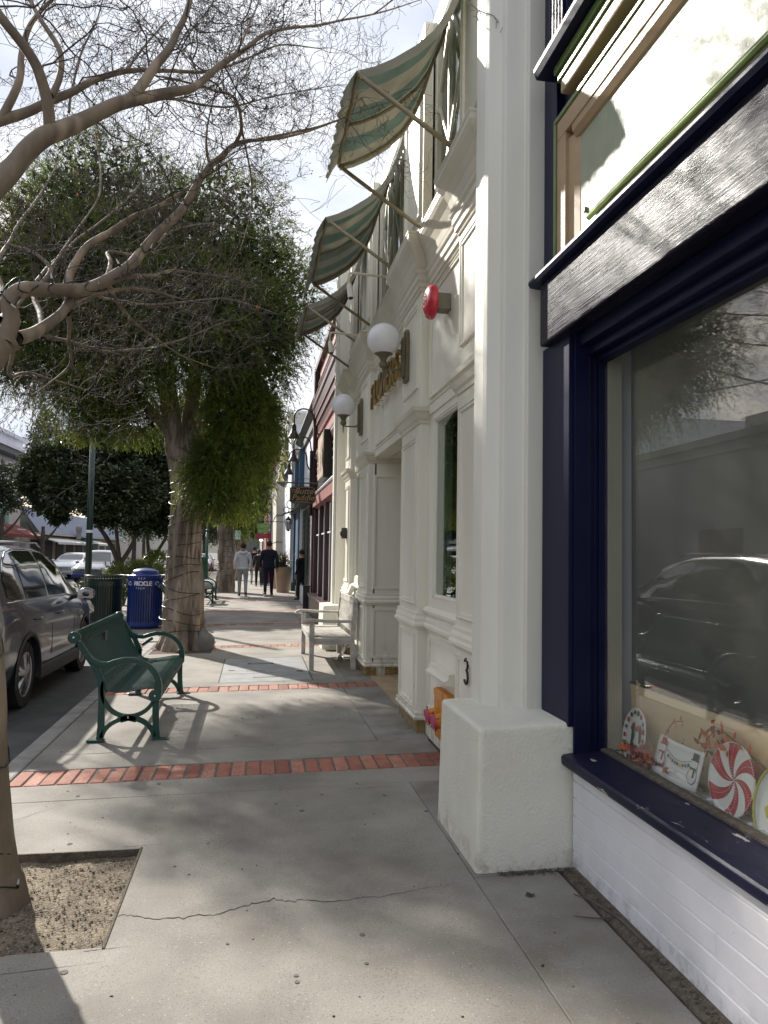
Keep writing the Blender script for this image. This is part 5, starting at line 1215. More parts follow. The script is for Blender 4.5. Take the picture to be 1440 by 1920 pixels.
bark_tube('trunk', trunk, M['bark_crape'], cm, n=22, k=8, amp=.13, f=4.5)
rng = np.random.RandomState(3)
cw = {k: smooth_path([(x, y, z, r*.78) for x, y, z, r in v], 4) for k, v in BR.items()}
def wob(P, s):
    P = P.copy(); 
    for i in range(1, len(P)-1):
        P[i, :3] += s*np.array(mnoise.noise_vector(Vector(P[i, :3]*3.1)))*min(1, P[i, 3]*60)
    return P
for k, P in cw.items():
    bark_tube('branch' if k != 'trunk2' else 'fork', [tuple(q) for q in wob(P, .022)], M['bark_crape'], cm, n=12 if P[0, 3] > .03 else 8, k=2, amp=.10)
# twigs
twigs = []; tips = []
def perp(d):
    v = rng.normal(size=3); v -= d*np.dot(v, d); return v/np.linalg.norm(v)
def grow(p, d, L_, r, lev):
    k = max(3, int(L_/.06)) if lev < 2 else 4
    pts = [p]; dd = d.copy(); g = np.array([0, 0, .06 if lev < 2 else -.02])
    for i in range(k):
        dd = dd+rng.normal(size=3)*(.33 if lev < 2 else .42)+g*.5; dd /= np.linalg.norm(dd); p = p+dd*L_/k; pts.append(p)
    rad = np.linspace(r, max(.0012, r*.35), len(pts)); twigs.append((pts, rad)); 
    if lev >= 3: tips.append((pts[-1], dd)); return
    nb = {0: 5, 1: 4, 2: 4}[lev]
    for b in range(nb):
        i = rng.randint(1, len(pts)); q = pts[i]; dirn = np.array(pts[min(i+1, len(pts)-1)])-np.array(pts[i-1]); dirn /= np.linalg.norm(dirn)+1e-9
        nd = dirn*.75+perp(dirn)*rng.uniform(.5, 1.0); nd /= np.linalg.norm(nd)
        grow(np.array(q), nd, L_*rng.uniform(.42, .68), max(.0013, rad[i]*.6), lev+1)
    tips.append((pts[-1], dd))
dens = {'D': 9, 'D2': 12, 'D3': 8, 'G4': 8, 'G3': 7, 'G5': 5, 'H': 3, 'H2': 3, 'H3': 2.4, 'H4': 2.4, 'H5': 3, 'H6': 2.2, 'H7': 2, 'H8': 3, 'A': 2.6, 'A2': 3.5, 'A5': 4, 'B': 4.5, 'C': 5}
for k, P in cw.items():
    if k in ('trunk2',): continue
    seg = np.linalg.norm(np.diff(P[:, :3], axis=0), axis=1); Ltot = seg.sum(); cum = np.concatenate([[0], np.cumsum(seg)])
    n = int(Ltot*dens.get(k, 5))+1
    for _ in range(n):
        s_ = Ltot*(rng.uniform(.12, 1)**.8); i = min(len(P)-2, np.searchsorted(cum, s_)-1); i = max(i, 0); t = (s_-cum[i])/(seg[i]+1e-9)
        q = P[i]*(1-t)+P[i+1]*t
        if q[3] > .04 and rng.uniform() < .6: continue
        d = P[i+1, :3]-P[i, :3]; d /= np.linalg.norm(d)+1e-9
        nd = d*.5+perp(d)*.9+np.array([0, 0, .25]); nd /= np.linalg.norm(nd)
        if q[0]+nd[0]*.5 > 1.0: continue
        grow(q[:3], nd, rng.uniform(.35, .75)*(1 if k not in ('E', 'E2') else .3), min(.0055, q[3]*.5), 1 if rng.uniform() < .75 else 0) if k not in ('E', 'E2') else grow(q[:3], nd, .10, .0018, 2)
    e = P[-1, :3]; d = P[-1, :3]-P[-3, :3]; d /= np.linalg.norm(d)
    for _ in range(2): grow(e, d, .4 if k not in ('E', 'E2') else .08, max(.0015, P[-1, 3]*.7), 1 if k not in ('E', 'E2') else 2)
twigs = [t for t in twigs if max(p[0] for p in t[0]) < 1.30]
print('twigs', len(twigs), 'tips', len(tips))
tubes('twigs', twigs, M['twig'], cm, n=3, kind='stuff')
# dried seed pods on many tips
tp = [t for t in tips if t[0][0] < 1.25]
sel = [tp[i] for i in rng.choice(len(tp), min(len(tp), 1500), replace=False)]
V = []; F = []; base = np.array([(1,0,0),(0,1,0),(-1,0,0),(0,-1,0),(0,0,1.2),(0,0,-1.2)], float); ff = np.array([(0,1,4),(1,2,4),(2,3,4),(3,0,4),(1,0,5),(2,1,5),(3,2,5),(0,3,5)])
for i, (p, d) in enumerate(sel):
    s_ = rng.uniform(.003, .0065); V.append(base*s_+np.array(p)); F.append(ff+6*i)
np_mesh('seed_pods', np.concatenate(V), np.concatenate(F), M['seed'], cm, kind='stuff')
P_ = np.array([tp[i][0] for i in rng.choice(len(tp), 40)]); leaves('dried_leaves', P_, np.tile([0, 0, -1.], (40, 1))+rng.normal(size=(40, 3))*.3, .05, .014, M['dryleaf'], cm, rng)['kind'] = 'stuff'
# light string spiralled on trunk and the big bent limb
def spiral(path, turns, extra, n=10, r=.0035, ph=0):
    P = np.array([q[:3] for q in path]); Rr = np.array([q[3] for q in path]); T = unit(np.gradient(P, axis=0)); out = []
    m = turns*14; 
    for i in range(m+1):
        u = i/m*(len(P)-1); a = int(min(u, len(P)-2)); t = u-a; c = P[a]*(1-t)+P[a+1]*t; rr = Rr[a]*(1-t)+Rr[a+1]*t; d = T[a]*(1-t)+T[a+1]*t; d /= np.linalg.norm(d)
        ref = np.array([0, 1., 0]) if abs(d[1]) < .8 else np.array([1., 0, 0]); uu = np.cross(d, ref); uu /= np.linalg.norm(uu); ww = np.cross(d, uu)
        an = ph+i/14*2*np.pi; out.append(c+(uu*np.cos(an)+ww*np.sin(an))*(rr+extra)+d*.05*np.sin(i*.9))
    return out
def light_string(name, label, path, turns, extra, mat_b, r=.0035, every=9, ph=0):
    t = thing(name, label, 'light string', tuple(path[0][:3]), 'light strings wound round the tree trunks')
    w = spiral(path, turns, extra, ph=ph); b = MB(); b.tube(w, r, 5); b.build('wire', M['wire'], t, smooth=True)
    for i in range(4, len(w)-2, every):
        p = Vector(w[i]); b = MB(); d = Vector((random.uniform(-1, 1), random.uniform(-1, 0), random.uniform(-.3, 1))).normalized()
        b.tube([p, p+d*.022], [.006, .005], 6); b.build('socket', M['wire'], t); b = MB(); b.tube([p+d*.022, p+d*.036, p+d*.05], [.0055, .0045, .001], 6); b.build('bulb', M['bulb'], t)
    return t
for pts in ([(-1.28,3.62,2.05,.085),(-1.36,3.48,2.32,.080),(-1.27,3.28,2.60,.075),(-1.14,3.20,2.77,.070)], [(-1.29,3.62,2.05,.07),(-1.42,3.72,2.5,.06),(-1.48,3.85,3.05,.05),(-1.41,3.90,3.50,.042)]):
    bark_tube('branch', pts, M['bark_crape'], cm, n=14, k=5, amp=.08)
light_string('light_string', 'dark wire light string spiralled round the near bare trunk', smooth_path(trunk[1:7], 4), 5, .004, M['bulb'], ph=1.0)
light_string('light_string', 'dark wire light string wound along the near bent limb', cw['A'][6:44], 9, .004, M['bulb'])

# ------------------------------------------------------------------ big feathery tree
bt = thing('feathery_evergreen_tree', 'big feathery evergreen with thick pale papery trunk behind the green bench', 'tree', (-1.08, 12.5, -.03))
bark_tube('trunk', [(-1.06,12.5,-.10,.46),(-1.07,12.5,.05,.39),(-1.08,12.5,.25,.325),(-1.10,12.5,.8,.275),(-1.12,12.5,1.4,.25),(-1.10,12.5,1.9,.228),(-1.06,12.5,2.4,.225),(-1.03,12.5,2.9,.235),(-1.08,12.48,3.2,.20),(-1.12,12.48,3.5,.12)], M['bark_mel'], bt, n=90, k=26, amp=.14, ridge=.30)
for pts in ([(-1.14,12.5,2.5,.17),(-1.25,12.48,3.1,.155),(-1.38,12.45,3.8,.135),(-1.55,12.4,4.6,.11),(-1.9,12.3,5.6,.08),(-2.2,12.3,6.6,.04)],
            [(-1.00,12.5,2.5,.17),(-.88,12.5,3.1,.15),(-.72,12.5,3.8,.13),(-.55,12.5,4.6,.10),(-.4,12.6,5.6,.07),(-.4,12.6,6.6,.03)],
            [(-1.07,12.5,2.8,.14),(-1.08,12.7,3.5,.13),(-1.05,13.0,4.4,.10),(-1.0,13.3,5.6,.06)],
            [(-1.3,12.48,3.3,.09),(-1.9,12.3,3.9,.07),(-2.8,12.2,4.6,.05),(-3.6,12.4,5.2,.03)]):
    bark_tube('limb', pts, M['bark_mel'], bt, n=28, k=10, amp=.1, ridge=.2)
# twisted light-coloured wrap at the fork and stone at the root
b = MB(); b.sph((-.74, 12.28, .07), .17, 20, 14, (.8, .8, 1.35)); rk = b.build('rock', M['rock'], smooth=True)
tag(rk, 'grey boulder leaning on the foot of the big papery trunk', 'rock')
for v in rk.data.vertices: v.co += Vector(mnoise.noise_vector(v.co*5))*.06+Vector(mnoise.noise_vector(v.co*14))*.015
b = MB()
for k in range(8):
    z = 2.42+.05*k; b.tube([(-.98+.07*math.cos(a), 12.255+.02*math.sin(a)-.02, z+.012*math.sin(a*2)) for a in np.linspace(0, 2*math.pi, 10)], .011, 5)
b.tube([(-1.02, 12.23, 2.40), (-1.06, 12.2, 2.36), (-.95, 12.19, 2.35), (-.90, 12.2, 2.30)], .014, 5)
lb = b.build('light_bundle', M['awn_tube']); tag(lb, 'coiled pale cable bundle tied at the fork of the big papery trunk', 'cable')
lb['kind'] = 'stuff'
tw = thing('light_string', 'dark wires ringed round the big papery trunk', 'light string', (-1.08, 12.5, 0), 'light strings wound round the tree trunks')
for k in range(17):
    z = .25+k*.165+random.uniform(-.02, .02); r = (.335 if z < .5 else .30 if z < 1 else .275)-.018*(z-1); b = MB(); tl = random.uniform(-.09, .09)
    if z > 2.6: r = .27
    b.tube([(-1.085+(r+.012)*math.cos(a), 12.5+(r+.012)*math.sin(a), z+tl*math.cos(a+.5)+.015*math.sin(3*a+k)) for a in np.linspace(0, 2*math.pi, 26)], .0055, 4)
    b.build('wire_ring', M['wire'], tw)
rg = np.random.RandomState(7)
def shrink(bl, f): return [(x, y, z, r*f) for x, y, z, r in bl]
def spray_leaves(name, blobs, nspray, nl, ln, wd, m, parent, rg, hang, inner=.7, spread=.5, Lr=(.16, .40), zmin=1.9):
    P, D, r = shell_points(blobs, nspray, rg, inner, .6); n = len(P)
    base = unit(D*1.0+np.array([0, 0, .25])+rg.normal(size=(n, 3))*.4); L_ = rg.uniform(*Lr, n); drop = hang*np.clip(1.0-D[:, 2]*.9, .15, 1.8)
    Q = []; E = []
    for k in range(nl):
        t = np.full(n, (k+.5)/nl)+rg.uniform(-.04, .04, n); q = P+base*(L_*t)[:, None]; q[:, 2] -= drop*L_*t*t
        d = unit(base*.9+np.stack([0*t, 0*t, -1.4*drop*t], 1)+rg.normal(size=(n, 3))*spread); ok = (q[:, 2] > np.where(q[:, 0] < -1.25, zmin+1.15, zmin))
        Q.append(q[ok]); E.append(d[ok])
    o = leaves(name, np.concatenate(Q), np.concatenate(E), ln, wd, m, parent, rg); o['kind'] = 'stuff'; return o
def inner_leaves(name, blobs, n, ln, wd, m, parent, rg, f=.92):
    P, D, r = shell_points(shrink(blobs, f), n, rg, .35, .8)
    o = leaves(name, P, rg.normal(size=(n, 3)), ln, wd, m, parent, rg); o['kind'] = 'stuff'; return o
spray_leaves('crown', BL, 16500, 17, .074, .0125, M['leaf_mel'], bt, rg, .55)
inner_leaves('inner_crown', BL, 30000, .14, .05, M['leaf_mel_shade'], bt, rg)
HANG = [b_ for b_ in BL if b_[2] < 4.1 and (b_[0] > -1.0 or b_[3] < .37)]
spray_leaves('hanging_foliage', HANG, 3200, 18, .075, .010, M['leaf_mel'], bt, rg, .75, .5, .35, (.2, .42), 1.95)

# ------------------------------------------------------------------ farther feathery street trees
def feather_tree(label, x, y, scale, blobs, n1, trunk_r=.36, group='feathery street trees down the pavement'):
    t = thing('feathery_evergreen_tree', label, 'tree', (x, y, gz(x)), group)
    bark_tube('trunk', [(x, y, -.1, trunk_r*1.15), (x+.02, y, .25, trunk_r), (x+.05, y, 1.0, trunk_r*.86), (x, y, 2.0, trunk_r*.72), (x, y, 3.2, trunk_r*.6)], M['bark_mel'], t, n=36, k=10, amp=.1, ridge=.24)
    for dx, dy in ((-.8, 0), (.7, .2)):
        bark_tube('limb', [(x, y, 2.6, trunk_r*.45), (x+dx*.5, y+dy, 3.6, trunk_r*.35), (x+dx, y+dy*2, 5, trunk_r*.2)], M['bark_mel'], t, n=14, k=6, ridge=.2)
    spray_leaves('crown', blobs, n1, 9, .13, .026, M['leaf_mel'], t, rg, .9); inner_leaves('inner_crown', blobs, int(n1*2.2), .30, .12, M['leaf_mel_shade'], t, rg)
    return t
t3 = feather_tree('second feathery street tree, its leaning trunk beside the two walkers', -1.10, 29.4, 1, T3, 5200, .37)
wr = thing('light_string', 'dark wires ringed round the second feathery tree', 'light string', (-1.1, 29.4, 0), 'light strings wound round the tree trunks')
for k in range(10):
    z = .4+k*.22; b = MB(); b.tube([(-1.06+(.345-.03*z)*math.cos(a), 29.4+(.345-.03*z)*math.sin(a), z+.04*math.sin(a+k)) for a in np.linspace(0, 2*math.pi, 18)], .007, 4); b.build('wire_ring', M['wire'], wr)
far_bl = [(-.9, 41, 3.6, 1.1), (-.2, 41, 4.4, 1.0), (-1.6, 41, 4.6, 1.3), (-.7, 41, 5.6, 1.3), (-1.3, 41, 2.9, .8), (0.1, 41, 5.2, .7)]
feather_tree('third feathery street tree, dark behind the walkers', -.95, 41, 1, far_bl, 2200, .30)
far_bl = [(-.9, 53, 3.4, 1.2), (-.1, 53, 4.2, 1.1), (-1.6, 53, 4.4, 1.4), (-.7, 53, 5.6, 1.4), (.2, 53, 3.1, .7)]
feather_tree('fourth feathery street tree near the red coffee sign', -1.0, 53, 1, far_bl, 1800, .30)

# ------------------------------------------------------------------ magnolias on the planted corner
def magnolia(label, trunks, blobs, n, loc, seedling=0):
    t = thing('magnolia_tree', label, 'tree', loc, 'glossy dark magnolias on the planted corner')
    for k, p in enumerate(trunks): bark_tube('trunk' if k == 0 else 'limb', p, M['bark_dark'], t, n=12, k=5, amp=.12)
    P, D, r = shell_points(blobs, n, rg, .55, .7); o = leaves('crown', P, unit(D+rg.normal(size=(n, 3))*.8+np.array([0, 0, .2])), .12, .055, M['leaf_mag'], t, rg); o['kind'] = 'stuff'
    inner_leaves('inner_crown', blobs, n//2, .22, .12, M['leaf_mel_shade'], t, rg, .8)
MA = [b_ for i, b_ in enumerate(MG) if b_[0] < -3.55]; MB_ = [b_ for i, b_ in enumerate(MG) if b_[0] >= -3.55]
magnolia('broad dark glossy-leaved tree with forking trunk above the green bin',
         [[(-3.78,23,-.1,.13),(-3.79,23,.6,.11),(-3.80,23,1.15,.12)], [(-3.82,23,1.1,.07),(-4.1,23,1.7,.065),(-4.5,23,2.25,.055),(-5.0,23,2.7,.05),(-5.6,23,3.4,.03)], [(-3.78,23,1.1,.07),(-3.45,23,1.7,.06),(-3.3,23,2.4,.055),(-3.2,23,3.2,.04)], [(-3.79,23,1.1,.06),(-3.9,23,1.9,.05),(-4.0,23,2.9,.04)]],
         MA, 30000, (-3.78, 23, -.08))
magnolia('smaller dark glossy-leaved tree behind the blue recycling bin',
         [[(-3.12,24.5,-.1,.12),(-3.14,24.5,.7,.10),(-3.15,24.5,1.2,.10)], [(-3.15,24.5,1.15,.06),(-3.25,24.5,1.9,.05),(-3.2,24.5,3.0,.04)], [(-3.13,24.5,1.15,.06),(-2.75,24.5,1.8,.05),(-2.4,24.5,2.6,.04)]],
         MB_, 20000, (-3.12, 24.5, -.06))
# low shrubs on the planted corner
def shrub(label, x, y, h, r, m, n=900, ln=.12, wd=.035, grp='low shrubs round the planted corner'):
    t = thing('shrub', label, 'shrub', (x, y, gz(x)), grp)
    bl = [(x+random.uniform(-.5, .5)*r, y+random.uniform(-.4, .4)*r, h*random.uniform(.35, .8), r*random.uniform(.4, .6)) for _ in range(6)]
    P, D, q = shell_points(bl, n, rg, .2, .8); o = leaves('foliage', P, unit(D+np.array([0, 0, .7])+rg.normal(size=(n, 3))*.4), ln, wd, m, t, rg); o['kind'] = 'stuff'
    segs = []
    for k in range(7):
        a = rg.uniform(0, 6.28); segs.append(([(x, y, 0), (x+.3*r*math.cos(a), y+.3*r*math.sin(a), h*.5), (x+.5*r*math.cos(a), y+.5*r*math.sin(a), h*.9)], [.012, .009, .004]))
    tubes('stems', segs, M['bark_dark'], t, n=4, kind='stuff')
shrub('bright yellow-green shrub right behind the blue recycling bin', -2.45, 17.6, 1.35, .45, M['leaf_bright'])
shrub('yellow-green shrub between the two bins', -3.0, 18.0, 1.2, .40, M['leaf_bright'])
shrub('tall bright shrub under the smaller glossy tree', -2.7, 22.5, 1.7, .6, M['leaf_bright'], 1500)
shrub('lime shrub between the two glossy tree trunks', -3.4, 21.5, 1.3, .6, M['leaf_bright'], 1300)
shrub('dark low shrub at the left of the planted corner', -4.7, 24.0, .9, .6, M['leaf_mid'], 1200)
shrub('green bush at the kerb beyond the green kiosks', -2.3, 31.0, 1.5, .8, M['leaf_mid'], 1600)
# background trees across and down the street
def far_tree(name, label, x, y, h, blobs, n, ln, m=M['leaf_far'], tr=.2, lean=0, grp='trees across the street'):
    t = thing(name, label, 'tree', (x, y, -.1), grp)
    bark_tube('trunk', [(x, y, -.2, tr), (x+lean*.4, y, h*.3, tr*.8), (x+lean, y, h*.62, tr*.5)], M['bark_dark'], t, n=10, k=4, amp=.15)
    for s_ in (-1, 1): bark_tube('limb', [(x+lean*.5, y, h*.4, tr*.45), (x+s_*h*.12, y, h*.52, tr*.35), (x+s_*h*.22, y, h*.68, tr*.15)], M['bark_dark'], t, n=8, k=4, amp=.15)
    B = [(x+a*1.0, y+c, z, r) for a, c, z, r in blobs]
    P, D, q = shell_points(B, n, rg, .35, .8); o = leaves('crown', P, unit(D+rg.normal(size=(n, 3))), ln, ln*.45, m, t, rg); o['kind'] = 'stuff'
    return t
far_tree('pollarded_tree', 'dark clipped tree across the street at the far left', -14.6, 48, 5.5, [(0, 0, 5.6, 1.0), (-.8, .3, 5.0, 1.0), (.7, 0, 4.6, .8), (.1, 0, 4.1, .7), (-1.6, 0, 6.0, 1.2)], 5200, .22, M['leaf_mid'])
far_tree('bare_crowned_tree', 'thin grey tree in front of the blue-grey shingled roof', -14.1, 55, 4.8, [(0, 0, 4.7, .9), (1.2, 0, 4.6, .7), (-1.0, 0, 4.4, .7), (2.0, 0, 4.2, .45)], 1500, .20, M['leaf_far'], .22)
cn = [(0, 0, 14.8, .7), (.2, 0, 13.8, 1.1), (-.4, 0, 12.8, 1.5), (.4, 0, 11.8, 1.9), (-.2, 0, 10.6, 2.2), (.8, 0, 9.6, 2.4), (-1.2, 0, 9.6, 2.0)]
far_tree('conifer', 'grey hazy conifer standing behind the roofs at upper left', -20.6, 80, 15, cn, 5200, .38, M['leaf_far'], .3)
for i, (x, y, h) in enumerate(((-9.5, 64, 6), (-7.0, 74, 7), (-4.4, 70, 6.5), (-11.5, 84, 8), (-8, 95, 9), (-5.5, 90, 8), (-3, 82, 7))):
    bl = [(rg.uniform(-1.6, 1.6), rg.uniform(-1, 1), h*rg.uniform(.42, .95), h*.17) for _ in range(9)]
    far_tree('street_tree', ['bushy tree seen under the magnolia crown', 'distant tree right of the dark lamp post', 'distant tree beyond the green kiosks', 'tall distant tree far down the street', 'farthest tall tree down the street', 'distant round tree beside the white car', 'distant tree left of the second feathery tree'][i], x, y, h, bl, 2600, .26, M['leaf_mid'], .2, grp='distant trees down the street')
# ------------------------------------------------------------------ rose and maroon shopfront
rb = thing('rose_maroon_building', 'rose and maroon shopfront with deep moulded cornice past the cream front', 'building', (1.5, 16, 0))
wall_open('wall', 1.5, 1.7, 12.66, 19.3, -.05, 6.1, [(13.3, 18.9, .52, 2.55)], M['pinkred'], rb)
b = MB(); b.box(1.7, 9, 12.6, 12.75, 0, 6); b.box(1.7, 9, 19.15, 19.3, 0, 6); b.box(1.7, 9, 12.7, 19.3, 5.9, 6.0); b.box(8.9, 9, 12.7, 19.3, 0, 6); b.build('outer_wall', M['maroon'], rb)
b = MB(); b.ext([(1.51, 4.45), (1.47, 4.48), (1.46, 4.62), (1.43, 4.66), (1.43, 4.80), (1.40, 4.85), (1.39, 5.05), (1.36, 5.10), (1.36, 5.22), (1.51, 5.26)], 'y', 12.7, 19.32); b.build('cornice', M['maroon'], rb)
for z, d in ((4.635, .075), (4.82, .10), (5.235, .15)):
    b = MB(); b.box(1.5-d-.004, 1.5, 12.7, 19.325, z, z+.02); b.build('cornice_line', M['pinkred'], rb)
for i in range(44):
    y = 12.8+i*.148; b = MB(); b.box(1.455, 1.5, y, y+.075, 4.33, 4.44); b.build('dentil', M['pinkred'], rb)
b = MB(); b.ext([(1.50, 3.74), (1.44, 3.76), (1.42, 3.90), (1.44, 3.95), (1.44, 4.02), (1.50, 4.05)], 'y', 12.7, 19.31); b.build('belt_course', M['maroon'], rb)
b = MB(); b.box(1.40, 1.5, 12.7, 19.31, 6.02, 6.15); b.box(1.46, 1.5, 12.7, 19.31, 5.30, 5.36); b.box(1.45, 1.5, 12.7, 19.31, 5.62, 5.66); b.build('parapet_cap', M['maroon'], rb)
for z in (3.05, 3.35, 3.52, 3.66):
    b = MB(); b.box(1.47, 1.5, 12.7, 19.28, z, z+.045); b.build('string_course', M['white_wall'] if z > 3.3 else M['maroon'], rb)
b = MB(); b.ext([(1.5, 2.92), (1.34, 2.88), (1.32, 2.85), (1.34, 2.82), (1.5, 2.84)], 'y', 12.8, 19.0); b.build('pent_ledge', M['white_wall'], rb)
b = MB(); b.ext([(1.5, 2.836), (1.36, 2.81), (1.38, 2.60), (1.5, 2.56)], 'y', 12.85, 18.95); b.build('pent_panel', M['pinkred'], rb)
b = MB(); b.box(1.32, 1.5, 13.3, 18.9, 0, .46); b.box(1.29, 1.5, 13.28, 18.92, .46, .52); b.build('bulkhead', M['maroon'], rb, bevel=.01)
for y in (13.3, 14.6, 15.9, 17.3, 18.85):
    b = MB(); b.box(1.42, 1.56, y-.05, y+.05, .52, 2.55); b.build('window_post', M['maroon'], rb)
for y in (13.3, 14.6, 15.9, 17.3):
    b = MB(); b.box(1.50, 1.51, y+.05, y+1.30, .52, 2.55); b.build('pane', M['glass_far'], rb)
    b = MB(); b.box(1.46, 1.52, y+.06, y+.09, .55, 2.5); b.box(1.46, 1.52, y+.64, y+.67, .55, 2.5); b.box(1.46, 1.52, y+.06, y+1.2, 1.9, 1.93); b.build('glazing_bar', M['white_wall'], rb)
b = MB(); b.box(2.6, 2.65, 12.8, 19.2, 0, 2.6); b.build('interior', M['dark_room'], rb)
for q in ((1.38, 18.95, 19.3), (1.36, 12.68, 12.95)): b = MB(); b.box(q[0], 1.5, q[1], q[2], 0, 6.0); b.build('end_pilaster', M['maroon'], rb)
b = MB(); b.tube([(1.33, 18.9, 2.4), (1.33, 18.9, 4.0)], .045, 8); tag(b.build('downpipe', M['iron']), 'black downpipe at the far end of the rose shopfront', 'pipe')
# black framed wall sign
ws_ = thing('wall_sign', 'thick black-framed picture sign on the rose shopfront above its ledge', 'sign', (1.5, 16, 3.3))
b = MB(); b.box(1.30, 1.50, 15.1, 16.5, 2.98, 3.95); b.build('case', M['sign_black'], ws_, bevel=.01)
b = MB(); b.box(1.292, 1.30, 15.15, 16.45, 3.03, 3.90); b.build('face', M['pot'], ws_)
for k in range(7):
    b = MB(); y = 15.3+k*.16; b.sph((1.288, y, 3.45+.22*math.sin(k*2.1)), .085, 10, 6, (.05, 1, 1.3)); b.build('painted_shape', M[('sign_cream', 'pinkred', 'plate_white', 'sign_green')[k % 4]], ws_)
# gooseneck lamps
def goose(name, mt, y, x, z, xw, zw, label, grp, s=1.0):
    t = thing(name, label, 'wall lamp', (xw, y, zw), grp)
    pts = [(xw, y, zw), (xw-.12*s, y, zw), (xw-.20*s, y, zw+.04*s), (xw-.25*s, y, zw+.15*s), (xw-.28*s, y, zw+.35*s)]
    cx = (xw-.28*s+x)/2; rr = (xw-.28*s-x)/2; zc = zw+.38*s
    pts += [(cx+rr*math.cos(a), y, zc+rr*.85*math.sin(a)) for a in np.linspace(.1, math.pi-.1, 10)]+[(x, y, z+.20*s)]
    b = MB(); b.tube(pts, .018*s, 8); b.build('arm', mt, t, smooth=True)
    b = MB(); b.lathe((x, y, z), [(.12*s, -.10*s), (.135*s, -.115*s), (.13*s, -.10*s), (.075*s, 0), (.05*s, .05*s), (.05*s, .13*s), (.035*s, .17*s), (.02*s, .20*s)], 20); smooth_by_angle(b.build('shade', mt, t), 45)
    b = MB(); b.tube([(xw, y, zw), (xw+.03, y, zw)], .05*s, 12); b.build('wall_plate', mt, t)
    return t
goose('gooseneck_lamp', M['iron'], 16.2, .76, 4.02, 1.45, 3.98, 'nearest and highest black gooseneck lamp on the rose shopfront', 'black gooseneck lamps on the rose shopfront', 1.0)
goose('gooseneck_lamp', M['iron'], 17.4, .82, 3.66, 1.45, 3.62, 'middle black gooseneck lamp over the hanging shop sign', 'black gooseneck lamps on the rose shopfront', .9)
goose('gooseneck_lamp', M['iron'], 18.8, .78, 3.50, 1.45, 3.50, 'farthest and lowest black gooseneck lamp on the rose shopfront', 'black gooseneck lamps on the rose shopfront', .9)
# hanging sign
hs = thing('hanging_shop_sign', 'black hanging sign with gold lettering The Butter Paddle on an iron bracket', 'sign', (1.0, 17.0, 2.8))
def clip_rect(x0, x1, z0, z1, c): return [(x0+c, z0), (x1-c, z0), (x1, z0+c), (x1, z1-c), (x1-c, z1), (x0+c, z1), (x0, z1-c), (x0, z0+c)]
b = MB(); b.ext(clip_rect(.735, 1.30, 2.575, 2.955, .05), 'y', 16.98, 17.02); b.build('board', M['sign_black'], hs)
b = MB(); P = clip_rect(.755, 1.28, 2.595, 2.935, .05); b.tube([(x, 16.975, z) for x, z in P+[P[0]]], .005, 4); b.build('gold_border', M['sign_gold'], hs)
text('lettering', 'The', .115, M['sign_gold'], hs, (.845, 16.972, 2.835), (math.pi/2, 0, 0), .003, .25)
text('lettering', 'Butter', .185, M['sign_gold'], hs, (1.08, 16.972, 2.845), (math.pi/2, 0, 0), .003, .25)
text('lettering', 'Paddle', .185, M['sign_gold'], hs, (1.02, 16.972, 2.70), (math.pi/2, 0, 0), .003, .25)
b = MB()
for k in range(9): b.box(.86+k*.035, .885+k*.035, 16.972, 16.98, 2.612, 2.624)
b.build('small_print', M['sign_gold'], hs)['kind'] = 'stuff'
b = MB(); b.tube([(.66, 17, 3.03), (1.48, 17, 3.03)], .014, 8); b.build('bracket_bar', M['iron'], hs)
b = MB(); b.tube([(1.46, 17, 3.03), (1.30, 17, 3.10), (1.1, 17, 3.13), (.9, 17, 3.10), (.80, 17, 3.05)], .006, 6); b.tube([(1.40+.05*math.cos(a), 17, 3.12+.05*math.sin(a)) for a in np.linspace(0, 6, 12)], .005, 5); b.build('scrollwork', M['iron'], hs)
for x in (.84, 1.2):
    b = MB(); b.tube([(x, 17, 2.95), (x, 17, 3.02)], .008, 6); b.build('hanger', M['iron'], hs)
b = MB(); b.sph((.655, 17, 3.03), .022, 8, 6); b.build('finial', M['iron'], hs)
# ------------------------------------------------------------------ blue and white building
ww = thing('blue_white_building', 'white building with blue corner posts, dark shutters and grey eaves', 'building', (1.6, 24, 0))
b = MB(); b.box(1.6, 8, 19.3, 30, -.05, 5.5); b.build('wall', M['white_wall'], ww)
b = MB(); b.ext([(1.40, 5.50), (1.42, 5.60), (2.6, 6.5), (2.6, 6.3), (1.62, 5.35)], 'y', 19.3, 28.5); b.build('eave', M['roofdark'], ww)
b = MB(); b.box(1.52, 1.6, 19.3, 30, 5.0, 5.2); b.build('fascia', M['roofdark'], ww)
for y, w in ((20.1, .14), (25.1, .12)):
    b = MB(); b.box(1.44, 1.6, y-w, y+w, .4, 2.9); b.build('white_post', M['white_wall'], ww)
for y in (20.7, 22.2, 23.6):
    b = MB(); b.box(1.50, 1.6, y, y+1.15, .55, 2.8); s_ = b.build('shutter', M['shutter'], ww)
    b = MB()
    for k in range(12): b.box(1.49, 1.5, y+.06, y+1.09, .62+k*.18, .72+k*.18)
    b.build('louvre', M['shutter'], s_)['kind'] = 'stuff'
for y in (26.0, 29.5):
    b = MB(); b.box(1.45, 1.6, y, y+.5, .35, 5.0); b.build('blue_post', M['blue_paint'], ww)
    b = MB(); b.box(1.40, 1.6, y-.04, y+.54, 0, .36); b.build('post_plinth', M['shutter'], ww)
b = MB(); b.box(1.52, 1.6, 26.5, 29.5, .5, 3.0); b.build('blue_panel', M['blue_paint'], ww)
b = MB(); b.box(1.38, 1.6, 20.4, 25.0, 0, .5); b.build('stall_riser', M['white_wall'], ww)
b = MB(); b.box(1.3, 1.62, 20, 30, 2.95, 3.02); b.build('canopy', M['roofdark'], ww)
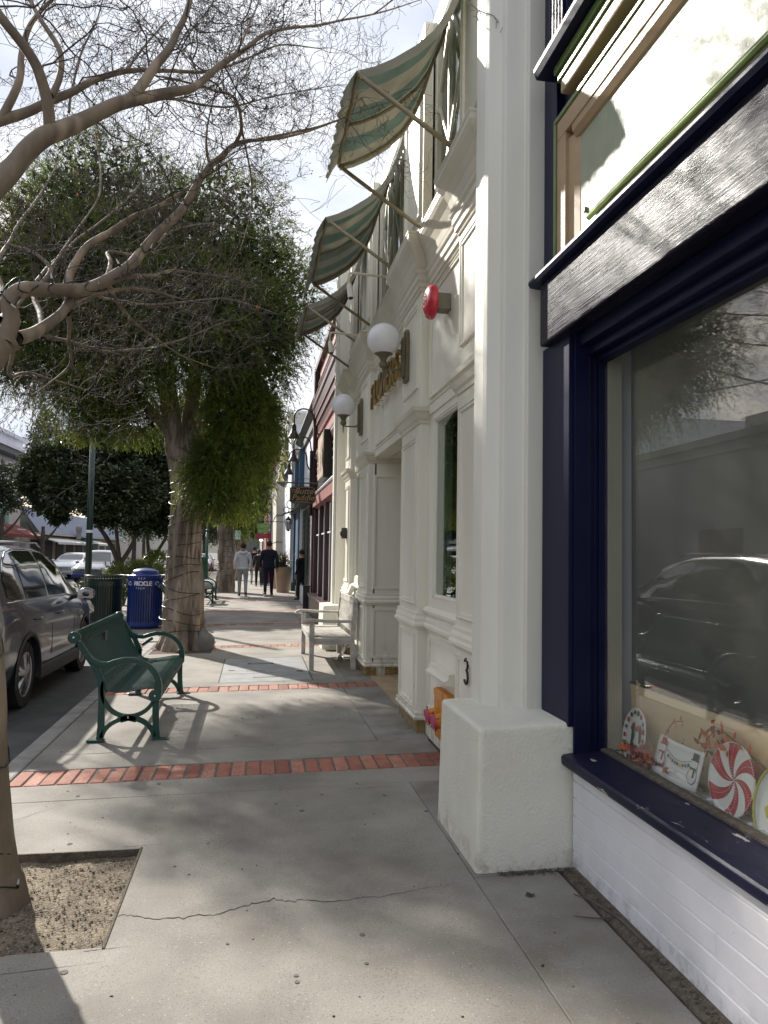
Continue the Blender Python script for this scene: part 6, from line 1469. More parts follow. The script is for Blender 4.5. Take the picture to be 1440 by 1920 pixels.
# scroll lantern
ln_ = thing('scroll_lantern', 'black iron lantern hanging from a scrolled bracket on the blue and white building', 'wall lamp', (1.5, 27.5, 2.7), 'street lanterns')
b = MB(); b.tube([(1.45, 27.5, 3.0), (.98, 27.5, 2.85), (.96, 27.5, 2.8)], .03, 6); b.tube([(1.25+.16*math.cos(a), 27.5, 3.2+.16*math.sin(a)) for a in np.linspace(0, 6.28, 16)], .014, 5); b.tube([(1.08+.10*math.cos(a), 27.5, 3.0+.10*math.sin(a)) for a in np.linspace(0, 6.28, 14)], .014, 5); b.build('bracket', M['iron'], ln_, smooth=True)
b = MB()
for a in range(6): b.tube([(1.16+.06*math.cos(a*1.047), 27.5+.06*math.sin(a*1.047), 2.3), (1.16+.12*math.cos(a*1.047), 27.5+.12*math.sin(a*1.047), 2.62)], .012, 4)
b.lathe((1.16, 27.5, 2.62), [(.13, 0), (.05, .10), (.01, .15)], 12); b.lathe((1.16, 27.5, 2.24), [(.02, 0), (.06, .03), (.06, .06)], 12); b.build('cage', M['iron'], ln_)
b = MB(); b.lathe((1.16, 27.5, 2.3), [(.045, 0), (.10, .3)], 10); b.build('glass_body', M['white_wall'], ln_)
# taller block with brown parapet
tb = thing('brown_parapet_building', 'tall white block with a brown parapet and dark slanted soffit', 'building', (2, 34, 0))
b = MB(); b.box(1.35, 8, 30.0, 38, 0, 6.5); b.build('wall', M['white_wall'], tb)
b = MB(); b.box(1.28, 8, 33.0, 38.2, 6.5, 7.5); b.build('parapet', M['beige_wall'], tb)
b = MB(); b.ext([(1.0, 4.9), (1.34, 4.7), (1.34, 6.9), (1.28, 7.2)], 'y', 33.5, 38.2); b.build('slanted_soffit', M['roofdark'], tb)
b = MB(); b.box(1.24, 8, 33, 38.3, 7.5, 7.6); b.build('coping', M['white_wall'], tb)
for i, (y, dz) in enumerate(((28.2, 0), (30.0, -.25), (31.8, -.45))):
    goose('cream_gooseneck_lamp', M['yellow_lamp'], y, .98, 5.0+dz, 1.6, 5.1+dz, ('largest', 'middle', 'smallest')[i]+' of the cream-yellow gooseneck lamps high on the white wall', 'cream-yellow gooseneck lamps', 1.25)
cb = thing('grey_stone_building', 'pale grey stone front with a curved flared top beyond the planters', 'building', (1.5, 42, 0))
b = MB(); b.ext([(1.08, 0), (1.08, 4.6), (.98, 5.2), (.86, 5.6), (1.0, 5.9), (1.45, 6.9), (8, 6.9), (8, 0)], 'y', 40, 52); b.build('wall', M['beige_wall'], cb)
b = MB(); b.box(1.06, 1.5, 39.96, 52.0, 3.38, 3.42); b.box(1.06, 1.5, 39.97, 52.0, 2.0, 2.03); b.build('joint_line', M['roofdark'], cb)
pb = thing('purple_front_building', 'dark purple narrow shopfront far down the pavement', 'building', (1.4, 58, 0))
b = MB(); b.ext([(1.02, 0), (1.02, 6.6), (1.2, 7.3), (1.6, 7.5), (8, 7.5), (8, 0)], 'y', 52.01, 66); b.build('wall', M['purple'], pb)
b = MB(); b.box(.85, 1.02, 55, 62, 2.6, 3.0); b.build('canopy', M['maroon'], pb)
kb = thing('red_brick_building', 'red brick upper storey far down the pavement', 'building', (1.4, 74, 0))
b = MB(); b.box(.95, 8, 66.01, 84, 0, 10.4); b.build('wall', M['redbrick'], kb)
b = MB(); b.box(.85, 8, 66.01, 84.1, 10.4, 10.9); b.build('cornice', M['roofdark'], kb)
for y in (68, 71, 74, 77, 80):
    b = MB(); b.box(.935, .96, y, y+1.2, 6.4, 8.6); b.build('window', M['dark_room'], kb)
zb = thing('distant_dark_building', 'dark low buildings closing the far end of the pavement', 'building', (1, 95, 0))
b = MB(); b.box(.8, 9, 84.2, 130, 0, 6.5); b.build('wall', M['grey_wall'], zb); b = MB(); b.box(-6, 9, 130.1, 140, 0, 8); b.build('end_wall', M['grey_wall'], zb)
# ------------------------------------------------------------------ far pavement things
gs = thing('green_hanging_sign', 'green two-panel hanging sign with pale script over the far pavement', 'sign', (.4, 36, 2.6))
b = MB(); b.box(.10, .70, 35.98, 36.02, 2.565, 2.80); b.build('upper_panel', M['sign_green'], gs, bevel=.006)
b = MB(); b.box(.12, .63, 35.98, 36.02, 2.36, 2.545); b.build('lower_panel', M['sign_green'], gs, bevel=.006)
b = MB(); b.tube([(.2+.4*k/22, 35.975, 2.68+.025*math.sin(k*1.9)+.02*math.sin(k*.7)) for k in range(23)], .006, 4); b.build('script', M['sign_cream'], gs)
b = MB(); b.tube([(.2+.33*k/20, 35.975, 2.46+.012*math.sin(k*2.3)) for k in range(21)], .005, 4); b.build('script', M['sign_cream'], gs)
b = MB(); b.tube([(.05, 36, 2.9), (1.35, 36, 2.9)], .016, 6); b.tube([(.2, 36, 2.9), (.2, 36, 2.8)], .008, 4); b.tube([(.6, 36, 2.9), (.6, 36, 2.8)], .008, 4); b.build('bracket', M['iron'], gs)
rs = thing('red_coffee_sign', 'dark red sign reading COFFEE above a dark doorway far down the pavement', 'sign', (.35, 37.5, 2.25))
b = MB(); b.box(.02, .70, 37.48, 37.54, 2.15, 2.37); b.build('board', M['sign_red'], rs)
text('lettering', 'COFFEE', .15, M['pink'], rs, (.36, 37.47, 2.26), (math.pi/2, 0, 0), .004, bold=.003)
b = MB(); b.box(.66, .76, 37.4, 37.55, 0, 2.4); b.build('post', M['sign_red'], rs)
b = MB(); b.sph((.30, 37.6, 2.05), .05, 10, 8, (1.6, 1, .6)); b.build('lamp', emit('doorway_lamp', (1, .95, .85), 6), rs)
st = thing('parking_sign', 'small pale green parking sign on a thin pole by the third tree', 'sign', (-.72, 33, 0), None)
b = MB(); b.box(-.84, -.60, 32.98, 33.0, 2.0, 2.38); b.build('plate', M['far_sign'] if 'far_sign' in M else M['pale_box'], st)
b = MB(); b.tube([(-.86, 33.02, -.05), (-.86, 33.02, 2.45)], .035, 8); b.build('pole', M['pole_green'], st)
# planters
def planter(x, y, label, s=1.0):
    t = thing('planter', label, 'planter', (x, y, gz(x)), 'tan tapered planters by the blue post')
    b = MB(); w0, w1 = .22*s, .315*s; z0, z1 = gz(x), gz(x)+.93*s
    b.lathe((x, y, 0), [(w0, z0), (w0+.01, z0+.02), (w1, z1-.05), (w1+.015, z1), (w1-.03, z1), (w1-.04, z1-.08)], 4 if False else 24); b.build('pot', M['pot'], t, smooth=False)
    rg2 = np.random.RandomState(int(y*10)); n = 900
    bl = [(x+rg2.uniform(-.2, .2), y+rg2.uniform(-.2, .2), z1+rg2.uniform(.0, .35), .16) for _ in range(9)]
    P, D, q = shell_points(bl, n, rg2, .2, .8); leaves('foliage', P, unit(D+rg2.normal(size=(n, 3))), .09, .04, M['leaf_mid'], t, rg2)['kind'] = 'stuff'
    P, D, q = shell_points(bl, 90, rg2, .9, .8); leaves('flowers', P, D, .05, .05, M['flower'], t, rg2)['kind'] = 'stuff'
    sg_ = [([(x, y, z1), (x+rg2.normal()*.12, y+rg2.normal()*.12, z1+.35), (x+rg2.normal()*.28, y+rg2.normal()*.2, z1+rg2.uniform(.5, .75))], [.006, .006, .002]) for _ in range(26)]
    tubes('grass_blades', sg_, M['red_leaf'], t, n=3, kind='stuff')
planter(1.06, 28.6, 'nearer tan tapered planter with white flowers and red grass')
planter(.98, 31.6, 'farther tan tapered planter just behind the first', .95)
b = MB(); b.box(1.20, 1.36, 18.99, 19.15, gz(1.2), .66); b.box(1.19, 1.37, 18.98, 19.16, .66, .69); tag(b.build('slim_bin', M['iron'], bevel=.006), 'slim black upright bin at the end of the rose shopfront', 'bin')
b = MB()
for k, (x, z) in enumerate(((1.10, .10), (1.16, .11), (1.23, .10))): b.box(x, x+.05, 20.0+.02*k, 20.02+.02*k, gz(1.1), gz(1.1)+z)
tag(b.build('paper_cards', M['white']), 'three little white cards standing on the pavement by the slim black bin', 'card')

# ------------------------------------------------------------------ bins
def slat_bin(name, label, x, y, m, cap, group, r=.335):
    t = thing(name, label, 'bin', (x, y, gz(x)), group); z0 = gz(x)
    b = MB(); b.lathe((x, y, z0), [(r*.8, .0), (r*.82, .05), (r+.008, .06), (r+.008, .14), (r-.01, .14)], 40); b.build('base_ring', m, t)
    b = MB(); b.lathe((x, y, z0), [(r-.025, .10), (r-.025, .98), (r-.04, .98), (r-.04, .10)], 40); b.build('liner', M['sign_black'], t)
    b = MB(); b.lathe((x, y, z0), [(r+.002, .84), (r+.012, .84), (r+.012, .93), (r+.002, .93)], 40); b.build('band', m, t)
    n = 44
    for i in range(n):
        a = 2*math.pi*i/n; c, s_ = math.cos(a), math.sin(a); b = MB(); w = .0135
        prof = [(r, .12), (r, .93), (r+.012, .98), (r+.04, 1.02), (r+.048, 1.04)]
        vs = []
        for rr, z in prof:
            for sg2 in (-1, 1): vs.append((x+rr*c-sg2*w*s_, y+rr*s_+sg2*w*c, z0+z))
            for sg2 in (1, -1): vs.append((x+(rr-.006)*c-sg2*w*s_, y+(rr-.006)*s_+sg2*w*c, z0+z))
        fs = []
        for k in range(len(prof)-1):
            for j in range(4): fs.append((k*4+j, k*4+(j+1) % 4, (k+1)*4+(j+1) % 4, (k+1)*4+j))
        b.add(vs, fs); b.build('slat', m, t)
    b = MB(); rr = r+.048; b.tube([(x+rr*math.cos(a), y+rr*math.sin(a), z0+1.04) for a in np.linspace(0, 2*math.pi, 40)], .010, 6); b.build('rim', m, t, smooth=True)
    if cap:
        b = MB(); b.lathe((x, y, z0), [(r-.02, .98), (r-.04, 1.04), (r*.78, 1.06), (r*.74, 1.12), (r*.70, 1.135), (r*.5, 1.165), (r*.25, 1.18), (.01, 1.185)], 36); smooth_by_angle(b.build('dome_lid', m, t), 40)
        for k, ch in enumerate('RECYCLE'):
            a = R_(-90)+(k-3)*.135; text('letter', ch, .115, M['white_print'], t, (x+(r+.014)*math.cos(a), y+(r+.014)*math.sin(a), z0+.885), (math.pi/2, 0, a+math.pi/2), .002, bold=.002)
        for a in (R_(-90)-.82, R_(-90)+.82):
            b = MB(); cx, cy = x+(r+.014)*math.cos(a), y+(r+.014)*math.sin(a)
            tx, ty = -math.sin(a), math.cos(a)
            for q in range(3):
                pp = [(cx+tx*.036*math.cos(u), cy+ty*.036*math.cos(u), z0+.885+.036*math.sin(u)) for u in np.linspace(q*2.094+.5, q*2.094+2.1, 5)]
                b.tube(pp, [.006, .006, .006, .010, .001], 4)
            b.build('recycle_mark', M['white_print'], t)
        for row, zz, wd, off in (('top', .985, 'REF', 0), ('low', .795, 'TECH', -.1)):
            for k, ch in enumerate(wd):
                a = R_(-90)+off+(k-len(wd)/2)*.14; text('faded_letter', ch, .05, M['white_print'], t, (x+(r+.030 if row == 'top' else r+.004)*math.cos(a), y+(r+.030 if row == 'top' else r+.004)*math.sin(a), z0+zz), (math.pi/2, 0, a+math.pi/2), .001)
    else:
        b = MB(); b.lathe((x, y, z0), [(r-.03, .97), (r-.16, .96), (r-.16, .94), (r-.03, .94)], 30); b.build('inner_lid', m, t)
    return t
slat_bin('recycling_bin', 'blue slatted recycling bin with domed lid and white lettering', -2.12, 15.9, M['recycle'], True, 'slatted street bins')
slat_bin('litter_bin', 'dark green slatted litter bin left of the blue recycling bin', -2.93, 16.15, M['bin_green'], False, 'slatted street bins')
# lamp post, kiosk, benches
lp = thing('lamp_post', 'dark green lamp post rising into the broad glossy tree', 'lamp post', (-4.04, 20, -.08))
b = MB(); b.tube([(-4.04, 20, -.1), (-4.04, 20, 5.2)], [.085, .065], 14); b.build('pole', M['pole_green'], lp, smooth=True)
b = MB(); b.lathe((-4.04, 20, -.1), [(.16, 0), (.16, .25), (.12, .32), (.09, .5)], 16); b.build('base', M['pole_green'], lp)
b = MB(); b.lathe((-4.04, 20, 1.9), [(.082, 0), (.086, .02), (.086, .05), (.082, .07)], 14); b.build('band', M['white_print'], lp)
kk = thing('green_kiosk', 'green metal newspaper kiosk with tall posts behind the second street bench', 'kiosk', (-1.75, 28, -.03))
for x in (-2.10, -1.85, -1.62):
    b = MB(); b.tube([(x, 27.2, -.05), (x, 27.2, 2.15)], .05, 8); b.sph((x, 27.2, 2.2), .06, 8, 6); b.build('post', M['kiosk'], kk, smooth=True)
b = MB(); b.box(-2.2, -1.56, 27.0, 27.4, .25, 1.10); b.build('cabinet', M['kiosk'], kk, bevel=.02)
b = MB(); b.box(-1.88, -1.60, 26.95, 27.1, 1.1, 1.28); b.build('notice_box', M['kiosk'], kk, bevel=.01)
b = MB(); b.box(-2.02, -1.90, 26.985, 27.0, .35, 1.05); b.build('vent', M['car_black'], kk)
b2 = green_bench(-.42, 22.9, 1.9, 'green bench with a grey bag on it beyond the big papery trunk', 'green metal street benches')
b3 = green_bench(-.42, 15.6, 1.9, 'green bench half hidden behind the big papery trunk', 'green metal street benches')
b = MB(); b.sph((-1.42, 23.3, .53), .2, 16, 10, (1.4, 1.6, .6)); bg_ = b.build('cloth_bag', M['hood'], smooth=True)
for v in bg_.data.vertices: v.co += Vector(mnoise.noise_vector(v.co*5))*.05
tag(bg_, 'pale grey cloth bag slumped on the second street bench', 'bag')

# ------------------------------------------------------------------ people
def person(label, x, y, h, top, leg, hair_m, skin_m, step=.16, lean=0, rot=0, hood=False, arms=(.0, .0), hair_len=0, group='people walking away along the pavement', fat=1.0):
    s = h/1.75; t = thing('person', label, 'person', (x, y, gz(x)), group); t.rotation_euler = (0, 0, R_(rot))
    V = []; Rr = []; E = []
    def v(px, py, pz, rx, ry=None): V.append((px*s, py*s, pz*s)); Rr.append((rx*s*fat if pz < 1.5 else rx*s, (ry or rx)*s)); return len(V)-1
    def e(a, b_): E.append((a, b_))
    pel = v(0, 0, .95, .165, .125); wa = v(0, .01, 1.08, .155, .115); ch = v(0, .02+lean, 1.27, .185, .125); sh = v(0, .02+lean, 1.40, .155, .095); nk = v(0, .03+lean, 1.50, .058, .058); hd0 = v(0, .05+lean, 1.58, .072, .082); hd1 = v(0, .045+lean, 1.68, .078, .094)
    nose = v(0, .14+lean, 1.615, .014)
    for a, c in ((pel, wa), (wa, ch), (ch, sh), (sh, nk), (nk, hd0), (hd0, hd1), (hd0, nose)): e(a, c)
    feet = []
    for sx, st in ((-1, step), (1, -step)):
        hip = v(sx*.095, 0, .88, .105, .11); kn = v(sx*.10, st*.55+.04, .50, .066, .07); an = v(sx*.105, st*1.15-(.10 if st < 0 else 0), .10+(.05 if st < 0 else 0), .048, .052)
        toe = v(sx*.12, st*1.15+.13-(.08 if st < 0 else 0), .04, .040, .03)
        for a, c in ((pel, hip), (hip, kn), (kn, an), (an, toe)): e(a, c)
        feet.append((V[an], V[toe]))
        d = arms[0 if sx < 0 else 1]
        so1 = v(sx*.20, .02+lean, 1.385, .072, .07); el = v(sx*.262, -.05+lean+(-st)*.35+d*.1, 1.12, .052, .052); wr_ = v(sx*.262, .05+lean+(-st)*.9+d*.2, .90, .036, .034); pm_ = v(sx*.258, .08+lean+(-st)*.95+d*.25, .83, .038, .022)
        for a, c in ((sh, so1), (so1, el), (el, wr_), (wr_, pm_)): e(a, c)
        bx_, by_, bz_ = (V[pm_][0]/s, V[pm_][1]/s, V[pm_][2]/s)
        for q in range(4):
            f1 = v(bx_-sx*.005, by_-.028+.019*q, bz_-.05, .0095); f2 = v(bx_-sx*.016, by_-.026+.019*q+.008, bz_-.085-.006*(1 if q in (1, 2) else 0), .008); e(pm_, f1); e(f1, f2)
        th = v(bx_-sx*.012, by_+.045, bz_-.02, .011); e(wr_, th)
    me = bpy.data.meshes.new('body'); me.from_pydata(V, E, []); o = bpy.data.objects.new('body', me); COL.objects.link(o)
    sk = o.modifiers.new('skin', 'SKIN'); sk.use_smooth_shade = True
    for i, r_ in enumerate(Rr): me.skin_vertices[0].data[i].radius = r_
    me.skin_vertices[0].data[pel].use_root = True
    o.modifiers.new('sub', 'SUBSURF').levels = 2
    dg = bpy.context.evaluated_depsgraph_get(); m2 = bpy.data.meshes.new_from_object(o.evaluated_get(dg)); o.modifiers.clear(); o.data = m2; o.parent = t
    m2.materials.clear()
    for q in (M[top], M[leg], M[skin_m], M['shoe']): m2.materials.append(q)
    for p in m2.polygons:
        c = p.center/s; k = 0
        if c.z > 1.475: k = 2
        elif c.z < .11 or (c.z < .14 and False): k = 3
        elif abs(c.x) > .20 and c.z < .90: k = 2
        elif c.z < .93 and abs(c.x) < .20: k = 1
        p.material_index = k
    m2.polygons.foreach_set('use_smooth', [True]*len(m2.polygons))
    hd = (0, .035+lean, 1.655)
    b = MB(); b.sph((hd[0], hd[1], hd[2]), .098, 16, 10, (.93, 1.08, 1.1)); hh = b.build('hair', M[hair_m], t, local=True, smooth=True)
    for q in hh.data.vertices:
        c = q.co.copy()
        if c.y > hd[1]+.035: q.co.y = hd[1]+.035+(c.y-hd[1]-.035)*.25
        if c.z < 1.60: q.co.z = 1.60+(c.z-1.60)*(.3+hair_len*1.2); q.co.y = min(q.co.y, hd[1])
        q.co += Vector(mnoise.noise_vector(c*18))*.010; q.co *= s
    for sx in (-1, 1):
        b = MB(); b.sph((sx*.078*s, (.045+lean)*s, 1.615*s), .024*s, 8, 6, (.5, .8, 1.3)); b.build('ear', M[skin_m], t, local=True, smooth=True)
    for an, toe in feet:
        b = MB(); p0 = Vector((an[0], an[1]-.05*s, max(.045*s, an[2]-.05*s))); p1 = Vector((toe[0], toe[1]+.04*s, .042*s))
        b.tube([p0-Vector((0, .02*s, 0)), p0, (p0+p1)/2+Vector((0, 0, .012*s)), p1, p1+Vector((0, .03*s, -.01*s))], [.030*s, .046*s, .050*s, .044*s, .022*s], 10); q = b.build('shoe', M['shoe'], t, local=True, smooth=True)
        b = MB(); b.tube([p0-Vector((0, .02*s, .035*s)), p1+Vector((0, .02*s, -.030*s))], [.038*s, .040*s], 8); b.build('sole', M['shoe_sole'], q, local=True)
    if hood:
        b = MB(); cz = 1.46*s; b.tube([(.10*s*math.cos(a), (-.005+lean)*s+.075*s*math.sin(a)-.02*s, cz-.035*s*math.sin(a)*-1) for a in np.linspace(0, 2*math.pi, 18)], .040*s, 10); b.build('hood', M[top], t, local=True, smooth=True)
    b = MB(); b.lathe((0, .005*s, .885*s), [(.170*s*fat, 0), (.182*s*fat, .01), (.182*s*fat, .06*s), (.168*s*fat, .07*s)], 22); q = b.build('jacket_hem', M[top], t, local=True, smooth=True); q.scale = (1, .76, 1)
    return t
person('person in pale grey hoodie and grey joggers walking away on the left', -.37, 26.4, 1.79, 'hood', 'jogger', 'hair', 'skin2', .13, hood=True, fat=1.12)
person('person in navy sweatshirt and dark trousers walking away beside the hoodie', .49, 26.3, 1.86, 'navy_cloth', 'navy_cloth', 'hair', 'skin2', -.14, fat=1.18)
person('blond person in dark coat farther ahead between the two walkers', .48, 34.4, 1.56, 'black_cloth', 'black_cloth', 'hair_blond', 'skin', .12, hair_len=2, group='people farther down the pavement')
person('brown-haired person in black striding ahead of the two walkers', .20, 33.6, 1.60, 'black_cloth', 'black_cloth', 'hair_brown', 'skin', .20, hair_len=2.5, group='people farther down the pavement')
person('person in dark jacket farthest left in the small group ahead', .0, 36.2, 1.72, 'black_cloth', 'jogger', 'hair', 'skin', -.12, group='people farther down the pavement')
person('person in black standing at the dark shutters by the slim bin', 1.44, 23.6, 1.55, 'black_cloth', 'black_cloth', 'hair', 'skin', .03, rot=40, group='people farther down the pavement')

# ------------------------------------------------------------------ across the street
FX = -18.0
g0 = thing('grey_wall_building', 'long plain grey building across the street, seen reflected in the shop window', 'building', (FX, 26, 0))
b = MB(); b.box(FX-8, FX, -10, 41, -.1, 6.9); b.build('wall', M['grey_wall'], g0)
b = MB(); b.box(FX-.15, FX+.25, -10, 41.1, 6.9, 7.25); b.box(FX-.1, FX+.12, -10, 41.05, 6.4, 6.5); b.build('parapet', M['grey_wall'], g0)
b = MB(); b.box(FX-9, FX-5, -6, 38, 7.0, 9.3); b.build('upper_block', M['beige_wall'], g0)
for y in (2, 9, 16, 23, 31):
    b = MB(); b.box(FX-.02, FX+.05, y, y+3.4, .2, 2.9); f = b.build('window', M['car_black'], g0); b = MB(); b.box(FX+.05, FX+.06, y+.1, y+3.3, .3, 2.8); b.build('pane', M['glass_far'], f)
b = MB(); b.box(FX, FX+.9, 22.5, 27, 3.0, 3.15); b.build('canopy', M['roofdark'], g0)
g1 = thing('white_corner_building', 'white building with dark eaves and maroon awnings at the far left', 'building', (FX, 52, 0))
b = MB(); b.box(FX-8, FX, 41.2, 63.5, 5.0, 9.7); b.build('upper_wall', M['white_wall'], g1)
b = MB(); b.box(FX-8, FX+.0, 41.2, 63.5, -.1, 5.0); b.build('lower_wall', M['beige_wall'], g1)
b = MB(); b.box(FX-.3, FX+.9, 41.2, 63.9, 8.15, 8.55); b.build('dark_eave', M['roofdark'], g1)
b = MB(); b.box(FX-.3, FX+1.0, 41.2, 64.0, 8.55, 8.75); b.box(FX-.2, FX+.25, 41.2, 63.7, 9.7, 9.95); b.box(FX-.1, FX+.15, 41.2, 63.6, 7.3, 7.45); b.build('white_cornice', M['white_wall'], g1)
for y in (44, 50, 56):
    b = MB(); b.box(FX-.02, FX+.04, y, y+4.6, 3.3, 4.4); f = b.build('window', M['teal_glass'], g1)
    for k in range(5): b = MB(); b.box(FX+.04, FX+.06, y+.9*k, y+.9*k+.07, 3.3, 4.4); b.build('mullion', M['shutter'], f)
for i, y in enumerate((46, 53.2, 58.2)):
    t = thing('awning', ['maroon sloped awning at the left edge', 'maroon sloped awning next to the frame edge', 'last maroon sloped awning before the shingled roof'][i], 'awning', (FX, y, 3), 'maroon awnings across the street')
    b = MB(); b.ext([(FX, 3.25), (FX+1.9, 2.45), (FX+1.9, 2.25), (FX+1.85, 2.25), (FX+1.85, 2.40), (FX, 3.15)], 'y', y, y+4.6); b.build('canopy', M['awn_maroon'], t)
    b = MB(); b.box(FX+1.0, FX+1.02, y+1.2, y+3.3, 2.84, 2.90); q = b.build('lettering', M['white_print'], t)
    b = MB(); b.tube([(FX, y+.1, 2.5), (FX+1.85, y+.1, 2.3)], .02, 4); b.build('frame_bar', M['roofdark'], t)
g2 = thing('shingled_roof_building', 'low shops under a blue-grey shingled mansard roof across the street', 'building', (FX, 80, 0))
b = MB(); b.box(FX-8, FX+.3, 64.2, 104, -.1, 2.7); b.build('shopfronts', M['beige_wall'], g2)
for k in range(12):
    z = 2.75+k*.175; x = FX+1.2-k*.13
    b = MB(); b.ext([(x, z), (x+.035, z+.01), (x-.10, z+.185), (x-.135, z+.175)], 'y', 64.5, 104); b.build('shingle_course', M['shingle'], g2)
b = MB(); b.ext([(FX+1.15, 2.72), (FX-.35, 4.8), (FX-8, 4.8), (FX-8, 2.72)], 'y', 64.5, 104); b.build('roof', M['roofdark'], g2)
b = MB(); b.box(FX+.25, FX+1.3, 64.4, 104, 2.62, 2.74); b.build('soffit', M['beige_wall'], g2)
for y in range(65, 102, 4):
    b = MB(); b.box(FX+.28, FX+.34, y+.4, y+3.2, .1, 2.2); b.build('shop_window', M['car_black'], g2)
for i, (y, w, mt, lb_) in enumerate(((66.5, 8.5, 'awn_white', 'long white awning under the shingled roof, nearest'), (78.4, 4.2, 'awn_green', 'green awning under the shingled roof'), (83.2, 5.5, 'awn_white', 'white awning right of the green awning'), (75.3, 2.6, 'awn_white', 'short white awning left of the green awning'))):
    t = thing('awning', lb_, 'awning', (FX+.3, y, 2.5), 'awnings under the shingled roof')
    b = MB(); b.ext([(FX+.3, 2.60), (FX+2.2, 2.05), (FX+2.2, 1.85), (FX+2.15, 1.85), (FX+2.15, 1.98), (FX+.3, 2.50)], 'y', y, y+w); b.build('canopy', M[mt], t)
fs_ = thing('fan_shaped_sign', 'grey fan-shaped sign standing above the awnings on the shingled roof', 'sign', (FX+1.6, 76.5, 3))
b = MB(); b.box(FX+1.45, FX+1.65, 76.1, 77.2, 2.4, 3.0)
b.build('base', M['grey_wall'], fs_)
for k in range(5): b = MB(); b.sph((FX+1.55, 75.9+k*.38, 3.35), .26, 8, 8, (.5, 1, 1.3)); b.build('lobe', M['grey_wall'], fs_)
g3 = thing('distant_row_building', 'low distant buildings far down the other side of the street', 'building', (FX, 130, 0))
b = MB(); b.box(FX-8, FX, 104.5, 200, -.1, 5.5); b.build('wall', M['beige_wall'], g3)
hl = MB(); n = 60; vs = []
for i in range(n+1):
    a = R_(-50+100*i/n); rr = 700; h = 26+22*mnoise.noise(Vector((i*.13, 3, 0)))+10*mnoise.noise(Vector((i*.5, 3, 0)))
    vs += [(rr*math.sin(a), rr*math.cos(a), -2), ((rr+120)*math.sin(a), (rr+120)*math.cos(a), h)]
hl.add(vs, [(2*i, 2*i+2, 2*i+3, 2*i+1) for i in range(n)]); tag(hl.build('hills', M['leaf_far'], smooth=True), kind='structure')

# ------------------------------------------------------------------ window display
def plate_root(name, label, y, z, x=1.745, tilt=13, cat='plate', grp='painted plates in the shop window'):
    t = thing(name, label, cat, (x, y, z), grp); t.rotation_euler = (R_(90-tilt), 0, R_(-90)); return t
def disc(t, R0, mats, sect=None, dome=.012, swirl=0, n=72, name='dish', sx=1, sy=1):
    b = MB(); m = 14; vs = [(0, 0, 0)]
    for j in range(1, m+1):
        r = R0*j/m; z = dome*((j/m)**3)+(.004 if j == m else 0)
        for k in range(n):
            a = 2*math.pi*k/n-(swirl*(j/m)); vs.append((sx*r*math.cos(a), sy*r*math.sin(a), z))
    b.v = vs
    for k in range(n):
        b.f.append((0, 1+k, 1+(k+1) % n)); b.mi.append(sect(k) if sect else 0)
        for j in range(m-1):
            b.f.append((1+j*n+k, 1+(j+1)*n+k, 1+(j+1)*n+(k+1) % n, 1+j*n+(k+1) % n)); b.mi.append(sect(k) if sect else 0)
    o = b.build(name, mats, t, local=True, smooth=True); s_ = o.modifiers.new('t', 'SOLIDIFY'); s_.thickness = .006; s_.offset = -1; return o
def dot(b, x, y, r, z=.009, sx=1, sy=1, n=14):
    b.lathe((x, y, z), [(r, 0), (r*.9, .0015), (.001, .002)], n)
# peppermint
t = plate_root('peppermint_plate', 'round red and white swirled peppermint plate leaning in the shop window', 2.60, .695, tilt=10)
disc(t, .132, [M['plate_red'], M['plate_white']], lambda k: (k//6) % 2, swirl=.75)
b = MB()
for q in range(12):
    for j in range(2, 14):
        u = j/14; a = 2*math.pi*(q+.5)/12-.75*u; b.sph((.132*u*math.cos(a), .132*u*math.sin(a), .012*u**3+.0015), .0017, 6, 4)
b.build('bead_dots', M['plate_white'], t, local=True)['kind'] = 'stuff'
b = MB()
for q in range(96):
    a = 2*math.pi*q/96; b.sph((.132*math.cos(a), .132*math.sin(a), .016), .0024, 6, 4)
b.build('rim_beads', M['plate_white'], t, local=True)['kind'] = 'stuff'
b = MB()
for q in range(12):
    for j in range(1, 14):
        u = j/14; a = 2*math.pi*q/12-.75*u; b.sph((.132*u*math.cos(a), .132*u*math.sin(a), .012*u**3+.001), .0012, 5, 4)
b.build('seam_dots', M['plate_black'], t, local=True)['kind'] = 'stuff'
# dotted plate
t = plate_root('dotted_plate', 'tall white plate with red and green dotted rim at the left of the shop window', 3.33, .685, tilt=9)
disc(t, .122, [M['plate_white']], sx=.82)
for q in range(17):
    a = 2*math.pi*q/17+.3; b = MB(); dot(b, .084*math.cos(a), .104*math.sin(a), (.013, .009, .011)[q % 3], .0125); b.build('rim_dot', M[('plate_red', 'plate_green')[q % 2]], t, local=True)
for (pts, mt) in (([(-.035, -.075), (-.012, -.08), (-.018, -.03), (-.008, 0), (-.016, .035), (-.026, .06), (-.036, .03), (-.030, -.02)], 'plate_green'), ([(.040, -.03), (.052, -.02), (.047, .03), (.034, .055), (.030, .02)], 'plate_green')):
    b = MB(); b.ext(pts, 'z', .005, .008); b.build('painted_tree', M[mt], t, local=True)
text('lettering', 'Hello', .042, M['plate_red'], t, (0, 0, 0), (0, 0, 0), .001, .3).location = (.004, .035, .010)
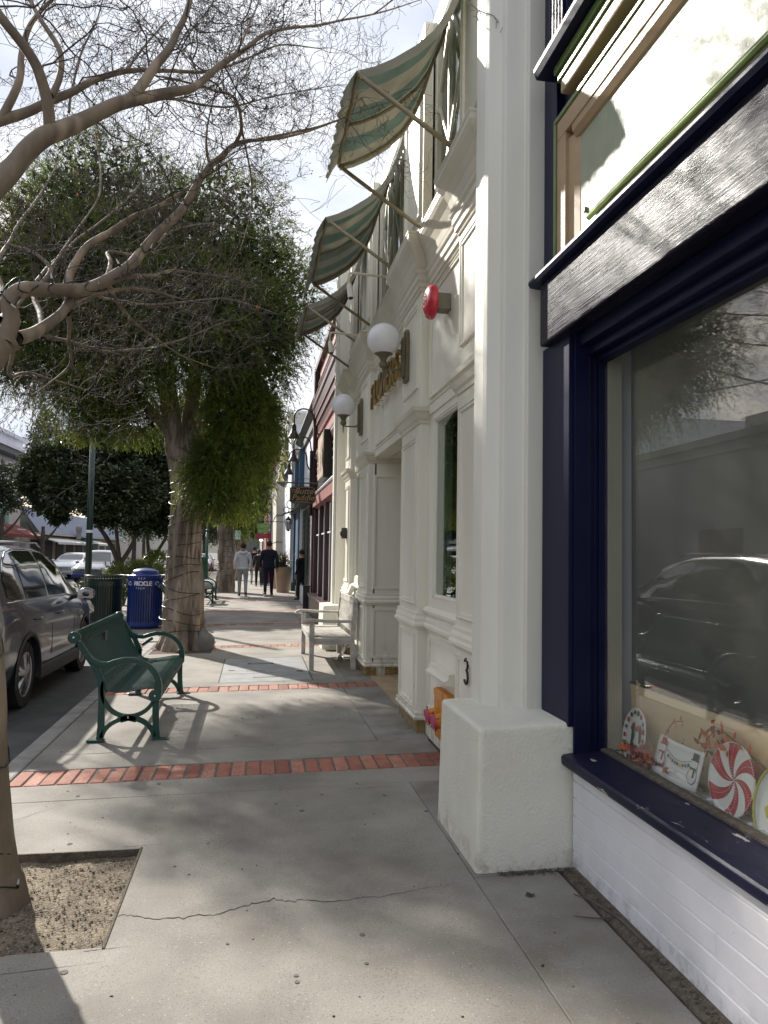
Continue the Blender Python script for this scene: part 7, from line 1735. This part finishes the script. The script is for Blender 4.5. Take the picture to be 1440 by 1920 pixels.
# snowman platter
t = plate_root('snowman_platter', 'white rectangular platter painted with two snowmen and a string of lights', 2.965, .655, tilt=16)
b = MB(); m, n = 8, 12; vs = []
for j in range(m+1):
    for i in range(n+1):
        u, v_ = i/n*2-1, j/m*2-1; vs.append((u*.165, v_*.078+.008*u*u, .016*max(abs(u)**3, abs(v_)**3)))
b.v = vs
for j in range(m):
    for i in range(n): a = j*(n+1)+i; b.f.append((a, a+1, a+n+2, a+n+1)); b.mi.append(0)
o = b.build('dish', M['plate_white'], t, local=True, smooth=True); s_ = o.modifiers.new('t', 'SOLIDIFY'); s_.thickness = .006; s_.offset = -1
for (x, y, hat) in ((-.125, .035, 'plate_red'), (.115, .025, 'plate_black')):
    b = MB(); b.lathe((x, y-.045, .010), [(.030, 0), (.030, .002), (.001, .003)], 20); b.lathe((x, y, .010), [(.020, 0), (.020, .002), (.001, .003)], 18); b.build('painted_snowman', M['white'], t, local=True)
    b = MB(); b.tube([(x+.031*math.cos(a), y-.045+.031*math.sin(a), .013) for a in np.linspace(0, 6.28, 20)], .0009, 4); b.build('outline', M['plate_black'], t, local=True)
    b = MB(); b.box(x-.016, x+.016, y+.018, y+.045, .012, .015); b.box(x-.024, x+.024, y+.014, y+.019, .012, .015); b.build('painted_hat', M[hat], t, local=True)
    b = MB(); b.box(x-.020, x+.020, y-.020, y-.012, .014, .016); b.box(x+.006, x+.014, y-.05, y-.018, .014, .016); b.build('painted_scarf', M['plate_green' if hat == 'plate_black' else 'plate_red'], t, local=True)
b = MB(); b.tube([(-.10+.19*k/12, .035-.022*math.sin(math.pi*k/12), .009) for k in range(13)], .001, 4); b.build('painted_cord', M['plate_black'], t, local=True)
for k in range(9):
    b = MB(); u = (k+1)/10; b.lathe((-.10+.19*u, .020-.022*math.sin(math.pi*u), .008), [(.0075, 0), (.006, .0015), (.001, .002)], 10); b.build('painted_bulb', M[('plate_green', 'plate_yellow', 'plate_red', 'teal_box')[k % 4]], t, local=True)
# oval leaf plate
t = plate_root('oval_leaf_plate', 'oval plate with yellow rim and green leaf cut by the right edge of the picture', 2.345, .675, tilt=12)
disc(t, .135, [M['plate_white']], sx=.85)
b = MB(); b.tube([(.115*math.cos(a), .135*math.sin(a), .017) for a in np.linspace(0, 6.2832, 50)], .004, 6); b.build('yellow_rim', M['plate_yellow'], t, local=True)
b = MB(); b.ext([(-.07, -.02), (-.05, -.05), (-.02, -.04), (.01, -.06), (.02, -.02), (.05, -.01), (.02, .01), (.01, .04), (-.02, .02), (-.05, .03), (-.045, .0)], 'z', .006, .009); b.build('painted_leaf', M['plate_yellow'], t, local=True)
b = MB(); b.ext([(-.04, .06), (-.02, .055), (.0, .07), (-.02, .085), (-.03, .08)], 'z', .006, .009); b.build('painted_bird', M['plate_black'], t, local=True)
# silk leaves
rgl = np.random.RandomState(9)
def silk(label, c, spread, n, mats, ln, xmax=1.79):
    t = thing('silk_leaf_spray', label, 'leaf spray', c, 'silk autumn leaves in the shop window')
    for k in range(n):
        p = np.array(c)+rgl.normal(size=3)*spread; p[0] = min(max(p[0], 1.695), xmax); p[2] = max(p[2], .585)
        d = rgl.normal(size=3); d[0] *= .3; d /= np.linalg.norm(d); nn = np.array([-1, .3*rgl.normal(), .4*rgl.normal()]); s_ = np.cross(d, nn); s_ /= np.linalg.norm(s_); L_ = ln*rgl.uniform(.7, 1.3); W_ = L_*.42
        u = np.cross(s_, d)*.12*L_
        b = MB(); b.add([p, p+d*L_*.3+s_*W_/2+u, p+d*L_*.7+s_*W_*.4+u, p+d*L_, p+d*L_*.7-s_*W_*.4+u, p+d*L_*.3-s_*W_/2+u, p+d*L_*.5-u*.6], [(0, 1, 6), (1, 2, 6), (2, 3, 6), (3, 4, 6), (4, 5, 6), (5, 0, 6)])
        b.build('leaf', M[mats[k % len(mats)]], t, smooth=True)
    return t
silk('thick bunch of orange and dark red silk leaves below the dotted plate', (1.712, 3.21, .618), np.array([.006, .07, .018]), 60, ['orange_leaf', 'red_leaf', 'orange_leaf', 'red_leaf', 'coral_leaf'], .05, 1.73)
def stem(label, pts, mats, n, ln):
    t = thing('silk_leaf_spray', label, 'leaf spray', pts[0], 'silk autumn leaves in the shop window'); P = smooth_path([(*p, .002) for p in pts], 6)
    b = MB(); b.tube([tuple(q[:3]) for q in P], .0017, 5); b.build('stalk', M['bark_dark'], t)
    for k in range(n):
        q = P[int((k+1)/n*(len(P)-1))][:3]; s_ = 1 if k % 2 else -1; d = np.array([0, -.4*s_+.2*rgl.normal(), .8*s_]); d /= np.linalg.norm(d); w = np.cross(d, [1, 0, 0]); L_ = ln*rgl.uniform(.8, 1.2)
        b = MB(); b.add([q, q+d*L_*.5+w*L_*.25, q+d*L_, q+d*L_*.5-w*L_*.25], [(0, 1, 2, 3)]); b.build('leaf', M[mats[k % len(mats)]], t)
stem('thin stem with small coral leaves rising beside the dotted plate', [(1.75, 3.16, .62), (1.76, 3.12, .72), (1.77, 3.06, .80), (1.77, 2.98, .825)], ['coral_leaf', 'orange_leaf'], 9, .032)
stem('short stem of coral leaves above the snowman platter', [(1.75, 3.12, .62), (1.76, 3.05, .70), (1.77, 2.98, .735)], ['coral_leaf'], 6, .028)
stem('arched stem of orange leaves over the peppermint plate', [(1.76, 2.84, .66), (1.765, 2.79, .80), (1.77, 2.72, .845), (1.775, 2.60, .815), (1.775, 2.45, .77), (1.775, 2.30, .77)], ['orange_leaf', 'orange_leaf', 'coral_leaf'], 15, .042)
silk('loose dark red and orange leaves left of the peppermint plate', (1.77, 2.80, .74), np.array([.006, .035, .03]), 9, ['red_leaf', 'orange_leaf'], .055)
silk('orange leaves bunched at the top of the peppermint plate', (1.755, 2.70, .83), np.array([.008, .045, .022]), 18, ['orange_leaf', 'orange_leaf', 'red_leaf'], .045)
b = MB(); vs = []; n = 120
for i in range(n+1):
    y = 3.45-i*1.5/n
    for j in range(5): vs.append((1.695+j*.022, y, .572+.018*mnoise.noise(Vector((y*22, j*1.7, 0)))+.010*mnoise.noise(Vector((y*60, j*3, 4)))+.008))
b.add(vs, [(i*5+j, (i+1)*5+j, (i+1)*5+j+1, i*5+j+1) for i in range(n) for j in range(4)]); tag(b.build('crumpled_film', M['cello']), 'crumpled clear iridescent film lying along the window shelf', 'film')

# ------------------------------------------------------------------ twigs and leaf on the pavement
def ftw(label, pts, r):
    P = smooth_path([(x, y, gz(x)+dz, rr) for (x, y, dz), rr in zip(pts, r)], 5); b = MB(); b.tube([tuple(q[:3]) for q in P], [q[3] for q in P], 6); return tag(b.build('fallen_twig', M['twig'], smooth=True), label, 'twig', 'twigs lying by the white siding')
ftw('pale longer twig lying along the foot of the white siding', [(1.40, 3.23, .012), (1.44, 3.16, .014), (1.47, 3.08, .010), (1.49, 2.97, .014), (1.497, 2.84, .010), (1.50, 2.75, .012)], [.002, .004, .0055, .006, .007, .006])
ftw('dark thin twig crossing the pale twig by the siding', [(1.32, 3.05, .008), (1.38, 3.02, .010), (1.43, 3.01, .008), (1.475, 3.005, .012)], [.0015, .0028, .0032, .003])
b = MB(); x, y = 1.217, 3.27; b.add([(x-.022, y, gz(x)+.004), (x-.008, y+.018, gz(x)+.012), (x+.012, y+.016, gz(x)+.003), (x+.022, y-.004, gz(x)+.012), (x+.004, y-.016, gz(x)+.004), (x-.012, y-.012, gz(x)+.010)], [(0, 1, 5), (1, 4, 5), (1, 2, 4), (2, 3, 4)])
tag(b.build('fallen_leaf', M['leaf_mid']), 'small curled green leaf on the pavement before the stucco block', 'leaf')
b = MB(); b.box(1.30, 1.42, 5.05, 5.14, gz(1.3)+.0015, gz(1.3)+.003); tag(b.build('drain_gap', M['crack'], sidewalk))
